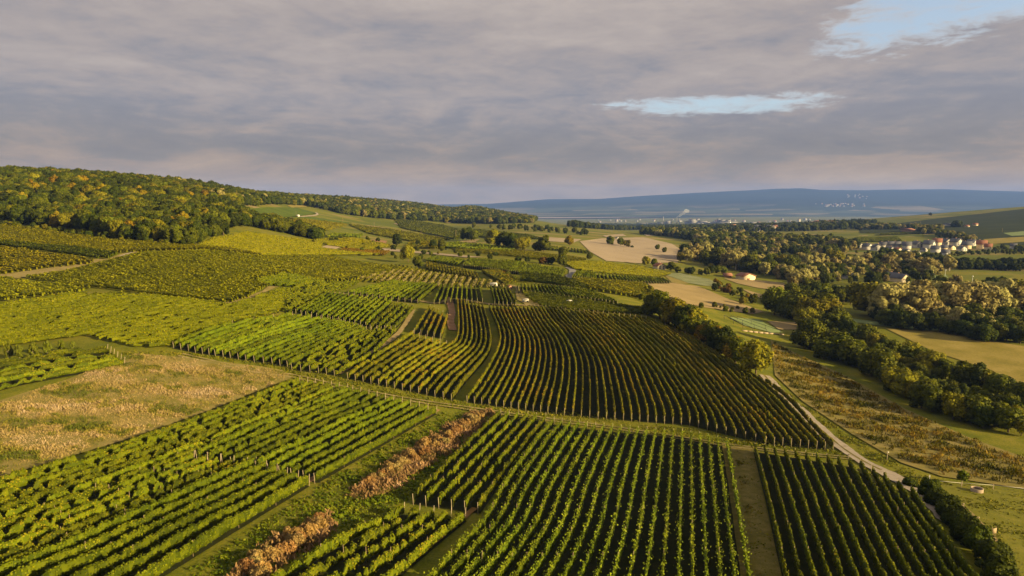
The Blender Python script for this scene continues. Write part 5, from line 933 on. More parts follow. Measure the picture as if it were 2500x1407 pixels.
WOODS = [
 ('hill_wood', [(-344.0, 411.9), (-332.1, 412.2), (-320.0, 412.4), (-307.7, 412.2), (-284.0, 399.4), (-272.0, 395.8), (-258.1, 388.9), (-244.1, 381.4), (-211.8, 353.6), (-195.7, 343.8), (-181.0, 335.4), (-167.9, 329.3), (-155.8, 336.4), (-164.4, 365.9), (-164.0, 388.6), (-185.5, 450.0), (-179.4, 461.8), (-164.3, 465.4), (-155.1, 480.0), (-144.9, 493.9), (-155.8, 522.7), (-179.2, 544.9), (-192.1, 527.1), (-214.7, 545.1), (-252.4, 627.7), (-330, 700), (-360, 900), (-640, 900), (-700, 500)], 5.9, (6.5, 11.5), (('dk', 6), ('gr', 5), ('yl', 1.6), ('au', 0.5)), 'mixed green and golden wood covering the left hill', 95, 'forest_tree'),
 ('ridge_wood', [(-236.8, 575.8), (-262.3, 677.5), (-288.5, 800.5), (-313.9, 941.5), (-311.0, 1065.5), (-263.4, 1051.4), (-226.9, 1086.2), (-202.2, 1128.9), (-174.8, 1171.0), (-153.7, 1225.4), (-130.0, 1279.9), (-100.1, 1288.2), (-56.1, 1251.7), (-14.7, 1229.3), (41.0, 1372.1), (60.0, 1673.2), (80, 2900), (-100, 3100), (-400, 2700), (-520, 1700), (-560, 1250), (-520, 950)], 11, (10, 15), (('gr', 4), ('dk', 5), ('yl', 1), ('pale', 1)), 'dark wood along the far left ridge', 0, ''),
 ('slope_hedge', [(-175.2, 424.6), (-178.3, 458.9), (-167.7, 475.1), (-155.9, 473.6), (-139.7, 476.0), (-131.5, 487.5), (-139.4, 511.5), (-158.7, 520.1), (-178.2, 522.9), (-190.6, 506.6)], 6, (7, 11), (('gr', 3), ('dk', 6)), 'dark hedge wood running down from the hill wood', 0, ''),
 ('valley_wood', [(233.4, 1257.8), (251.7, 1201.1), (267.7, 1146.1), (263.8, 978.1), (274.6, 915.9), (284.3, 861.6), (310.1, 861.2), (333.8, 855.8), (362.5, 863.0), (390.6, 868.0), (400.7, 845.1), (410.7, 824.4), (441.0, 875.2), (441.7, 932.4), (447.3, 1008.6), (430.5, 1048.8), (412.9, 1094.1), (408.3, 1155.3), (404.0, 1226.8), (400.0, 1309.9), (387.9, 1378.7), (375.2, 1458.1), (362.7, 1554.2), (299.2, 1428.5)], 13, (11, 17), (('gr', 5), ('dk', 4), ('pale', 3)), 'belt of mixed trees on the far valley floor', 0, ''),
 ('town_wood', [(100.5, 1293.1), (137.8, 1355.3), (192.5, 1532.8), (266.6, 1783.0), (360.5, 2031.7), (412.8, 2010.2), (449.9, 1928.8), (450.8, 1752.4), (458.7, 1631.5), (469.5, 1538.8), (481.4, 1462.7), (517.8, 1442.4), (553.7, 1423.6), (588.9, 1406.2), (636.5, 1425.0), (684.3, 1442.1), (727.7, 1448.5), (877.4, 1687.7), (894.0, 1802.5), (921.0, 1950.9), (920.9, 2073.0), (924.6, 2220.8), (927.6, 2387.7), (944.9, 2620.4), (963.9, 2897.1), (1094.4, 3590.5), (1109.4, 3949.2), (1059.8, 4123.7), (994.3, 4265.8), (919.1, 4394.0), (831.7, 4562.8), (730.5, 4701.4), (617.0, 4802.7), (493.5, 4858.5)], 20, (10, 17), (('dk', 6), ('gr', 3)), 'dark wooded belt around the distant town', 0, ''),
 ('slope_copses', [(-66.6, 1114.7), (-31.3, 1047.7), (0.0, 998.9), (25.1, 966.4), (49.5, 953.7), (74.1, 952.1), (96.6, 949.4), (118.7, 943.8), (131.4, 1045.4), (99.6, 1074.1), (66.0, 1104.2), (32.4, 1083.2), (0.0, 1095.1), (-32.7, 1094.3)], 24, (6, 10), (('gr', 4), ('dk', 4)), 'scattered bushes on the far slope', 0, ''),
 ('village_trees', [(394.6, 786.9), (405.2, 741.1), (413.2, 719.9), (420.6, 699.6), (448.4, 717.3), (476.2, 733.7), (504.6, 746.5), (532.3, 757.4), (552.1, 753.4), (571.7, 749.4), (605.7, 794.6), (582.3, 795.1), (558.7, 795.3), (535.1, 792.2), (511.4, 788.5), (478.1, 769.1), (442.5, 743.9), (437.0, 765.8), (430.7, 788.1)], 9, (2.5, 4.2), (('gr', 5), ('dk', 3)), 'garden trees along the village front', 0, ''),
 ('lane_trees', [(648.5, 1041.2), (640.3, 989.6), (608.5, 902.2), (639.7, 940.4), (686.8, 1062.2), (693.8, 1114.5)], 9, (7, 12), (('gr', 4), ('pale', 3)), 'trees beside the village lane', 0, ''),
 ('farm_trees', [(677.5, 1132.0), (693.8, 1114.5), (767.8, 1222.6), (823.3, 1324.2), (748.5, 1264.1)], 10, (8, 13), (('gr', 3), ('pale', 3)), 'tree group left of the greenhouse block', 0, ''),
 ('shed_trees', [(701.4, 1396.1), (725.1, 1362.3), (746.8, 1328.5), (767.7, 1296.7), (812.5, 1365.8), (819.7, 1454.9), (831.6, 1563.3), (781.8, 1556.7)], 13, (8, 13), (('gr', 3), ('pale', 3), ('dk', 2)), 'trees behind the long reddish shed', 0, ''),
 ('farm_copse', [(832.7, 1295.6), (838.4, 1280.7), (892.1, 1363.1), (887.9, 1378.2)], 9, (10, 15), (('dk', 3),), 'dark trees by the greenhouse block', 0, ''),
 ('knoll_wood', [(957.1, 2179.1), (926.2, 1987.1), (906.4, 1838.5), (895.1, 1721.7), (966.3, 1817.5), (1031.7, 2056.4), (1045.3, 2208.2), (1065.9, 2395.0)], 18, (9, 14), (('dk', 3),), 'dark trees on the town knoll', 0, ''),
 ('roadside_bushes', [(538.8, 766.7), (558.7, 762.5), (578.3, 758.2), (635.2, 833.7), (619.1, 839.0), (602.9, 844.5)], 12, (4, 7), (('gr', 3), ('dk', 2)), 'bushes right of the village', 0, ''),
 ('edge_scrub', [(74.8, 363.8), (79.3, 335.8), (54.5, 281.4), (48.7, 287.5)], 6, (2.5, 4), (('gr', 3), ('yl', 2)), 'bushes at the end of the band of rows', 0, ''),
 ('field_scrub', [(136.1, 455.4), (142.4, 428.5), (138.6, 381.5), (127.2, 381.9), (125.7, 424.7)], 7, (2, 4.5), (('br', 1), ('gr', 3), ('au', 1)), 'mixed scrub between stubble and barn field', 0, ''),
 ('slope_bushes', [(-128.1, 435.8), (-117.7, 442.6), (-106.3, 446.4), (-93.6, 445.1), (-77.1, 427.5), (-60.3, 401.1), (-51.0, 410.2), (-41.3, 420.1), (-31.0, 430.4), (-20.4, 424.0), (-10.1, 418.8), (0.0, 415.1), (-20.9, 498.0), (-35.6, 523.3), (-52.0, 552.7), (-69.8, 581.6), (-90.0, 600.7), (-108.8, 605.1), (-125.1, 596.7), (-138.8, 579.6), (-150.1, 557.0)], 19, (1.5, 4.5), (('gr', 4), ('dk', 3), ('yl', 1)), 'low bushes dotted between the far left plots', 0, ''),
 ('hill_edge_bushes', [(-294.8, 394.6), (-278.7, 386.8), (-262.3, 378.0), (-245.9, 368.5), (-229.5, 358.2), (-216.2, 350.4), (-203.5, 343.1), (-191.6, 336.5), (-180.9, 332.4), (-171.0, 329.6), (-162.3, 328.9), (-155.2, 331.5), (-157.4, 340.0), (-165.0, 337.0), (-174.2, 337.6), (-184.7, 340.4), (-196.2, 344.7), (-209.6, 353.5), (-223.8, 363.0), (-238.5, 372.6), (-254.4, 381.5), (-270.2, 389.6), (-285.9, 396.9), (-301.0, 403.1)], 5, (2, 4.5), (('gr', 3), ('dk', 2), ('yl', 1)), 'bushes fringing the hillside wood', 0, ''),
 ('bank_scrub', [(85.1, 318.9), (98.3, 327.4), (110.4, 330.7), (125.9, 334.5), (127.1, 343.4), (117.4, 345.6), (106.9, 345.8)], 7, (2, 4), (('gr', 3), ('yl', 2)), 'low scrub below the stubble field', 0, ''),
 ('belt_infill', [(132.4, 308.5), (136.9, 301.0), (141.0, 293.5), (144.8, 286.1), (143.7, 270.4), (142.4, 255.9), (141.1, 242.5), (140.2, 230.1), (139.2, 218.6), (138.0, 207.7), (138.4, 200.2), (138.6, 192.9), (138.6, 185.9), (138.6, 179.4), (127.8, 165.1), (124.0, 165.5), (120.2, 165.9), (116.3, 166.3), (116.6, 173.8), (116.7, 181.8), (116.7, 190.4), (116.5, 199.3), (117.3, 209.8), (117.9, 220.9), (118.4, 232.7), (117.4, 242.8), (116.2, 253.5), (114.9, 265.0)], 4.6, (3.2, 6.5), (('dk', 2), ('gr', 5), ('yl', 1)), 'undergrowth filling the dark valley belt', 0, ''),
 ('willow_infill', [(183.1, 350.7), (192.0, 351.4), (200.9, 352.0), (209.8, 352.5), (220.1, 354.5), (230.5, 356.4), (240.7, 357.9), (250.7, 359.0), (261.1, 361.4), (271.5, 363.7), (282.0, 365.8), (222.5, 287.2), (217.3, 289.7), (212.1, 292.3), (206.7, 294.9), (202.7, 302.4), (198.4, 310.3), (193.7, 318.4), (188.7, 323.2), (183.4, 327.9), (177.9, 332.6)], 7, (7, 13), (('dk', 3), ('pale', 3), ('gr', 2)), 'undergrowth among the big willows', 0, ''),
 ('grove_infill', [(190.3, 754.8), (208.2, 748.5), (224.7, 738.3), (239.5, 724.7), (254.7, 706.1), (268.1, 686.1), (280.3, 665.7), (298.4, 667.3), (316.2, 668.3), (333.9, 668.8), (344.0, 655.7), (353.7, 643.1), (363.0, 630.9), (372.0, 619.2), (380.8, 608.0), (337.6, 538.2), (325.4, 541.0), (313.2, 543.9), (300.9, 546.9), (288.4, 549.8), (269.0, 537.5), (250.1, 524.9), (231.4, 511.4), (212.9, 496.8), (205.3, 519.7), (196.7, 543.9), (188.0, 567.7), (178.1, 591.7), (166.7, 615.9)], 9, (6, 11), (('dk', 3), ('gr', 4), ('pale', 5)), 'dense infill trees of the middle groves', 0, ''),
 ('meadow_infill', [(230.9, 599.1), (249.7, 608.1), (268.3, 615.5), (286.9, 622.2), (305.6, 628.4), (324.6, 634.5), (334.0, 623.5), (343.1, 612.8), (351.9, 602.5), (360.5, 592.5), (368.8, 583.0), (329.9, 515.8), (312.9, 508.4), (296.7, 501.5), (280.8, 494.7), (265.1, 487.7), (249.5, 480.3), (231.0, 472.0), (212.3, 462.3), (193.7, 451.3), (189.8, 483.8)], 14, (5, 9), (('gr', 4), ('pale', 4), ('dk', 2)), 'mixed trees around the hidden houses', 0, ''),
 ('upper_infill', [(202.5, 766.5), (222.5, 772.2), (241.4, 773.2), (259.0, 770.2), (275.5, 764.4), (293.8, 761.8), (311.2, 757.4), (328.0, 751.9), (344.2, 745.8), (359.9, 739.5), (432.1, 862.5), (416.1, 879.4), (400.1, 898.4), (383.8, 919.1), (366.8, 940.9), (346.7, 950.9), (325.3, 958.6), (302.2, 961.9), (276.8, 957.8), (249.2, 944.6)], 13, (7, 12), (('gr', 4), ('pale', 3), ('dk', 2)), 'mixed trees left of the village', 0, ''),
 ('dark_infill', [(377.7, 698.0), (380.6, 673.2), (383.4, 650.2), (386.1, 628.8), (388.7, 608.9), (391.1, 590.3), (404.1, 587.2), (417.1, 584.2), (429.9, 581.3), (442.6, 578.4), (482.3, 631.0), (467.4, 632.6), (452.1, 633.9), (436.7, 635.0), (421.2, 636.2), (420.2, 663.7), (419.7, 694.5), (419.1, 728.4), (417.8, 764.4)], 8, (6, 9), (('dk', 1),), 'dense dark trees below the village', 0, ''),
]
CREST = [
 (-14326, 35),
 (-9680, 35),
 (-5032, 58),
 (-1935, 74),
 (-464, 89),
 (387, 158),
 (696, 181),
 (1624, 181),
 (2396, 235),
 (3476, 296),
 (4633, 350),
 (5018, 372),
 (5480, 380),
 (5791, 350),
 (6563, 342),
 (8106, 365),
 (8880, 342),
 (9654, 319),
 (11975, 288),
 (15846, 227),
]
HILL_VILLAGE = [
 (4646, 9947, 23, 62),
 (4969, 10181, 23, 359),
 (4602, 10086, 20, 81),
 (4841, 10289, 20, 111),
 (4543, 10286, 17, 321),
 (4822, 10306, 18, 161),
 (4818, 9988, 15, 122),
 (4641, 9940, 19, 222),
 (4805, 9957, 19, 350),
 (4560, 9943, 21, 183),
 (5179, 10128, 23, 257),
 (4630, 10275, 24, 246),
 (4838, 10132, 21, 75),
 (4745, 9952, 16, 80),
 (5086, 9928, 25, 236),
 (4689, 9944, 19, 218),
 (4519, 9906, 22, 102),
 (4771, 10104, 23, 207),
 (5068, 10257, 18, 43),
 (4732, 10217, 24, 322),
 (5022, 10163, 18, 132),
 (4636, 9952, 23, 81),
 (4949, 10296, 22, 221),
 (4619, 10083, 23, 36),
 (4924, 10300, 26, 319),
 (4613, 10023, 26, 153),
 (4674, 10140, 19, 254),
 (5056, 10216, 23, 294),
 (4977, 10015, 19, 25),
 (4864, 10192, 14, 132),
 (4798, 10129, 26, 290),
 (5076, 9945, 19, 330),
 (4901, 9920, 25, 81),
 (5006, 10337, 24, 277),
 (6124, 12145, 19, 269),
 (5840, 11730, 20, 138),
 (5991, 11917, 18, 7),
 (6024, 11833, 19, 350),
 (5945, 11948, 15, 163),
 (5676, 11630, 20, 124),
 (5852, 12010, 25, 73),
 (6082, 11804, 15, 319),
 (6011, 12061, 18, 79),
 (5811, 11868, 19, 134),
 (5841, 11564, 23, 70),
 (5885, 11438, 15, 158),
]

# ------------------------------------------------------------------ terrain
_P = np.array(TERRAIN)
def _warp(x, y): return np.arcsinh(np.asarray(x, float) / 180.0), np.arcsinh(np.asarray(y, float) / 180.0)
def _kern(r2): return np.where(r2 > 0, .5 * r2 * np.log(r2 + 1e-12), 0.0)
_u, _v = _warp(_P[:, 0], _P[:, 1]); _n = len(_P)
_A = np.zeros((_n + 3, _n + 3)); _A[:_n, :_n] = _kern((_u[:, None] - _u) ** 2 + (_v[:, None] - _v) ** 2) + np.eye(_n) * .004
_A[:_n, _n] = 1; _A[:_n, _n + 1] = _u; _A[:_n, _n + 2] = _v; _A[_n:, :_n] = _A[:_n, _n:].T
_W = np.linalg.solve(_A, np.concatenate([_P[:, 2], np.zeros(3)]))
def ground(x, y):
    a, b = _warp(np.atleast_1d(x), np.atleast_1d(y)); out = np.empty(a.shape)
    for i in range(0, len(a), 20000):
        s = slice(i, i + 20000)
        out[s] = _kern((a[s, None] - _u) ** 2 + (b[s, None] - _v) ** 2) @ _W[:_n] + _W[_n] + _W[_n + 1] * a[s] + _W[_n + 2] * b[s]
    return out
def gz(x, y): return float(ground(x, y)[0])
_cx = np.array([c[0] for c in CREST], float); _cz = np.array([c[1] for c in CREST], float)
def fnoise(x, y, s, seed=0):
    r = np.random.RandomState(seed); v = np.zeros(np.shape(x))
    for k in range(5):
        f = 2 ** k / s
        for j in range(3):
            th, ph = r.uniform(0, 2 * math.pi, 2); v = v + np.sin((np.asarray(x) * math.cos(th) + np.asarray(y) * math.sin(th)) * f * 2 * math.pi + ph) * .5 ** k
    return v / 3.0
def far_hill(x, y):
    x = np.asarray(x, float); y = np.asarray(y, float)
    s = np.clip((y - 8300) / 4700, 0, 1); s2 = np.where(y > 13000, 1 - (y - 13000) / 9000, s ** 1.25)
    return -80 + (np.interp(x, _cx, _cz) + 80) * s2 + fnoise(x, y, 2600, 5) * 26 * np.clip(s * 2, 0, 1) * np.clip((13000 - y) / 2500, .12, 1)

# ------------------------------------------------------------------ mesh helpers
def mesh_np(name, V, quads=None, tris=None, tint=None, mats=None, midx=None, smooth=False):
    me = bpy.data.meshes.new(name); V = np.asarray(V, np.float32)
    q = np.zeros((0, 4), np.int32) if quads is None else np.asarray(quads, np.int32).reshape(-1, 4)
    t = np.zeros((0, 3), np.int32) if tris is None else np.asarray(tris, np.int32).reshape(-1, 3)
    me.vertices.add(len(V)); me.vertices.foreach_set('co', V.ravel())
    loops = np.concatenate([q.ravel(), t.ravel()]); me.loops.add(len(loops)); me.loops.foreach_set('vertex_index', loops)
    npoly = len(q) + len(t); me.polygons.add(npoly)
    starts = np.concatenate([np.arange(len(q)) * 4, len(q) * 4 + np.arange(len(t)) * 3]).astype(np.int32)
    me.polygons.foreach_set('loop_start', starts)
    if smooth: me.polygons.foreach_set('use_smooth', np.ones(npoly, bool))
    if midx is not None: me.polygons.foreach_set('material_index', np.asarray(midx, np.int32))
    me.update(calc_edges=True)
    if tint is not None:
        a = me.attributes.new('tint', 'FLOAT', 'FACE'); a.data.foreach_set('value', np.asarray(tint, np.float32))
    for m in (mats or []): me.materials.append(m)
    return me
def link(name, me, parent=None, loc=None, rot=None, scale=None):
    o = bpy.data.objects.new(name, me); col.objects.link(o)
    if parent is not None: o.parent = parent
    if loc is not None: o.location = loc
    if rot is not None: o.rotation_euler = rot
    if scale is not None: o.scale = (scale,) * 3 if isinstance(scale, (int, float)) else scale
    return o
def tag(o, label, cat=None, group=None, kind=None):
    o['label'] = label
    if cat: o['category'] = cat
    if group: o['group'] = group
    if kind: o['kind'] = kind
    return o
_w1 = 'first second third fourth fifth sixth seventh eighth ninth tenth eleventh twelfth thirteenth fourteenth fifteenth sixteenth seventeenth eighteenth nineteenth'.split()
def ordinal(n):
    if n < 20: return _w1[n - 1]
    t, u = divmod(n, 10)
    tens = ['', '', 'twent', 'thirt', 'fort', 'fift', 'sixt', 'sevent']
    return tens[t] + 'ieth' if u == 0 else tens[t] + 'y-' + _w1[u - 1]
def boxv(x0, x1, y0, y1, z0, z1):
    return [(x0, y0, z0), (x1, y0, z0), (x1, y1, z0), (x0, y1, z0), (x0, y0, z1), (x1, y0, z1), (x1, y1, z1), (x0, y1, z1)]
BOXQ = [(0, 3, 2, 1), (4, 5, 6, 7), (0, 1, 5, 4), (1, 2, 6, 5), (2, 3, 7, 6), (3, 0, 4, 7)]
class MB:
    def __init__(s): s.v = []; s.q = []; s.t = []
    def box(s, *a):
        b = len(s.v); s.v += boxv(*a); s.q += [tuple(b + i for i in f) for f in BOXQ]; return s
    def bar(s, p, q, r, n=6, r2=None):
        p = Vector(p); q = Vector(q); d = (q - p).normalized(); a = d.orthogonal().normalized(); c = d.cross(a); r2 = r if r2 is None else r2; b = len(s.v)
        for P0, rr in ((p, r), (q, r2)):
            for i in range(n):
                t = 2 * math.pi * i / n; s.v.append(tuple(P0 + a * (math.cos(t) * rr) + c * (math.sin(t) * rr)))
        s.q += [(b + i, b + (i + 1) % n, b + n + (i + 1) % n, b + n + i) for i in range(n)]
        s.t += [(b + n, b + n + i, b + n + i + 1) for i in range(1, n - 1)] + [(b, b + i + 1, b + i) for i in range(1, n - 1)]
        return s
    def mesh(s, name, mat): return mesh_np(name, s.v, s.q or None, s.t or None, mats=[mat])

# ------------------------------------------------------------------ materials
def mat(name):
    m = bpy.data.materials.new(name); m.use_nodes = True; return m, NT(m.node_tree)
def finish(t, colour, rough=.85, spec=.15, bump=None, dist=.05, strength=1.0):
    p = t.n('ShaderNodeBsdfPrincipled', {'Base Color': colour, 'Roughness': rough, 'Specular IOR Level': spec})
    if bump is not None:
        b = t.n('ShaderNodeBump', {'Height': bump, 'Distance': dist, 'Strength': strength}); t.put(p.inputs['Normal'], b.outputs[0])
    t.n('ShaderNodeOutputMaterial', {0: p.outputs[0]}); return p
def leaf_mat(name, stops, trans=.12, rnd=.3, k=.66):
    kb = .35 if 'pale' not in name and 'shrub' not in name and 'weed' not in name and 'straw' not in name else (1.15 if 'weed' in name else .75)
    stops = [(p, (c[0] * k, c[1] * k, c[2] * k * kb)) for p, c in stops]
    m, t = mat(name)
    tint = t.n('ShaderNodeAttribute', attribute_name='tint').outputs['Fac']
    ran = t.n('ShaderNodeObjectInfo').outputs['Random']
    f = t.m('ADD', tint, t.m('MULTIPLY', t.m('SUBTRACT', ran, .5), rnd), clamp=True)
    c = t.ramp(f, stops)
    hs = t.n('ShaderNodeHueSaturation', {'Hue': t.m('ADD', .5, t.m('MULTIPLY', t.m('SUBTRACT', ran, .5), .03 * rnd / .3)), 'Value': t.m('ADD', .85, t.m('MULTIPLY', t.m('FRACT', t.m('MULTIPLY', ran, 7.31)), .3)), 'Color': c})
    c = hs.outputs[0]
    d = t.n('ShaderNodeBsdfPrincipled', {'Base Color': c, 'Roughness': .7, 'Specular IOR Level': .06})
    tr = t.n('ShaderNodeBsdfTranslucent', {'Color': c})
    t.n('ShaderNodeOutputMaterial', {0: t.n('ShaderNodeMixShader', {0: trans, 1: d.outputs[0], 2: tr.outputs[0]}).outputs[0]})
    return m
LEAF = {
 'green':  leaf_mat('vine_green',  [(0, (.042, .062, .005)), (.45, (.128, .158, .010)), (.8, (.215, .228, .016)), (1, (.29, .265, .03))]),
 'olive':  leaf_mat('vine_olive',  [(0, (.040, .055, .005)), (.4, (.122, .14, .009)), (.78, (.215, .21, .015)), (1, (.28, .20, .024))]),
 'young':  leaf_mat('vine_young',  [(0, (.055, .085, .009)), (.45, (.15, .19, .018)), (.8, (.25, .28, .035)), (1, (.33, .34, .07))]),
 'dark':   leaf_mat('vine_dark',   [(0, (.035, .052, .005)), (.5, (.105, .12, .009)), (.85, (.19, .185, .016)), (1, (.28, .20, .03))]),
 'autumn': leaf_mat('vine_autumn', [(0, (.05, .06, .006)), (.4, (.155, .155, .013)), (.7, (.265, .22, .03)), (.86, (.30, .18, .035)), (1, (.29, .11, .022))]),
 'yellow': leaf_mat('vine_yellow', [(0, (.075, .08, .005)), (.35, (.20, .185, .007)), (.7, (.33, .27, .010)), (.9, (.36, .23, .018)), (1, (.33, .13, .02))]),
 'bright': leaf_mat('vine_bright', [(0, (.095, .105, .006)), (.45, (.20, .192, .008)), (.8, (.29, .255, .011)), (1, (.34, .29, .022))]),
 'mellow': leaf_mat('vine_mellow', [(0, (.06, .07, .005)), (.45, (.158, .158, .008)), (.8, (.24, .215, .011)), (1, (.29, .22, .02))]),
 'rust':   leaf_mat('vine_rust',   [(0, (.06, .04, .008)), (.5, (.17, .10, .015)), (1, (.26, .13, .02))]),
 'rustgreen': leaf_mat('vine_rustgreen', [(0, (.06, .06, .006)), (.4, (.20, .165, .012)), (.75, (.31, .21, .018)), (1, (.33, .13, .02))]),
 'straw':  leaf_mat('straw_stripe', [(0, (.18, .17, .05)), (.5, (.38, .33, .14)), (1, (.52, .44, .24))]),
}
CROWN = {
 'dk':   leaf_mat('crown_dark',   [(0, (.016, .026, .003)), (.5, (.044, .060, .006)), (1, (.10, .11, .012))]),
 'gr':   leaf_mat('crown_green',  [(0, (.035, .048, .006)), (.5, (.098, .112, .011)), (1, (.20, .195, .022))]),
 'yl':   leaf_mat('crown_yellow', [(0, (.06, .068, .007)), (.5, (.18, .165, .015)), (1, (.31, .25, .028))]),
 'au':   leaf_mat('crown_autumn', [(0, (.09, .065, .007)), (.5, (.25, .17, .012)), (1, (.37, .24, .02))]),
 'pale': leaf_mat('crown_pale',   [(0, (.13, .118, .038)), (.5, (.335, .285, .115)), (1, (.50, .425, .20))]),
 'br':   leaf_mat('crown_brown',  [(0, (.06, .04, .012)), (.5, (.16, .10, .03)), (1, (.24, .15, .05))]),
 'rust': leaf_mat('shrub_rust',   [(0, (.13, .07, .025)), (.5, (.34, .19, .075)), (1, (.48, .31, .15))]),
}
CROWN['tan'] = leaf_mat('shrub_tan', [(0, (.13, .09, .03)), (.5, (.32, .22, .09)), (1, (.46, .34, .18))])
CROWN['sap'] = leaf_mat('crown_sapling', [(0, (.06, .09, .01)), (.5, (.13, .17, .02)), (1, (.22, .25, .04))])
CROWN['orn'] = leaf_mat('crown_feathery', [(0, (.06, .08, .014)), (.5, (.14, .16, .03)), (1, (.23, .24, .06))])
CROWN['con'] = leaf_mat('crown_conifer', [(0, (.02, .035, .006)), (.5, (.05, .075, .012)), (1, (.09, .12, .02))])
TUFT = {
 'weed':  leaf_mat('dry_weed', [(0, (.10, .12, .010)), (.25, (.26, .22, .02)), (.45, (.36, .265, .075)), (.75, (.44, .31, .12)), (1, (.54, .40, .22))], rnd=0),
 'scrub': leaf_mat('scrub_leaf', [(0, (.06, .068, .010)), (.4, (.17, .14, .025)), (.7, (.30, .19, .055)), (1, (.42, .28, .11))], rnd=0),
 'grass': leaf_mat('lush_grass', [(0, (.05, .085, .008)), (.5, (.13, .17, .014)), (1, (.25, .24, .035))], rnd=0),
 'pasture': leaf_mat('pasture_blades', [(0, (.07, .085, .010)), (.5, (.16, .16, .018)), (1, (.28, .24, .05))], rnd=0),
 'rustweed': leaf_mat('rust_weed', [(0, (.09, .08, .018)), (.4, (.21, .13, .045)), (.75, (.31, .18, .07)), (1, (.38, .25, .13))], rnd=0),
 'verge': leaf_mat('verge_blades', [(0, (.06, .085, .010)), (.5, (.17, .17, .022)), (1, (.34, .28, .08))], rnd=0),
}
def soil_mat(name, stops, scale=.35, fine=6., bump=.06, k=.67):
    stops = [(p, tuple(q * k for q in c)) for p, c in stops]
    m, t = mat(name); pos = t.n('ShaderNodeNewGeometry').outputs['Position']
    a = t.noise(pos, scale, 5, .6); b = t.noise(pos, fine, 4, .65)
    f = t.m('ADD', t.m('MULTIPLY', a, .6), t.m('MULTIPLY', b, .4))
    f = t.m('ADD', t.m('MULTIPLY', t.m('SUBTRACT', f, .5), 2.2), .5, clamp=True)
    finish(t, t.ramp(f, stops), .95, .05, b, bump); return m
SOIL = {
 'dryweed': soil_mat('weedy_soil', [(0, (.13, .12, .02)), (.5, (.22, .18, .05)), (1, (.31, .23, .09))], .25, 4),
 'stubble': soil_mat('stubble', [(0, (.22, .165, .07)), (.5, (.31, .23, .105)), (1, (.39, .29, .15))], .06, 1.5),
 'tilled':  soil_mat('tilled_soil', [(0, (.27, .205, .13)), (.5, (.35, .275, .185)), (1, (.43, .34, .24))], .03, .8),
 'greygreen': soil_mat('grey_green_crop', [(0, (.10, .12, .055)), (.5, (.20, .215, .105)), (1, (.28, .28, .16))], .1, 1.2),
 'mint':    soil_mat('mown_turf', [(0, (.14, .19, .06)), (.5, (.20, .25, .095)), (1, (.27, .31, .14))], .08, 1.5),
 'gold':    soil_mat('golden_grass', [(0, (.14, .125, .02)), (.45, (.25, .20, .04)), (1, (.40, .30, .10))], .07, 1.2),
 'pasture': soil_mat('pasture_ground', [(0, (.10, .11, .012)), (.5, (.17, .165, .02)), (1, (.25, .215, .045))], .3, 4),
 'redsoil': soil_mat('red_soil', [(0, (.16, .085, .035)), (.5, (.30, .17, .085)), (1, (.40, .25, .14))], .5, 5),
 'rust':    soil_mat('dead_grass', [(0, (.11, .07, .02)), (.5, (.26, .14, .045)), (1, (.36, .22, .09))], .6, 5),
 'vivid':   soil_mat('vivid_green', [(0, (.055, .085, .008)), (.5, (.085, .12, .010)), (1, (.13, .155, .014))], .05, .8),
 'headland': soil_mat('pale_headland', [(0, (.15, .13, .03)), (.5, (.28, .22, .08)), (1, (.37, .29, .13))], .3, 3),
 'gravel':  soil_mat('gravel', [(0, (.20, .16, .12)), (.5, (.36, .30, .24)), (1, (.46, .40, .33))], .8, 9),
 'dirt':    soil_mat('dirt', [(0, (.15, .12, .035)), (.5, (.28, .21, .09)), (1, (.38, .29, .15))], .6, 6),
 'ruts':    soil_mat('wheel_ruts', [(0, (.10, .11, .015)), (.42, (.20, .17, .05)), (.7, (.33, .26, .13)), (1, (.42, .34, .20))], .22, 5),
 'darkslope': soil_mat('dark_vine_slope', [(0, (.016, .026, .005)), (.5, (.03, .040, .007)), (1, (.055, .06, .012))], .02, .25),
 'olivestrip': soil_mat('olive_strip', [(0, (.08, .085, .014)), (.5, (.17, .14, .03)), (1, (.30, .22, .08))], .6, 5),
 'floor': soil_mat('shaded_vineyard_floor', [(0, (.016, .022, .005)), (.5, (.028, .032, .008)), (1, (.06, .05, .016))], .5, 5),  # dark soil, blackened further to paint in the shade between vine rows
 'asphalt': soil_mat('worn_asphalt', [(0, (.16, .15, .14)), (.5, (.22, .21, .20)), (1, (.27, .26, .24))], .5, 9, .02),
}
# ground: grass near, patchwork of far plots
gm_, t = mat('ground'); pos = t.n('ShaderNodeNewGeometry').outputs['Position']
a = t.noise(pos, .12, 5, .6); b = t.noise(pos, 2.5, 5, .65); c3 = t.noise(pos, .02, 3, .5)
f = t.m('ADD', t.m('MULTIPLY', t.m('SUBTRACT', t.m('ADD', t.m('MULTIPLY', a, .5), t.m('MULTIPLY', b, .5)), .5), 2.4), .5, clamp=True)
near = t.ramp(f, [(0, (.04, .048, .005)), (.4, (.085, .094, .007)), (.7, (.135, .122, .013)), (1, (.185, .14, .04))])
sx = t.n('ShaderNodeSeparateXYZ', {0: pos})
mp = t.n('ShaderNodeMapping', {'Vector': pos, 'Rotation': (0, 0, .5), 'Scale': (.014, .026, 0)})
vor = t.n('ShaderNodeTexVoronoi', {'Vector': mp.outputs[0], 'Scale': 1.0, 'Randomness': .9}, distance='CHEBYCHEV')
vs_ = t.n('ShaderNodeSeparateColor', {0: vor.outputs['Color']}).outputs[0]
farc = t.ramp(vs_, [(0, (.065, .08, .009)), (.2, (.115, .115, .012)), (.4, (.085, .095, .011)), (.55, (.14, .125, .018)), (.7, (.10, .105, .012)), (.86, (.17, .135, .04)), (.95, (.22, .16, .08))], 'CONSTANT')
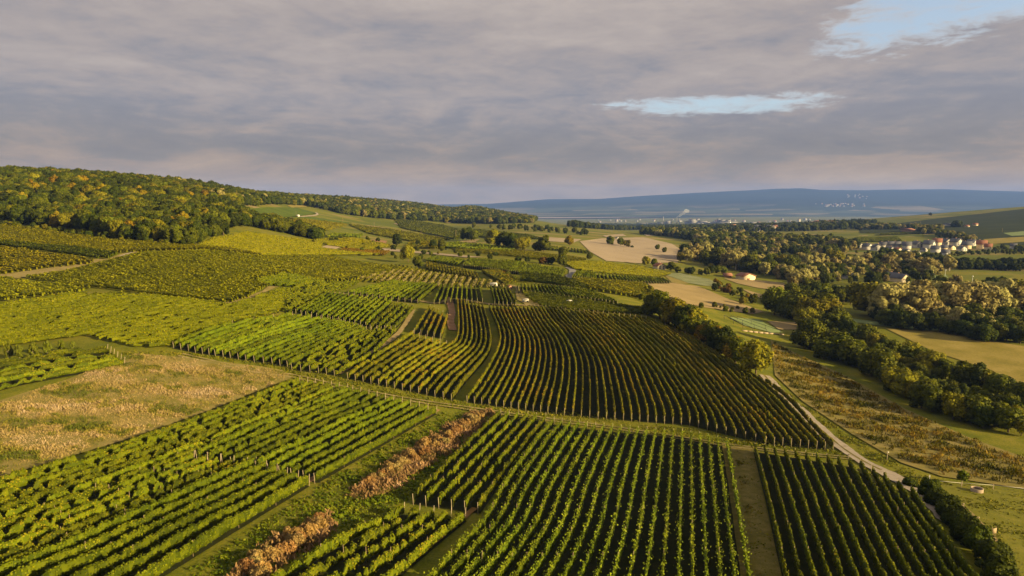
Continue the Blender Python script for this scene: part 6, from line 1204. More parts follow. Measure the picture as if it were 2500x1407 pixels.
wv = t.n('ShaderNodeTexWave', {'Vector': pos, 'Scale': .32, 'Distortion': 2.0, 'Detail': 1.0, 'Detail Scale': .3}).outputs['Fac']
farc = t.mix(t.m('MULTIPLY', wv, .35), farc, t.mix(.5, farc, (.03, .04, .006)))
farc = t.mix(t.m('MULTIPLY', b, .4), farc, near)
rd = t.n('ShaderNodeVectorMath', {0: pos}, operation='LENGTH').outputs['Value']
finish(t, t.mix(t.smooth(rd, 380, 700), near, farc), .95, .05, b, .12)
hill_m, t = mat('far_hill_forest'); pos = t.n('ShaderNodeNewGeometry').outputs['Position']
a = t.noise(pos, .0012, 6, .6); b = t.noise(pos, .012, 6, .7)
mp = t.n('ShaderNodeMapping', {'Vector': pos, 'Scale': (.0016, .0030, 0)})
vor = t.n('ShaderNodeSeparateColor', {0: t.n('ShaderNodeTexVoronoi', {'Vector': mp.outputs[0], 'Scale': 1.0}).outputs['Color']}).outputs[0]
hz_ = t.n('ShaderNodeSeparateXYZ', {0: pos}).outputs[2]
fields = t.ramp(vor, [(0, (.03, .04, .014)), (.35, (.06, .07, .028)), (.6, (.04, .05, .02)), (.8, (.11, .10, .055)), (.92, (.16, .135, .08))], 'CONSTANT')
wood = t.ramp(t.m('ADD', t.m('MULTIPLY', a, .5), t.m('MULTIPLY', b, .5)), [(.3, (.010, .016, .008)), (.5, (.018, .025, .011)), (.7, (.03, .036, .016))])  # forest colour kept dark to paint in cloud shadow on the hills
finish(t, t.mix(t.smooth(t.m('ADD', hz_, t.m('MULTIPLY', a, 160)), 60, 190), fields, wood), 1, 0, b, 20)
def plain(name, c, rough=.8, spec=.2, var=.12, scale=3.0, metal=0.0):
    m, t = mat(name); tc = t.n('ShaderNodeTexCoord').outputs['Object']
    n = t.noise(tc, scale, 4, .6); ran = t.n('ShaderNodeObjectInfo').outputs['Random']
    v = t.m('ADD', 1 - var, t.m('MULTIPLY', t.m('ADD', n, t.m('MULTIPLY', ran, .6)), var * 1.3))
    hs = t.n('ShaderNodeHueSaturation', {'Color': (*c, 1), 'Value': v})
    p = finish(t, hs.outputs[0], rough, spec); p.inputs['Metallic'].default_value = metal; return m
WALL = {'white': plain('render_white', (.42, .40, .37)), 'cream': plain('render_cream', (.56, .46, .30)), 'grey': plain('render_grey', (.42, .41, .40)), 'brick': plain('brown_brick', (.34, .19, .12))}
WALL['far'] = plain('hazy_render', (.20, .19, .18))
ROOF = {'slate': plain('slate_roof', (.075, .075, .085), .6), 'red': plain('clay_roof', (.20, .085, .05)), 'brown': plain('brown_roof', (.20, .09, .055)), 'white': plain('pale_roof', (.62, .60, .56))}
M_BARK = plain('bark', (.10, .075, .05), .95, .05, .3, 2.0)
M_BIRCH = plain('pale_bark', (.45, .38, .28), .9, .1, .2, 2.0)
M_WOOD = plain('weathered_wood', (.24, .18, .11), .9, .1, .25, 4.0)
M_POST = plain('pale_post', (.30, .24, .16), .85, .1, .25, 4.0)
M_WHITE = plain('white_paint', (.40, .38, .34), .6)
M_CONC = plain('concrete', (.26, .20, .14), .9, .1, .2, 3.0)
M_GLASS = plain('window_glass', (.03, .035, .045), .15, .5)
M_METAL = plain('galvanised_metal', (.50, .50, .50), .5, .4, .1, 3.0)
M_BLACK = plain('black_pipe', (.025, .025, .025), .5, .3)
M_STEAM, t = mat('steam')
t.n('ShaderNodeOutputMaterial', {1: t.n('ShaderNodeVolumePrincipled', {'Color': (1, 1, 1, 1), 'Density': .02}).outputs[0]})

# ------------------------------------------------------------------ ground sheet
az_ = np.radians(np.linspace(-80, 80, 250)); rr_ = np.exp(np.linspace(math.log(10), math.log(9200), 300))
AA, RR = np.meshgrid(az_, rr_, indexing='ij')
gx, gy = (np.sin(AA) * RR).ravel(), (np.cos(AA) * RR).ravel()
gzv = ground(gx, gy)
na, nr = len(az_), len(rr_)
i, j = np.meshgrid(np.arange(na - 1), np.arange(nr - 1), indexing='ij'); i = i.ravel(); j = j.ravel()
Q = np.stack([i * nr + j, (i + 1) * nr + j, (i + 1) * nr + j + 1, i * nr + j + 1], 1)[:, ::-1]
g_o = link('ground', mesh_np('ground', np.stack([gx, gy, gzv], 1), Q, mats=[gm_], smooth=True))
tag(g_o, 'rolling grassy ground of the vineyard slopes and valley', kind='structure')
hx, hy = np.meshgrid(np.linspace(-9500, 13500, 190), np.linspace(8300, 15500, 110), indexing='ij')
hzv = far_hill(hx, hy); nx, ny = hx.shape
i, j = np.meshgrid(np.arange(nx - 1), np.arange(ny - 1), indexing='ij'); i = i.ravel(); j = j.ravel()
Q = np.stack([i * ny + j, (i + 1) * ny + j, (i + 1) * ny + j + 1, i * ny + j + 1], 1)
tag(link('hills', mesh_np('hills', np.stack([hx.ravel(), hy.ravel(), hzv.ravel()], 1), Q, mats=[hill_m], smooth=True)), 'long blue wooded hills across the far valley', kind='structure')

# ------------------------------------------------------------------ plots and tracks laid on the ground
def in_poly(px, py, poly):
    P = np.asarray(poly, float); x0, y0 = P[:, 0], P[:, 1]; x1, y1 = np.roll(x0, -1), np.roll(y0, -1)
    px = np.asarray(px)[:, None]; py = np.asarray(py)[:, None]
    c = ((y0 > py) != (y1 > py)) & (px < (x1 - x0) * (py - y0) / (y1 - y0 + 1e-12) + x0)
    return c.sum(1) % 2 == 1
def lift(x, y): return .05 + .00035 * np.hypot(x, y)
def resample(P, step=None, n=None):
    P = np.asarray(P, float); d = np.r_[0, np.cumsum(np.linalg.norm(np.diff(P, axis=0), axis=1))]
    n = n or max(2, int(d[-1] / step) + 1); s = np.linspace(0, d[-1], n)
    return np.column_stack([np.interp(s, d, P[:, 0]), np.interp(s, d, P[:, 1])])
rs = np.random.RandomState(3)
for k, lab, pts, wd, mk, ruts in TRACKS:
    P = resample(pts, 1.2 if pts[0][1] < 400 else 6); T = np.gradient(P, axis=0); T /= np.linalg.norm(T, axis=1)[:, None] + 1e-9; N = np.column_stack([-T[:, 1], T[:, 0]])
    Vv, Qq = [], []
    for off, wdt in (((-wd * .30, wd * .22), (wd * .30, wd * .22)) if ruts else ((0, wd),)):
        ws = wdt * (1 + .22 * fnoise(P[:, 0], P[:, 1], 9, 2)); ws2 = wdt * (1 + .22 * fnoise(P[:, 0], P[:, 1], 8, 7))
        base = len(Vv) * 0 + sum(len(a) for a in Vv)
        rowsv = [P + N * (off + s * wv_)[:, None] for s, wv_ in ((-.5, ws), (-.17, ws), (.17, ws2), (.5, ws2))]
        M = np.stack(rowsv, 1).reshape(-1, 2); Vv.append(M)
        ii = np.arange(len(P) - 1)
        for c_ in range(3): Qq.append(np.stack([base + ii * 4 + c_, base + ii * 4 + c_ + 1, base + (ii + 1) * 4 + c_ + 1, base + (ii + 1) * 4 + c_], 1)[:, ::-1])
    M = np.concatenate(Vv); z = ground(M[:, 0], M[:, 1]) + lift(M[:, 0], M[:, 1]) + .14
    o = link(k, mesh_np(k, np.column_stack([M, z]), np.concatenate(Qq), mats=[SOIL[mk]], smooth=True)); tag(o, lab, kind='structure')

# ------------------------------------------------------------------ vine rows
P = resample(TRACKS[0][2], 1.2)[:66]; T = np.gradient(P, axis=0); T /= np.linalg.norm(T, axis=1)[:, None]; N = np.column_stack([-T[:, 1], T[:, 0]])
ws = .22 * (1 + .6 * fnoise(P[:, 0], P[:, 1], 6, 3))
M = np.stack([P - N * ws[:, None], P + N * ws[:, None]], 1).reshape(-1, 2); ii = np.arange(len(P) - 1)
link('grass_crown', mesh_np('grass_crown', np.column_stack([M, ground(M[:, 0], M[:, 1]) + lift(M[:, 0], M[:, 1]) + .165]), np.stack([ii * 2, (ii + 1) * 2, (ii + 1) * 2 + 1, ii * 2 + 1], 1), mats=[SOIL['olivestrip']]), bpy.data.objects['gravel_road'])
def leaf_quads(C, Nn, size, rng, aspect=1.0):
    n = len(C); Nn = Nn / (np.linalg.norm(Nn, axis=1)[:, None] + 1e-9)
    r = rng.normal(size=(n, 3)); a = np.cross(Nn, r); a /= np.linalg.norm(a, axis=1)[:, None] + 1e-9; b = np.cross(Nn, a)
    s = size[:, None] if np.ndim(size) else size
    a = a * s * .5; b = b * s * .5 * aspect
    V = np.stack([C - a - b, C + a - b * .8, C + a * .9 + b, C - a * .9 + b], 1).reshape(-1, 3)
    return V, np.arange(n * 4).reshape(-1, 4)
def row_geo(P2, st, dist, rng):
    """foliage wall along P2: lumpy core plus leaf faces"""
    h, wd, gap = st.get('h', 1.9), st.get('w', .7), st.get('gap', 0.0)
    near = dist < 150
    step = .7 if near else (1.1 if dist < 320 else 2.0)
    if st.get('stuff'): step = 1.6 if dist < 260 else (2.4 if dist < 520 else 5.0)
    P = resample(P2, step); n = len(P)
    if n < 3: P = resample(P2, n=3); n = 3
    T = np.gradient(P, axis=0); T /= np.linalg.norm(T, axis=1)[:, None] + 1e-9; N = np.column_stack([-T[:, 1], T[:, 0]])
    z = ground(P[:, 0], P[:, 1])
    L = np.linalg.norm(np.diff(P, axis=0), axis=1).sum()
    hh = h * (1 + .07 * rng.normal(size=n)); ww = wd * (1 + .16 * rng.normal(size=n))
    vig = fnoise(P[:, 0], P[:, 1], 17, 77); hh *= 1 + .09 * vig; ww *= 1 + .14 * vig
    dens = np.ones(n)
    if gap > 0:
        g = rng.uniform(size=n) < gap
        hh[g] *= .45; ww[g] *= .5; dens[g] = .25
        bush = .5 + .5 * np.sin(np.arange(n) * step * 2 * math.pi / 1.5 + rng.uniform(0, 6)); ww *= .8 + .3 * bush; hh *= .92 + .1 * bush
    hh[[0, -1]] *= .9
    prof = [(-.30, .28), (-.42, .55), (-.30, .92), (.30, .92), (.42, .55), (.30, .28)]
    V = np.zeros((n, 6, 3))
    for k_, (a, b) in enumerate(prof):
        V[:, k_, :2] = P + N * (a * ww)[:, None] + N * (rng.normal(size=n) * .05)[:, None]; V[:, k_, 2] = z + hh * b
    ii = np.arange(n - 1); Qs = []
    for k_ in range(6):
        k2 = (k_ + 1) % 6; Qs.append(np.stack([ii * 6 + k_, ii * 6 + k2, (ii + 1) * 6 + k2, (ii + 1) * 6 + k_], 1))
    Qs.append(np.array([[0, 1, 2, 3], [0, 3, 4, 5]])); e = (n - 1) * 6; Qs.append(np.array([[e + 3, e + 2, e + 1, e], [e + 5, e + 4, e + 3, e]]))
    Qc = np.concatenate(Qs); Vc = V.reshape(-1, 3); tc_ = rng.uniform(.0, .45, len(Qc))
    # leaves
    per = 56 if near else (30 if dist < 220 else (24 if dist < 320 else 12)); size = .165 if near else (.22 if dist < 220 else (.30 if dist < 320 else .44))
    if st.get('stuff'): per = 17 if dist < 260 else 8; size = .29 if dist < 260 else .46
    if dist > 520: per, size = 3.2, 1.0
    m = int(L * per)
    s = rng.uniform(0, n - 1, m); i0 = np.minimum(s.astype(int), n - 2); f = (s - i0)[:, None]
    keep = rng.uniform(size=m) < dens[np.minimum((s + .5).astype(int), n - 1)]
    i0 = i0[keep]; f = f[keep]; m = len(i0)
    Pc = P[i0] * (1 - f) + P[i0 + 1] * f; Nc = N[i0]; zc_ = z[i0] * (1 - f[:, 0]) + z[i0 + 1] * f[:, 0]
    hc = hh[i0] * (1 - f[:, 0]) + hh[i0 + 1] * f[:, 0]; wc = ww[i0]
    th = rng.uniform(-.35, math.pi + .35, m)        # around the wall's cross-section
    ox = np.cos(th) * .5 * wc * (1 + .18 * rng.normal(size=m)); oz = .30 * hc + (np.clip(np.sin(th), -.1, 1) ** .6 if False else np.where(np.abs(np.cos(th)) > .55, rng.uniform(0, 1, m), np.clip(np.sin(th), 0, 1))) * .70 * hc * (1 + .05 * rng.normal(size=m))
    if st.get('shoots'):
        up = rng.uniform(size=m) < .22; oz[up] = hc[up] * (1 + rng.uniform(0, .28, up.sum())); ox[up] = rng.normal(size=up.sum()) * .22
    C = np.column_stack([Pc + Nc * ox[:, None], zc_ + oz])
    Nn = np.column_stack([Nc * np.cos(th)[:, None], np.maximum(np.sin(th), .15)]) + rng.normal(size=(m, 3)) * .45
    sz = size * rng.uniform(.65, 1.35, m)
    Vl, Ql = leaf_quads(C, Nn, sz, rng)
    patch = fnoise(C[:, 0], C[:, 1], 26, 9) * .22 + fnoise(C[:, 0], C[:, 1], 3.3, 4) * .10
    tl = np.clip(.48 + patch * (.6 if st.get('stuff') else 1.0) + rng.normal(size=m) * (.10 if st.get('stuff') else .15), 0, 1)
    if st['pal'] in ('autumn', 'rustgreen') or (st['pal'] in ('yellow', 'olive') and not st.get('stuff')):
        hot = fnoise(C[:, 0], C[:, 1], 14, 21) > .33
        tl = np.where(hot & (rng.uniform(size=m) < .5), np.clip(tl + .24, 0, 1), tl)
    return np.concatenate([Vc, Vl]), np.concatenate([Qc, Ql + len(Vc)]), np.concatenate([tc_, tl])
post_me = {}
def post_mesh(h, r=.05, m=M_POST):
    key = (round(h, 1), r, m.name)
    if key not in post_me: post_me[key] = MB().bar((0, 0, -.15), (0, 0, h), r, 6, r * .9).mesh('post', m)
    return post_me[key]
def guide_rows(n, G):
    M = 40; GS = [(t_, resample(p, n=M)) for t_, p in G]; ts = [g[0] for g in GS]
    for i in range(n):
        t_ = i / (n - 1); k_ = max(0, min(len(ts) - 2, int(np.searchsorted(ts, t_, 'right')) - 1))
        f = (t_ - ts[k_]) / (ts[k_ + 1] - ts[k_]); yield GS[k_][1] * (1 - f) + GS[k_ + 1][1] * f
def lay_sheet(name, poly, m, lab, dz):
    P = np.array(poly); mn, mx = P.min(0), P.max(0); st = max(1.5, min(12., max(mx - mn) / 45))
    xs, ys = np.meshgrid(np.arange(mn[0], mx[0], st), np.arange(mn[1], mx[1], st)); xs = xs.ravel(); ys = ys.ravel()
    ok = in_poly(xs, ys, poly)
    pts = [Vector(p) for p in poly] + [Vector(p) for p in zip(xs[ok], ys[ok])]
    v, e, fcs, *_ = delaunay_2d_cdt(pts, [], [list(range(len(poly)))], 1, 1e-4)
    v = np.array([tuple(q) for q in v]); z = ground(v[:, 0], v[:, 1]) + lift(v[:, 0], v[:, 1]) + dz
    tr = np.array([f for f in fcs if len(f) == 3]); a0, a1, a2 = v[tr[:, 0]], v[tr[:, 1]], v[tr[:, 2]]
    cr_ = (a1[:, 0] - a0[:, 0]) * (a2[:, 1] - a0[:, 1]) - (a1[:, 1] - a0[:, 1]) * (a2[:, 0] - a0[:, 0])
    tr[cr_ < 0] = tr[cr_ < 0][:, ::-1]
    return tag(link(name, mesh_np(name, np.column_stack([v, z]), None, tr, mats=[m], smooth=True)), lab, kind='structure')
for pi, (k, mk, poly, lab) in enumerate(PARCELS): lay_sheet(k.replace('_b', ''), poly, SOIL[mk], lab, .07 + (pi % 5) * .01)
rng = np.random.RandomState(12)
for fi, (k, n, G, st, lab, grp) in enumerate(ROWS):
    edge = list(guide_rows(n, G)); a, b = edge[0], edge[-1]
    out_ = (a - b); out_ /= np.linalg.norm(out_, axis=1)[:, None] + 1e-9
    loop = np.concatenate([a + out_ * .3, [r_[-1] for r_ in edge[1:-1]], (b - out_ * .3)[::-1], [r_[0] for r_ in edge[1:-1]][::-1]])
    lay_sheet('shaded_vineyard_floor', [tuple(q) for q in loop], SOIL['floor'], 'weedy earth with painted shade under the ' + grp, .015 * (fi % 4))
for k, n, G, st, lab, grp in ROWS:
    for i, P in enumerate(guide_rows(n, G)):
        d = float(np.hypot(P[:, 0], P[:, 1]).mean())
        # uneven row ends
        Tn = (P[1] - P[0]) / (np.linalg.norm(P[1] - P[0]) + 1e-9); P = P.copy(); P[0] += Tn * rng.uniform(-.3, .5); 
        V, Qd, tn = row_geo(P, st, d, rng)
        org = np.array([P[0, 0], P[0, 1], gz(P[0, 0], P[0, 1])])
        o = link('vine_row', mesh_np('vine_row', V - org, Qd, tint=tn, mats=[LEAF[st['pal']]]), loc=org)
        tag(o, lab.replace('{o}', ordinal(i + 1)), 'vine row', grp)
        L = resample(P, 8.0 if d < 130 else 400.)
        ends = [(P[0], P[0] - P[1]), (P[-1], P[-1] - P[-2])]
        for e_, dr in ends:
            dr = dr / (np.linalg.norm(dr) + 1e-9); q = e_ + dr * .25
            pz = gz(q[0], q[1])
            po = link('end_post', post_mesh(2.0, .05), o, (q[0] - org[0], q[1] - org[1], pz - org[2]), (rng.uniform(-.05, .05) + dr[1] * -.12, dr[0] * .12, 0))
        if d < 130:
            for q in L[1:-1]:
                link('trellis_post', post_mesh(2.15, .035, M_WOOD), o, (q[0] - org[0], q[1] - org[1], gz(q[0], q[1]) - org[2]), (rng.uniform(-.04, .04), rng.uniform(-.04, .04), 0))
def stuff_obj(name, parts, m, lab):
    Vs, Qs, ts, b = [], [], [], 0
    for V, Qd, tn in parts: Vs.append(V); Qs.append(Qd + b); ts.append(tn); b += len(V)
    o = link(name, mesh_np(name, np.concatenate(Vs), np.concatenate(Qs), tint=np.concatenate(ts), mats=[m]))
    return tag(o, lab, kind='stuff')
for k, n, G, st, lab in FAR_ROWS:
    st = dict(st, stuff=1, w=1.1 if st.get('low') else .7, h=1.25 if st.get('low') else 1.9)
    stuff_obj('vine_rows', [row_geo(P, st, float(np.hypot(*P.mean(0))), rng) for P in guide_rows(n, G)], LEAF[st['pal']], lab)
for k, poly, ang, st, lab in VINEYARDS:
    P = np.array(poly); ca, sa = math.cos(ang), math.sin(ang)
    u_ = P[:, 0] * ca + P[:, 1] * sa; v_ = -P[:, 0] * sa + P[:, 1] * ca
    parts = []; st = dict(st, stuff=1)
    for vv in np.arange(v_.min() + .5, v_.max(), st['sp']):
        u0, u1 = u_, np.roll(u_, -1); w0, w1 = v_, np.roll(v_, -1)
        m = (w0 > vv) != (w1 > vv)
        xs = np.sort(u0[m] + (vv - w0[m]) / (w1[m] - w0[m]) * (u1[m] - u0[m]))
        for a, b in zip(xs[::2], xs[1::2]):
            if b - a < 3: continue
            a += rng.uniform(0, .8); b -= rng.uniform(0, .8)
            us = np.linspace(a, b, max(3, int((b - a) / 4)))
            Pr = np.column_stack([us * ca - vv * sa, us * sa + vv * ca])
            parts.append(row_geo(Pr, st, float(np.hypot(*Pr.mean(0))), rng))
    stuff_obj('vineyard', parts, LEAF[st['pal']], lab)

# ------------------------------------------------------------------ weeds and grass tufts
for k, poly, den, (h0, h1), mk, lab in TUFTS:
    P = np.array(poly); mn, mx = P.min(0), P.max(0)
    x, y = P[:, 0], P[:, 1]
    nt = int((mx[0] - mn[0]) * (mx[1] - mn[1]) * den)
    xs = rng.uniform(mn[0], mx[0], nt); ys = rng.uniform(mn[1], mx[1], nt); ok = in_poly(xs, ys, poly); xs = xs[ok]; ys = ys[ok]
    cl = fnoise(xs, ys, 12, 31) + .6 * fnoise(xs, ys, 4, 32)
    # ragged margin: thin out towards the edge
    seg = np.roll(P, -1, 0) - P; dmin = np.full(len(xs), 1e9)
    for p_, s_ in zip(P, seg):
        tt_ = np.clip(((xs - p_[0]) * s_[0] + (ys - p_[1]) * s_[1]) / (s_ @ s_ + 1e-9), 0, 1); dmin = np.minimum(dmin, np.hypot(xs - p_[0] - tt_ * s_[0], ys - p_[1] - tt_ * s_[1]))
    kp = rng.uniform(size=len(xs)) < np.clip((dmin + .9 * cl) / (1.7 if mk in ('weed', 'scrub', 'rustweed') else 1.0) + .1, .05, 1); xs, ys, cl = xs[kp], ys[kp], cl[kp]
    if mk in ('scrub',): keep = rng.uniform(size=len(xs)) < np.clip(.75 + cl, .1, 1); xs = xs[keep]; ys = ys[keep]; cl = cl[keep]
    nb = 6 if mk == 'weed' else (9 if mk in ('scrub', 'rustweed') else 5)
    hb = (h0 + (h1 - h0) * .75 * np.clip(.45 + .5 * cl + .25 * rng.normal(size=len(xs)), 0, 1))
    spread = hb * (.85 if mk == 'weed' else .5 if mk in ('weed', 'scrub', 'rustweed') else .6)
    n = len(xs); C0 = np.repeat(np.column_stack([xs, ys, ground(xs, ys)]), nb, 0); H = np.repeat(hb, nb); S = np.repeat(spread, nb); CL = np.repeat(cl, nb)
    m = len(H); th = rng.uniform(0, 2 * math.pi, m); rad = np.sqrt(rng.uniform(size=m)) * S
    zz = H * rng.uniform(.25, 1, m) * (1 - .5 * (rad / (S + 1e-6)) ** 2)
    C = C0 + np.column_stack([np.cos(th) * rad, np.sin(th) * rad, zz])
    Nn = np.column_stack([np.cos(th) * rad / (S + 1e-6), np.sin(th) * rad / (S + 1e-6), .7 + 0 * rad]) + rng.normal(size=(m, 3)) * .35
    sz = (H * .30 if mk in ('weed', 'scrub', 'rustweed') else H * .7) * rng.uniform(.6, 1.4, m)
    if mk in ('weed', 'scrub', 'rustweed'):
        a_ = rng.uniform(0, 2 * math.pi, m); wv2 = H * rng.uniform(.10, .26, m); hv = H * rng.uniform(.25, .60, m)
        ax = np.column_stack([np.cos(a_) * wv2 * .5, np.sin(a_) * wv2 * .5, rng.normal(size=m) * .04 * H]); up = np.column_stack([rng.normal(size=m) * .25 * hv, rng.normal(size=m) * .25 * hv, hv * .6])
        V = np.stack([C - ax - up * .9, C + ax - up * .9, C + ax * .5 + up * .6, C - ax * .5 + up * .6], 1).reshape(-1, 3); Qd = np.arange(m * 4).reshape(-1, 4)
    else: V, Qd = leaf_quads(C, Nn, sz, rng, .8)
    if mk == 'weed':
        base = .60 + .26 * fnoise(C[:, 0], C[:, 1], 18, 44) + .10 * fnoise(C[:, 0], C[:, 1], 3, 49); gf = fnoise(C[:, 0], C[:, 1], 15, 41) + .5 * fnoise(C[:, 0], C[:, 1], 5, 42)
        tn = base - .5 * np.clip((gf + .02) / .42, 0, 1) + rng.normal(size=m) * .13
    elif mk == 'scrub': tn = .40 + .34 * fnoise(C[:, 0], C[:, 1], 16, 45) + .18 * fnoise(C[:, 0], C[:, 1], 5, 46) + rng.normal(size=m) * .13
    elif mk == 'rustweed': tn = .58 + .25 * fnoise(C[:, 0], C[:, 1], 9, 48) + rng.normal(size=m) * .13
    else: tn = .5 + .22 * fnoise(C[:, 0], C[:, 1], 9, 47) + rng.normal(size=m) * .18
    o = link(k, mesh_np(k, V, Qd, tint=np.clip(tn, 0, 1), mats=[TUFT[mk]])); tag(o, lab, kind='stuff')

# ------------------------------------------------------------------ trees
def ico(sub=1):
    import bmesh
    bm = bmesh.new(); bmesh.ops.create_icosphere(bm, subdivisions=sub, radius=1.0)
    v = np.array([tuple(x.co) for x in bm.verts]); f = np.array([[q.index for q in p.verts] for p in bm.faces]); bm.free(); return v, f
ICO = ico(2)
def crown_mesh(name, shape, seed, mtl):
    r = np.random.RandomState(seed)
    if shape == 'round': cz, rad, nl, lr, nleaf, ls = .52, (.40, .40, .46), 20, (.13, .21), 2600, .046
    elif shape == 'willow': cz, rad, nl, lr, nleaf, ls = .52, (.40, .40, .46), 34, (.085, .14), 3200, .040
    elif shape == 'column': cz, rad, nl, lr, nleaf, ls = .54, (.13, .13, .42), 18, (.07, .12), 1500, .045
    elif shape == 'shrub': cz, rad, nl, lr, nleaf, ls = .42, (.62, .62, .46), 26, (.10, .22), 2600, .058
    else: cz, rad, nl, lr, nleaf, ls = .55, (.26, .26, .40), 14, (.08, .14), 700, .06
    rad = np.array(rad); d = r.normal(size=(nl, 3)); d /= np.linalg.norm(d, axis=1)[:, None]; d[:, 2] = np.where(d[:, 2] < -.78, -d[:, 2], d[:, 2])
    lrad = lr[0] + (lr[1] - lr[0]) * r.uniform(size=nl) ** 1.6; cen = d * rad * (r.uniform(.45, .78, nl)[:, None]); cen[:3] *= .35; lrad[:3] = lr[1] * 1.15
    skew = r.uniform(-.10, .10, 2); cen[:, 0] += skew[0] * (cen[:, 2] + .2); cen[:, 1] += skew[1] * (cen[:, 2] + .2)
    cen[:, 2] += cz
    Vs, Ts, tt, b = [], [], [], 0
    iv, if_ = ICO
    for c, q in zip(cen, lrad):
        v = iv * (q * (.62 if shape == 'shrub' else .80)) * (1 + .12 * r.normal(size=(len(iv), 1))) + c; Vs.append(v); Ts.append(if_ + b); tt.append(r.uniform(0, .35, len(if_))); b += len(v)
    wts = lrad ** 2 / (lrad ** 2).sum(); k_ = r.choice(nl, nleaf, p=wts)
    dn = r.normal(size=(nleaf, 3)); dn /= np.linalg.norm(dn, axis=1)[:, None]
    outw = cen[k_] - np.array([0, 0, cz]); flip = (dn * outw).sum(1) < -.02; dn[flip & (r.uniform(size=nleaf) < .7)] *= -1
    C = cen[k_] + dn * (lrad[k_] * r.uniform(.78, 1.16, nleaf))[:, None]
    Nn = dn + r.normal(size=dn.shape) * .38
    Vl, Ql = leaf_quads(C, Nn, ls * r.uniform(.6, 1.4, nleaf), r)
    lobe_t = r.normal(size=nl) * .09
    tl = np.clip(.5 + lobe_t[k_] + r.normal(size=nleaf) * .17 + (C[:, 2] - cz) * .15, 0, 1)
    V = np.concatenate(Vs + [Vl]); ntr = sum(len(x) for x in Ts)
    return mesh_np(name, V, Ql + b, np.concatenate(Ts), tint=np.concatenate([tl] + tt), mats=[mtl])
def trunk_mesh(shape, m):
    b = MB(); r = random.Random(5)
    top = .62 if shape != 'shrub' else .5; rad = .022 if shape != 'sapling' else .012
    b.bar((0, 0, -.04), (.01, 0, top * .5), rad * 1.25, 7, rad * .9); b.bar((.01, 0, top * .49), (0, .01, top), rad * .9, 6, rad * .45)
    for k_ in range(4):
        a = k_ * 1.6 + .4; z0 = top * (.42 + .1 * k_); b.bar((.01, 0, z0), (math.cos(a) * .2, math.sin(a) * .2, z0 + .2), rad * .5, 5, rad * .2)
    return b.mesh('trunk', m)
SHAPE = {'dk': 'round', 'gr': 'round', 'yl': 'round', 'au': 'round', 'pale': 'willow', 'br': 'shrub', 'rust': 'shrub', 'tan': 'shrub', 'sap': 'sapling', 'orn': 'willow', 'con': 'column'}
NAME = {'dk': 'broadleaf_tree', 'gr': 'broadleaf_tree', 'yl': 'broadleaf_tree', 'au': 'broadleaf_tree', 'pale': 'willow_tree', 'br': 'bush', 'rust': 'dry_shrub', 'tan': 'dry_shrub', 'sap': 'sapling', 'orn': 'feathery_tree', 'con': 'conifer_tree'}
KNAME = {'dk': 'dark green tree', 'gr': 'mid green tree', 'yl': 'yellow-green tree', 'au': 'rusty orange tree', 'pale': 'pale cream-green willow', 'br': 'brown bush'}
crowns, trunks, source = {}, {}, {}
def make_tree(x, y, h, kd, label, name=None, cat='tree', group=None, var=None, wide=1.0):
    shp = SHAPE[kd]; nv = 1 if shp in ('column', 'sapling') else 3; var = rng.randint(nv) if var is None else var
    shrub_dk = kd == 'dk' and h < 4
    if shrub_dk: shp = 'shrub'
    key = (kd, shp, var)
    if key not in crowns: crowns[key] = crown_mesh('crown', shp, 100 + hash_key(key), CROWN[kd])
    if shp not in trunks: trunks[shp] = trunk_mesh(shp, M_BIRCH if shp in ('willow', 'sapling') else M_BARK)
    e = link(name or NAME[kd], None, loc=(x, y, gz(x, y) - (.08 * h if shp in ('round', 'willow', 'shrub') else .03)), rot=(0, 0, rng.uniform(0, 6.28)), scale=(h * wide, h * wide, h))
    tag(e, label, cat, group)
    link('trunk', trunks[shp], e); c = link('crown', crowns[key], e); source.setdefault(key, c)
    return e
def hash_key(k): return sum(ord(ch) for ch in k[0] + k[1]) % 97 * 3 + k[2]
for x, y, h, kd, lab in SINGLE_TREES: make_tree(x, y, h, kd, lab, cat='bush' if 'bush' in lab else 'tree', wide=1.0 if h > 5 else (.62 if kd == 'orn' else 1.15))
for bi, (x, y, h, kd, n, ph) in enumerate(BELT_TREES):
    make_tree(x, y, h, kd, '%s %s from the left %s' % (ordinal(n), KNAME[kd], BELT_PHRASES[ph]), group='trees ' + BELT_PHRASES[ph], wide=rng.uniform(.95, 1.2))
for k, pts, n, (h0, h1), kd, lab, spread in SHRUBS:
    P = resample(pts, n=n)
    for i, p in enumerate(P):
        h = rng.uniform(h0, h1); q = p + rng.normal(size=2) * spread * .45
        kk = kd if kd == 'dk' else ('rust' if rng.uniform() < .62 else 'tan')
        make_tree(q[0], q[1], h, kk, '%s %s, from the far end' % (ordinal(i + 1), lab), 'hedge_shrub' if kd == 'dk' else 'dry_shrub', 'shrub', lab.replace('shrub in', 'shrubs in').replace('shrub at', 'shrubs at'), wide=rng.uniform(.9, 1.2))

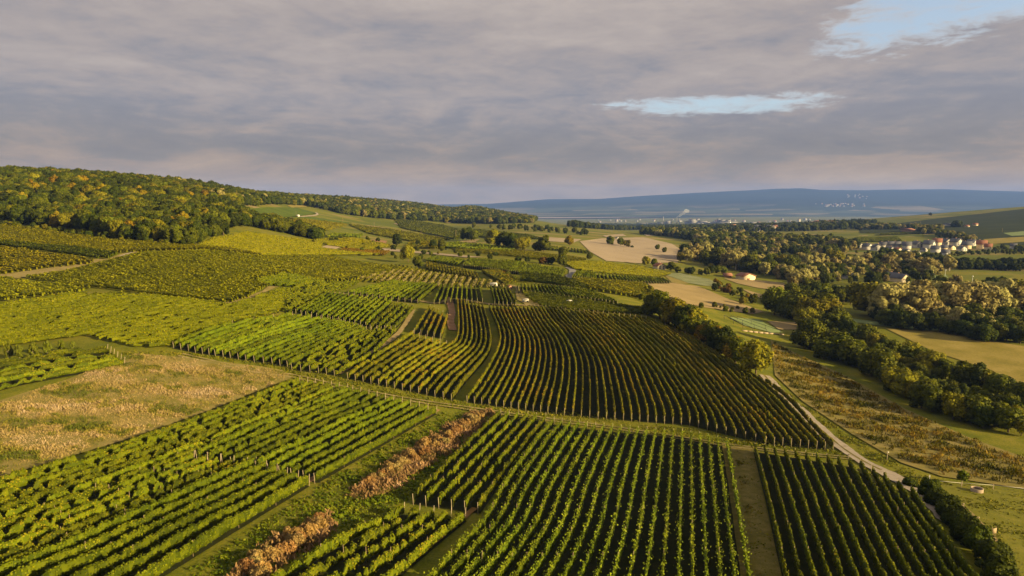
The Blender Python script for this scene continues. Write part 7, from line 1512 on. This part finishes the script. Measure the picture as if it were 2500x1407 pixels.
# woods: nearest trees one by one, the mass behind as one scattered object
def gn_scatter(o, srcs):
    ng = bpy.data.node_groups.new('scatter', 'GeometryNodeTree')
    ng.interface.new_socket('Geometry', in_out='INPUT', socket_type='NodeSocketGeometry'); ng.interface.new_socket('Geometry', in_out='OUTPUT', socket_type='NodeSocketGeometry')
    N = ng.nodes; L = ng.links; gi = N.new('NodeGroupInput'); go = N.new('NodeGroupOutput'); jn = N.new('GeometryNodeJoinGeometry')
    def attr(nm, ty):
        a = N.new('GeometryNodeInputNamedAttribute'); a.data_type = ty; a.inputs[0].default_value = nm; return next(s for s in a.outputs if s.enabled)
    rot = attr('rot', 'FLOAT_VECTOR'); scl = attr('scl', 'FLOAT_VECTOR'); pick = attr('pick', 'INT')
    for k_, s in enumerate(srcs):
        oi = N.new('GeometryNodeObjectInfo'); oi.inputs['Object'].default_value = s; oi.transform_space = 'ORIGINAL'; oi.inputs['As Instance'].default_value = True
        cmp = N.new('FunctionNodeCompare'); cmp.data_type = 'INT'; cmp.operation = 'EQUAL'
        ia = [x for x in cmp.inputs if x.enabled]; L.new(pick, ia[0]); ia[1].default_value = k_
        ip = N.new('GeometryNodeInstanceOnPoints'); L.new(gi.outputs[0], ip.inputs['Points']); L.new(cmp.outputs[0], ip.inputs['Selection']); L.new(oi.outputs['Geometry'], ip.inputs['Instance'])
        L.new(rot, ip.inputs['Rotation']); L.new(scl, ip.inputs['Scale']); L.new(ip.outputs[0], jn.inputs[0])
    L.new(jn.outputs[0], go.inputs[0])
    o.modifiers.new('scatter', 'NODES').node_group = ng
def poisson(poly, sp):
    P = np.array(poly, float); mn, mx = P.min(0), P.max(0)
    xs, ys = np.meshgrid(np.arange(mn[0], mx[0], sp), np.arange(mn[1], mx[1], sp * .87)); xs[::2] += sp * .5
    xs = xs.ravel() + rng.uniform(-.36, .36, xs.size) * sp; ys = ys.ravel() + rng.uniform(-.36, .36, ys.size) * sp
    ok = in_poly(xs, ys, poly); return xs[ok], ys[ok]
for k, poly, sp, (h0, h1), kinds, lab, nnear, nm in WOODS:
    xs, ys = poisson(poly, sp); n = len(xs); kn = [a for a, b in kinds]; kw = np.array([b for a, b in kinds], float); kw /= kw.sum()
    kd = rng.choice(len(kn), n, p=kw)
    fl = fnoise(xs, ys, sp * 7, 17) + .35 * rng.normal(size=n); rk = np.argsort(np.argsort(fl)) / n
    kd = np.where(rng.uniform(size=n) < .7, np.searchsorted(np.cumsum(kw), rk).clip(0, len(kn) - 1), kd)
    hs = rng.uniform(h0, h1, n) * (1 + .12 * fnoise(xs, ys, 40, 8))
    sz = hs / np.hypot(xs, ys); order = np.argsort(-sz); nearset = order[:nnear]
    azs = np.arctan2(xs, ys)
    # only those in view, counted from the left
    nearset = sorted((i for i in nearset if -.72 < azs[i] < .72), key=lambda i: azs[i]); cnt = {}
    for i in nearset:
        kk = kn[kd[i]]; cnt[kk] = cnt.get(kk, 0) + 1
        make_tree(xs[i], ys[i], hs[i], kk, '%s %s from the left along the front of the hillside wood' % (ordinal(cnt[kk]), KNAME[kk]), nm, 'tree', 'trees at the front of the hillside wood', wide=rng.uniform(.8, 1.05))
    rest = np.setdiff1d(np.arange(n), np.array(nearset, int))
    srcs, idx = [], {}
    for ki, kk in enumerate(kn):
        av = [q for q in source if q[0] == kk and q[1] in ('round', 'willow')] or [q for q in source if q[0] == kk]
        idx[ki] = list(range(len(srcs), len(srcs) + len(av))); srcs += [source[q] for q in av]
    me = bpy.data.meshes.new(k); me.vertices.add(len(rest))
    z = ground(xs[rest], ys[rest]) - .12 * hs[rest]
    me.vertices.foreach_set('co', np.column_stack([xs[rest], ys[rest], z]).astype(np.float32).ravel())
    a = me.attributes.new('rot', 'FLOAT_VECTOR', 'POINT'); a.data.foreach_set('vector', np.column_stack([np.zeros(len(rest)), np.zeros(len(rest)), rng.uniform(0, 6.28, len(rest))]).astype(np.float32).ravel())
    wd = hs[rest] * rng.uniform(.82, 1.12, len(rest))
    a = me.attributes.new('scl', 'FLOAT_VECTOR', 'POINT'); a.data.foreach_set('vector', np.column_stack([wd, wd, hs[rest]]).astype(np.float32).ravel())
    a = me.attributes.new('pick', 'INT', 'POINT'); a.data.foreach_set('value', np.array([idx[kd[i]][rng.randint(len(idx[kd[i]]))] for i in rest], np.int32))
    o = link(k, me); gn_scatter(o, srcs); tag(o, lab, kind='stuff')

# ------------------------------------------------------------------ buildings
hcache = {}
def house_meshes(L, W, hw, hr, wl, rf):
    key = (L, W, hw, hr, wl, rf)
    if key in hcache: return hcache[key]
    l, w_ = L / 2, W / 2
    V = [(-l, -w_, -.8), (l, -w_, -.8), (l, w_, -.8), (-l, w_, -.8), (-l, -w_, hw), (l, -w_, hw), (l, w_, hw), (-l, w_, hw), (0, -w_, hw + hr), (0, w_, hw + hr)]
    wall = mesh_np('wall', V, [(0, 1, 5, 4), (1, 2, 6, 5), (2, 3, 7, 6), (3, 0, 4, 7)], [(4, 5, 8), (6, 7, 9)], mats=[WALL[wl]])
    ov = .06 * L; s = hr / l; th = .03 * L
    rv = []
    rq = []
    for sg in (-1, 1):
        b = len(rv); e = l + ov
        for yy in (-w_ - ov, w_ + ov):
            rv += [(sg * e, yy, hw - s * ov), (0, yy, hw + hr), (0, yy, hw + hr + th), (sg * e, yy, hw - s * ov + th)]
        rq += [(b, b + 1, b + 2, b + 3), (b + 4, b + 7, b + 6, b + 5), (b + 3, b + 2, b + 6, b + 7), (b, b + 4, b + 5, b + 1), (b, b + 3, b + 7, b + 4)]
    roof = mesh_np('roof', [(a, b_, c + .02) for a, b_, c in rv], rq, mats=[ROOF[rf]])
    chim = MB().box(l * .25, l * .25 + .07 * L, w_ * .3, w_ * .3 + .07 * L, hw + hr * .6, hw + hr * 1.3).mesh('chimney', WALL['brick'])
    win = MB().box(-.07 * L, .07 * L, -.03, .03, 0, .12 * L).mesh('window', M_GLASS)
    hcache[key] = (wall, roof, chim, win); return hcache[key]
for x, y, L, W, hw, hr, rot, wl, rf, nw, nm, lab, grp in HOUSES:
    wall, roof, chim, win = house_meshes(L, W, hw, hr, wl, rf)
    e = link(nm, None, loc=(x, y, gz(x, y)), rot=(0, 0, R(rot - 22 if grp else (20 if nm in ('barn', 'cottage') else rot - 5))))
    tag(e, lab, 'house' if nm in ('house', 'cottage', 'ridge_house') else nm, grp or None)
    link('wall', wall, e); rfo = link('roof', roof, e)
    if nm in ('house', 'cottage', 'ridge_house'): link('chimney', chim, rfo)
    for i in range(nw):
        for s in (-1, 1):
            link('window', win, e, (s * L * .22, -W / 2 - .02, hw * (.18 + .45 * i)))
    if nm == 'barn': link('door', MB().box(-L * .11, L * .11, -.04, .04, 0, hw * .5).mesh('door', ROOF['brown']), e, (-L * .1, -W / 2 - .03, 0))
small = {}
def simple_house(L, wl, rf):
    key = (L, wl, rf)
    if key not in small:
        l, w_, hw, hr = L / 2, L * .4, L * .4, L * .32
        V = [(-l, -w_, -2), (l, -w_, -2), (l, w_, -2), (-l, w_, -2), (-l, -w_, hw), (l, -w_, hw), (l, w_, hw), (-l, w_, hw), (0, -w_, hw + hr), (0, w_, hw + hr)]
        small[key] = mesh_np('house', V, [(0, 1, 5, 4), (1, 2, 6, 5), (2, 3, 7, 6), (3, 0, 4, 7), (5, 6, 9, 8), (7, 4, 8, 9)], [(4, 5, 8), (6, 7, 9)], mats=[WALL[wl], ROOF[rf]], midx=[0, 0, 0, 0, 1, 1, 0, 0])
    return small[key]
for lst, nm, lab, zf in ((TOWN, 'town_house', 'small town house among dark trees before the factory', gz), (FAR_TOWN, 'distant_house', 'tiny hazy house on the far plain', gz), (HILL_VILLAGE, 'hillside_house', 'tiny pale house of the village on the blue hills', lambda a, b: float(far_hill(a, b)))):
    for i, (x, y, s, rot) in enumerate(sorted(lst, key=lambda h: h[0] / h[1])):
        o = link(nm, simple_house(round(s / 4) * 4 + 2, 'far' if nm != 'town_house' else ('white' if i % 5 else 'cream'), ('slate', 'brown', 'slate', 'red')[i % 4]), loc=(x, y, zf(x, y)), rot=(0, 0, R(rot)))
        tag(o, ordinal(i + 1) + ' ' + lab.replace(' house ', ' house from the left ', 1), 'house', lab.replace('house', 'houses'))
for i, (x, y, wd, dp, h) in enumerate(PLANT):
    e = link('factory_block', None, loc=(x, y, gz(x, y))); l = wd / 2
    link('wall', MB().box(-l, l, -dp / 2, dp / 2, -4, h).mesh('wall', WALL['far']), e)
    link('roof', MB().box(-l - .4, l + .4, -dp / 2 - .4, dp / 2 + .4, h + .02, h + 1.2).mesh('roof', ROOF['slate']), e)
    b = MB()
    for s in range(max(1, int(h / 9))): b.box(-l * .9, l * .9, -dp / 2 - .25, -dp / 2 - .02, 4 + s * 9, 6.5 + s * 9)
    link('window', b.mesh('window', M_GLASS), e)
    tag(e, '%s pale factory block from the left of the distant plant' % ordinal(1 + sorted(PLANT).index((x, y, wd, dp, h))), 'factory', 'factory blocks')
for i, (x, y, h) in enumerate(CHIMNEYS):
    o = link('factory_chimney', MB().bar((0, 0, -3), (0, 0, h), 3.2, 10, 2.4).mesh('factory_chimney', WALL['far']), loc=(x, y, gz(x, y)))
    tag(o, ('left steaming chimney of the distant factory', 'right steaming chimney of the distant factory', 'tall thin chimney left of the steaming pair')[i], 'chimney', 'factory chimneys')
    if i == 0:
        sv, sf = ICO; Vs, Ts, b = [], [], 0; r = np.random.RandomState(2)
        for q in range(9):
            c = np.array([q * 8.5, 0, h + 3 + q * 5.5 + r.uniform(-2, 2)]); v = sv * (5 + q * 1.4) * (1 + .15 * r.normal(size=(len(sv), 1))) * np.array([1.25, 1, .8]) + c; Vs.append(v); Ts.append(sf + b); b += len(v)
        tag(link('steam', mesh_np('steam', np.concatenate(Vs), None, np.concatenate(Ts), mats=[M_STEAM]), loc=(x, y, gz(x, y))), 'white steam plume drifting right from the factory chimneys', kind='stuff')
for x, y, wd, h, kind, lab in TOWERS:
    e = link('tower', None, loc=(x, y, gz(x, y)))
    link('wall', MB().bar((0, 0, -3), (0, 0, h * (.95 if kind == 'flat' else .6)), wd / 2, 10 if kind == 'flat' else 4).mesh('wall', WALL['white' if 'pale' in lab else 'cream']), e)
    link('roof', (MB().bar((0, 0, h * .955), (0, 0, h), wd * .56, 10, wd * .5) if kind == 'flat' else MB().bar((0, 0, h * .605), (0, 0, h), wd * .52, 4, .1)).mesh('roof', ROOF['slate' if 'spire' in lab else 'brown']), e)
    tag(e, lab, 'tower')

# ------------------------------------------------------------------ poles, fence and small things
for x, y, h, lab in POLES:
    mast = 'mast' in lab; e = link('floodlight_mast' if mast else 'utility_pole', None, loc=(x, y, gz(x, y)))
    link('pole', MB().bar((0, 0, -.3), (0, 0, h), .14 if mast else max(.09, h * .018), 8, .08 if mast else max(.06, h * .012)).mesh('pole', M_METAL if mast else M_WOOD), e)
    if mast: link('lamp_head', MB().box(-.6, .6, -.15, .15, h, h + .35).mesh('lamp_head', M_METAL), e)
    elif 'utility' in lab: link('crossarm', MB().box(-.8, .8, -.06, .06, h * .93, h * .93 + .12).mesh('crossarm', M_WOOD), e)
    tag(e, lab, 'pole')
F = [(*p, gz(*p)) for p in FENCE]
fe = link('rail_fence', None, loc=F[0]); fo = Vector(F[0])
for i, p in enumerate(F): link('post', MB().bar((0, 0, -.2), (0, 0, 1.9 if i == 0 else 1.15), .09 if i == 0 else .06, 8).mesh('post', M_WHITE if i == 0 else M_POST), fe, Vector(p) - fo)
for p, q in zip(F[:-1], F[1:]):
    for zz in (1.0,): link('rail', MB().bar(Vector(p) - fo + Vector((0, 0, zz)), Vector(q) - fo + Vector((0, 0, zz - .02)), .028, 6).mesh('rail', M_WHITE), fe)
tag(fe, 'white rail fence along the top of the pasture', 'fence')
x, y = TROUGH[0]; b = MB(); n = 20
for i in range(n):
    a = 2 * math.pi * i / n
    for rr, zz in ((.95, -.05), (.95, .85), (.82, .85), (.82, .1)): b.v.append((math.cos(a) * rr, math.sin(a) * rr, zz))
for i in range(n):
    j = (i + 1) % n
    for k_ in range(3): b.q.append((i * 4 + k_, j * 4 + k_, j * 4 + k_ + 1, i * 4 + k_ + 1))
tr = link('concrete_ring', None, loc=(x, y, gz(x, y))); link('rim', b.mesh('rim', M_CONC), tr)
link('lid', MB().bar((0, 0, .1), (0, 0, .6), .81, 20).mesh('lid', M_BARK), tr)
tag(tr, 'round concrete well ring beside the rail fence', 'well ring')
for i, (x, y) in enumerate(PATH_POSTS):
    o = link('fence_post', MB().bar((0, 0, -.2), (.05, .03, 1.3), .06, 8, .05).box(-.09, .14, -.07, .13, 1.26, 1.32).mesh('fence_post', M_POST), loc=(x, y, gz(x, y)))
    tag(o, ('thin pale post halfway down the sandy footpath', 'thin pale post lower on the sandy footpath')[i], 'post')
x, y = SIGN[0]; e = link('notice_board', None, loc=(x, y, gz(x, y)), rot=(0, 0, .3))
for s in (-.35, .35): link('post', MB().bar((s, 0, -.2), (s, 0, 1.7), .05, 6).mesh('post', M_WOOD), e)
link('board', MB().box(-.42, .42, -.09, -.055, .75, 1.5).mesh('board', M_WOOD), e); tag(e, 'small weathered wooden notice board by the sandy footpath', 'notice board')
x, y = PATH_SIGN[0]; e = link('marker_post', None, loc=(x, y, gz(x, y)))
link('post', MB().bar((0, 0, -.2), (.08, 0, 2.0), .06, 8, .05).mesh('post', M_POST), e); link('cap', MB().box(-.1, .3, -.04, .04, 1.8, 1.98).mesh('cap', M_WHITE), e); tag(e, 'leaning pale marker post at the gravel road edge', 'post')
# pipe frames and low white wall beyond the tree row
A = [Vector((*p, gz(*p))) for p in ARENA]
e = link('low_wall', None, loc=A[0]); d = A[1] - A[0]; n = 8
for i in range(n):
    p = d * (i / n); q = d * ((i + .97) / n); dz = Vector((0, 0, .35)); nrm = Vector((-d.y, d.x, 0)).normalized() * .12
    v = [p - nrm, q - nrm, q + nrm, p + nrm]; b = MB(); b.v = [tuple(a + Vector((0, 0, -.3))) for a in v] + [tuple(a + dz) for a in v]; b.q = list(BOXQ); link('wall_panel', b.mesh('wall_panel', M_CONC), e)
tag(e, 'low white wall at the end of the turf strip', 'wall')
u0 = A[2] - A[0]
for i in range(3):
    st0 = A[0] + d * (.25 + .33 * i); en0 = A[2] + (A[3] - A[2]) * (i * .5); st0.z = gz(st0.x, st0.y); en0.z = gz(en0.x, en0.y)
    e = link('pipe_frame', None, loc=st0)
    link('rail', MB().bar(Vector((0, 0, 1.9)), en0 - st0 + Vector((0, 0, 1.9)), .09, 6).mesh('rail', M_BLACK), e)
    for s in (0, .33, .66, 1):
        p = st0.lerp(en0, s); zz = gz(p.x, p.y); link('post', MB().bar((p.x - st0.x, p.y - st0.y, zz - st0.z - .2), (p.x - st0.x, p.y - st0.y, (en0.z - st0.z) * s + 1.9), .08, 6).mesh('post', M_BLACK), e)
    tag(e, '%s black pipe frame from the left over the turf strip' % ordinal(i + 1), 'pipe frame', 'black pipe frames')
for i, (x, y) in enumerate(GOALS):
    e = link('football_goal', None, loc=(x, y, gz(x, y)), rot=(0, 0, .1))
    for s in (-3.6, 3.6): link('post', MB().bar((s, 0, -.1), (s, 0, 2.4), .09, 8).mesh('post', M_WHITE), e)
    link('crossbar', MB().bar((-3.68, 0, 2.42), (3.68, 0, 2.42), .09, 8).mesh('crossbar', M_WHITE), e)
    b = MB()
    for s in (-3.6, 3.6): b.bar((s, .05, 2.35), (s, 1.8, 0), .04, 6)
    b.bar((-3.6, 1.8, .05), (3.6, 1.8, .05), .04, 6); link('back_frame', b.mesh('back_frame', M_METAL), e)
    tag(e, ('left white goal on the pale sports pitch', 'right white goal on the pale sports pitch')[i], 'goal', 'goals on the sports pitch')
def trailer(x, y, L, lab, rot, cat='trailer', m=M_WHITE):
    e = link(cat.replace(' ', '_'), None, loc=(x, y, gz(x, y)), rot=(0, 0, rot)); W, H = L * .42, L * .42
    v = boxv(-L / 2, L / 2, -W / 2, W / 2, .45, .45 + H); s = .86
    v = v[:4] + [(a * s, b_ * s, c) for a, b_, c in v[4:]]
    b = MB(); b.v = v; b.q = list(BOXQ); link('body', b.mesh('body', m), e)
    for sx_ in (-L * .28, L * .28):
        for sy_ in (-1, 1): link('wheel', MB().bar((sx_, sy_ * W * .42, .35), (sx_, sy_ * W * .53, .35), .35, 12).mesh('wheel', M_BLACK), e)
    for sy_ in (-1, 1): link('window', MB().box(-L * .3, L * .3, sy_ * W * .47 - .02, sy_ * W * .47 + .02, .45 + H * .5, .45 + H * .85).mesh('window', M_GLASS), e)
    tag(e, lab, cat); return e
trailer(*SMALL[0], 2.4, 'small whitish trailer on the grass wedge', .3)
trailer(*SMALL[2], 3.4, 'white van behind the tops of the thin dark rows', .2, 'van')
x, y = SMALL[1]; b = MB(); b.v = [(-1.1, -.3, 1.75), (1.1, -.2, 1.8), (1.0, .5, 1.85), (-.9, .4, 1.8), (0, .1, 2.0), (-1.1, -.4, .1), (1.1, -.3, .1), (1.0, .6, .1), (-.9, .5, .1)]
b.t = [(0, 1, 4), (1, 2, 4), (2, 3, 4), (3, 0, 4)]; b.q = [(5, 6, 1, 0), (6, 7, 2, 1), (7, 8, 3, 2), (8, 5, 0, 3)]
tag(link('tarpaulin_stack', b.mesh('tarpaulin_stack', M_WHITE), loc=(x, y, gz(x, y))), 'white sheeted stack in the smooth olive vineyard', 'stack')

# ------------------------------------------------------------------ the air between here and the far hills
hm_, t = mat('haze')
t.n('ShaderNodeOutputMaterial', {1: t.n('ShaderNodeVolumePrincipled', {'Color': (.19, .34, .92, 1), 'Density': 5.0e-5, 'Anisotropy': 0.0}).outputs[0]})
tag(link('haze', MB().box(-10500, 14500, -400, 16500, -130, 480).mesh('haze', hm_)), 'pale blue haze filling the valley air', kind='stuff')
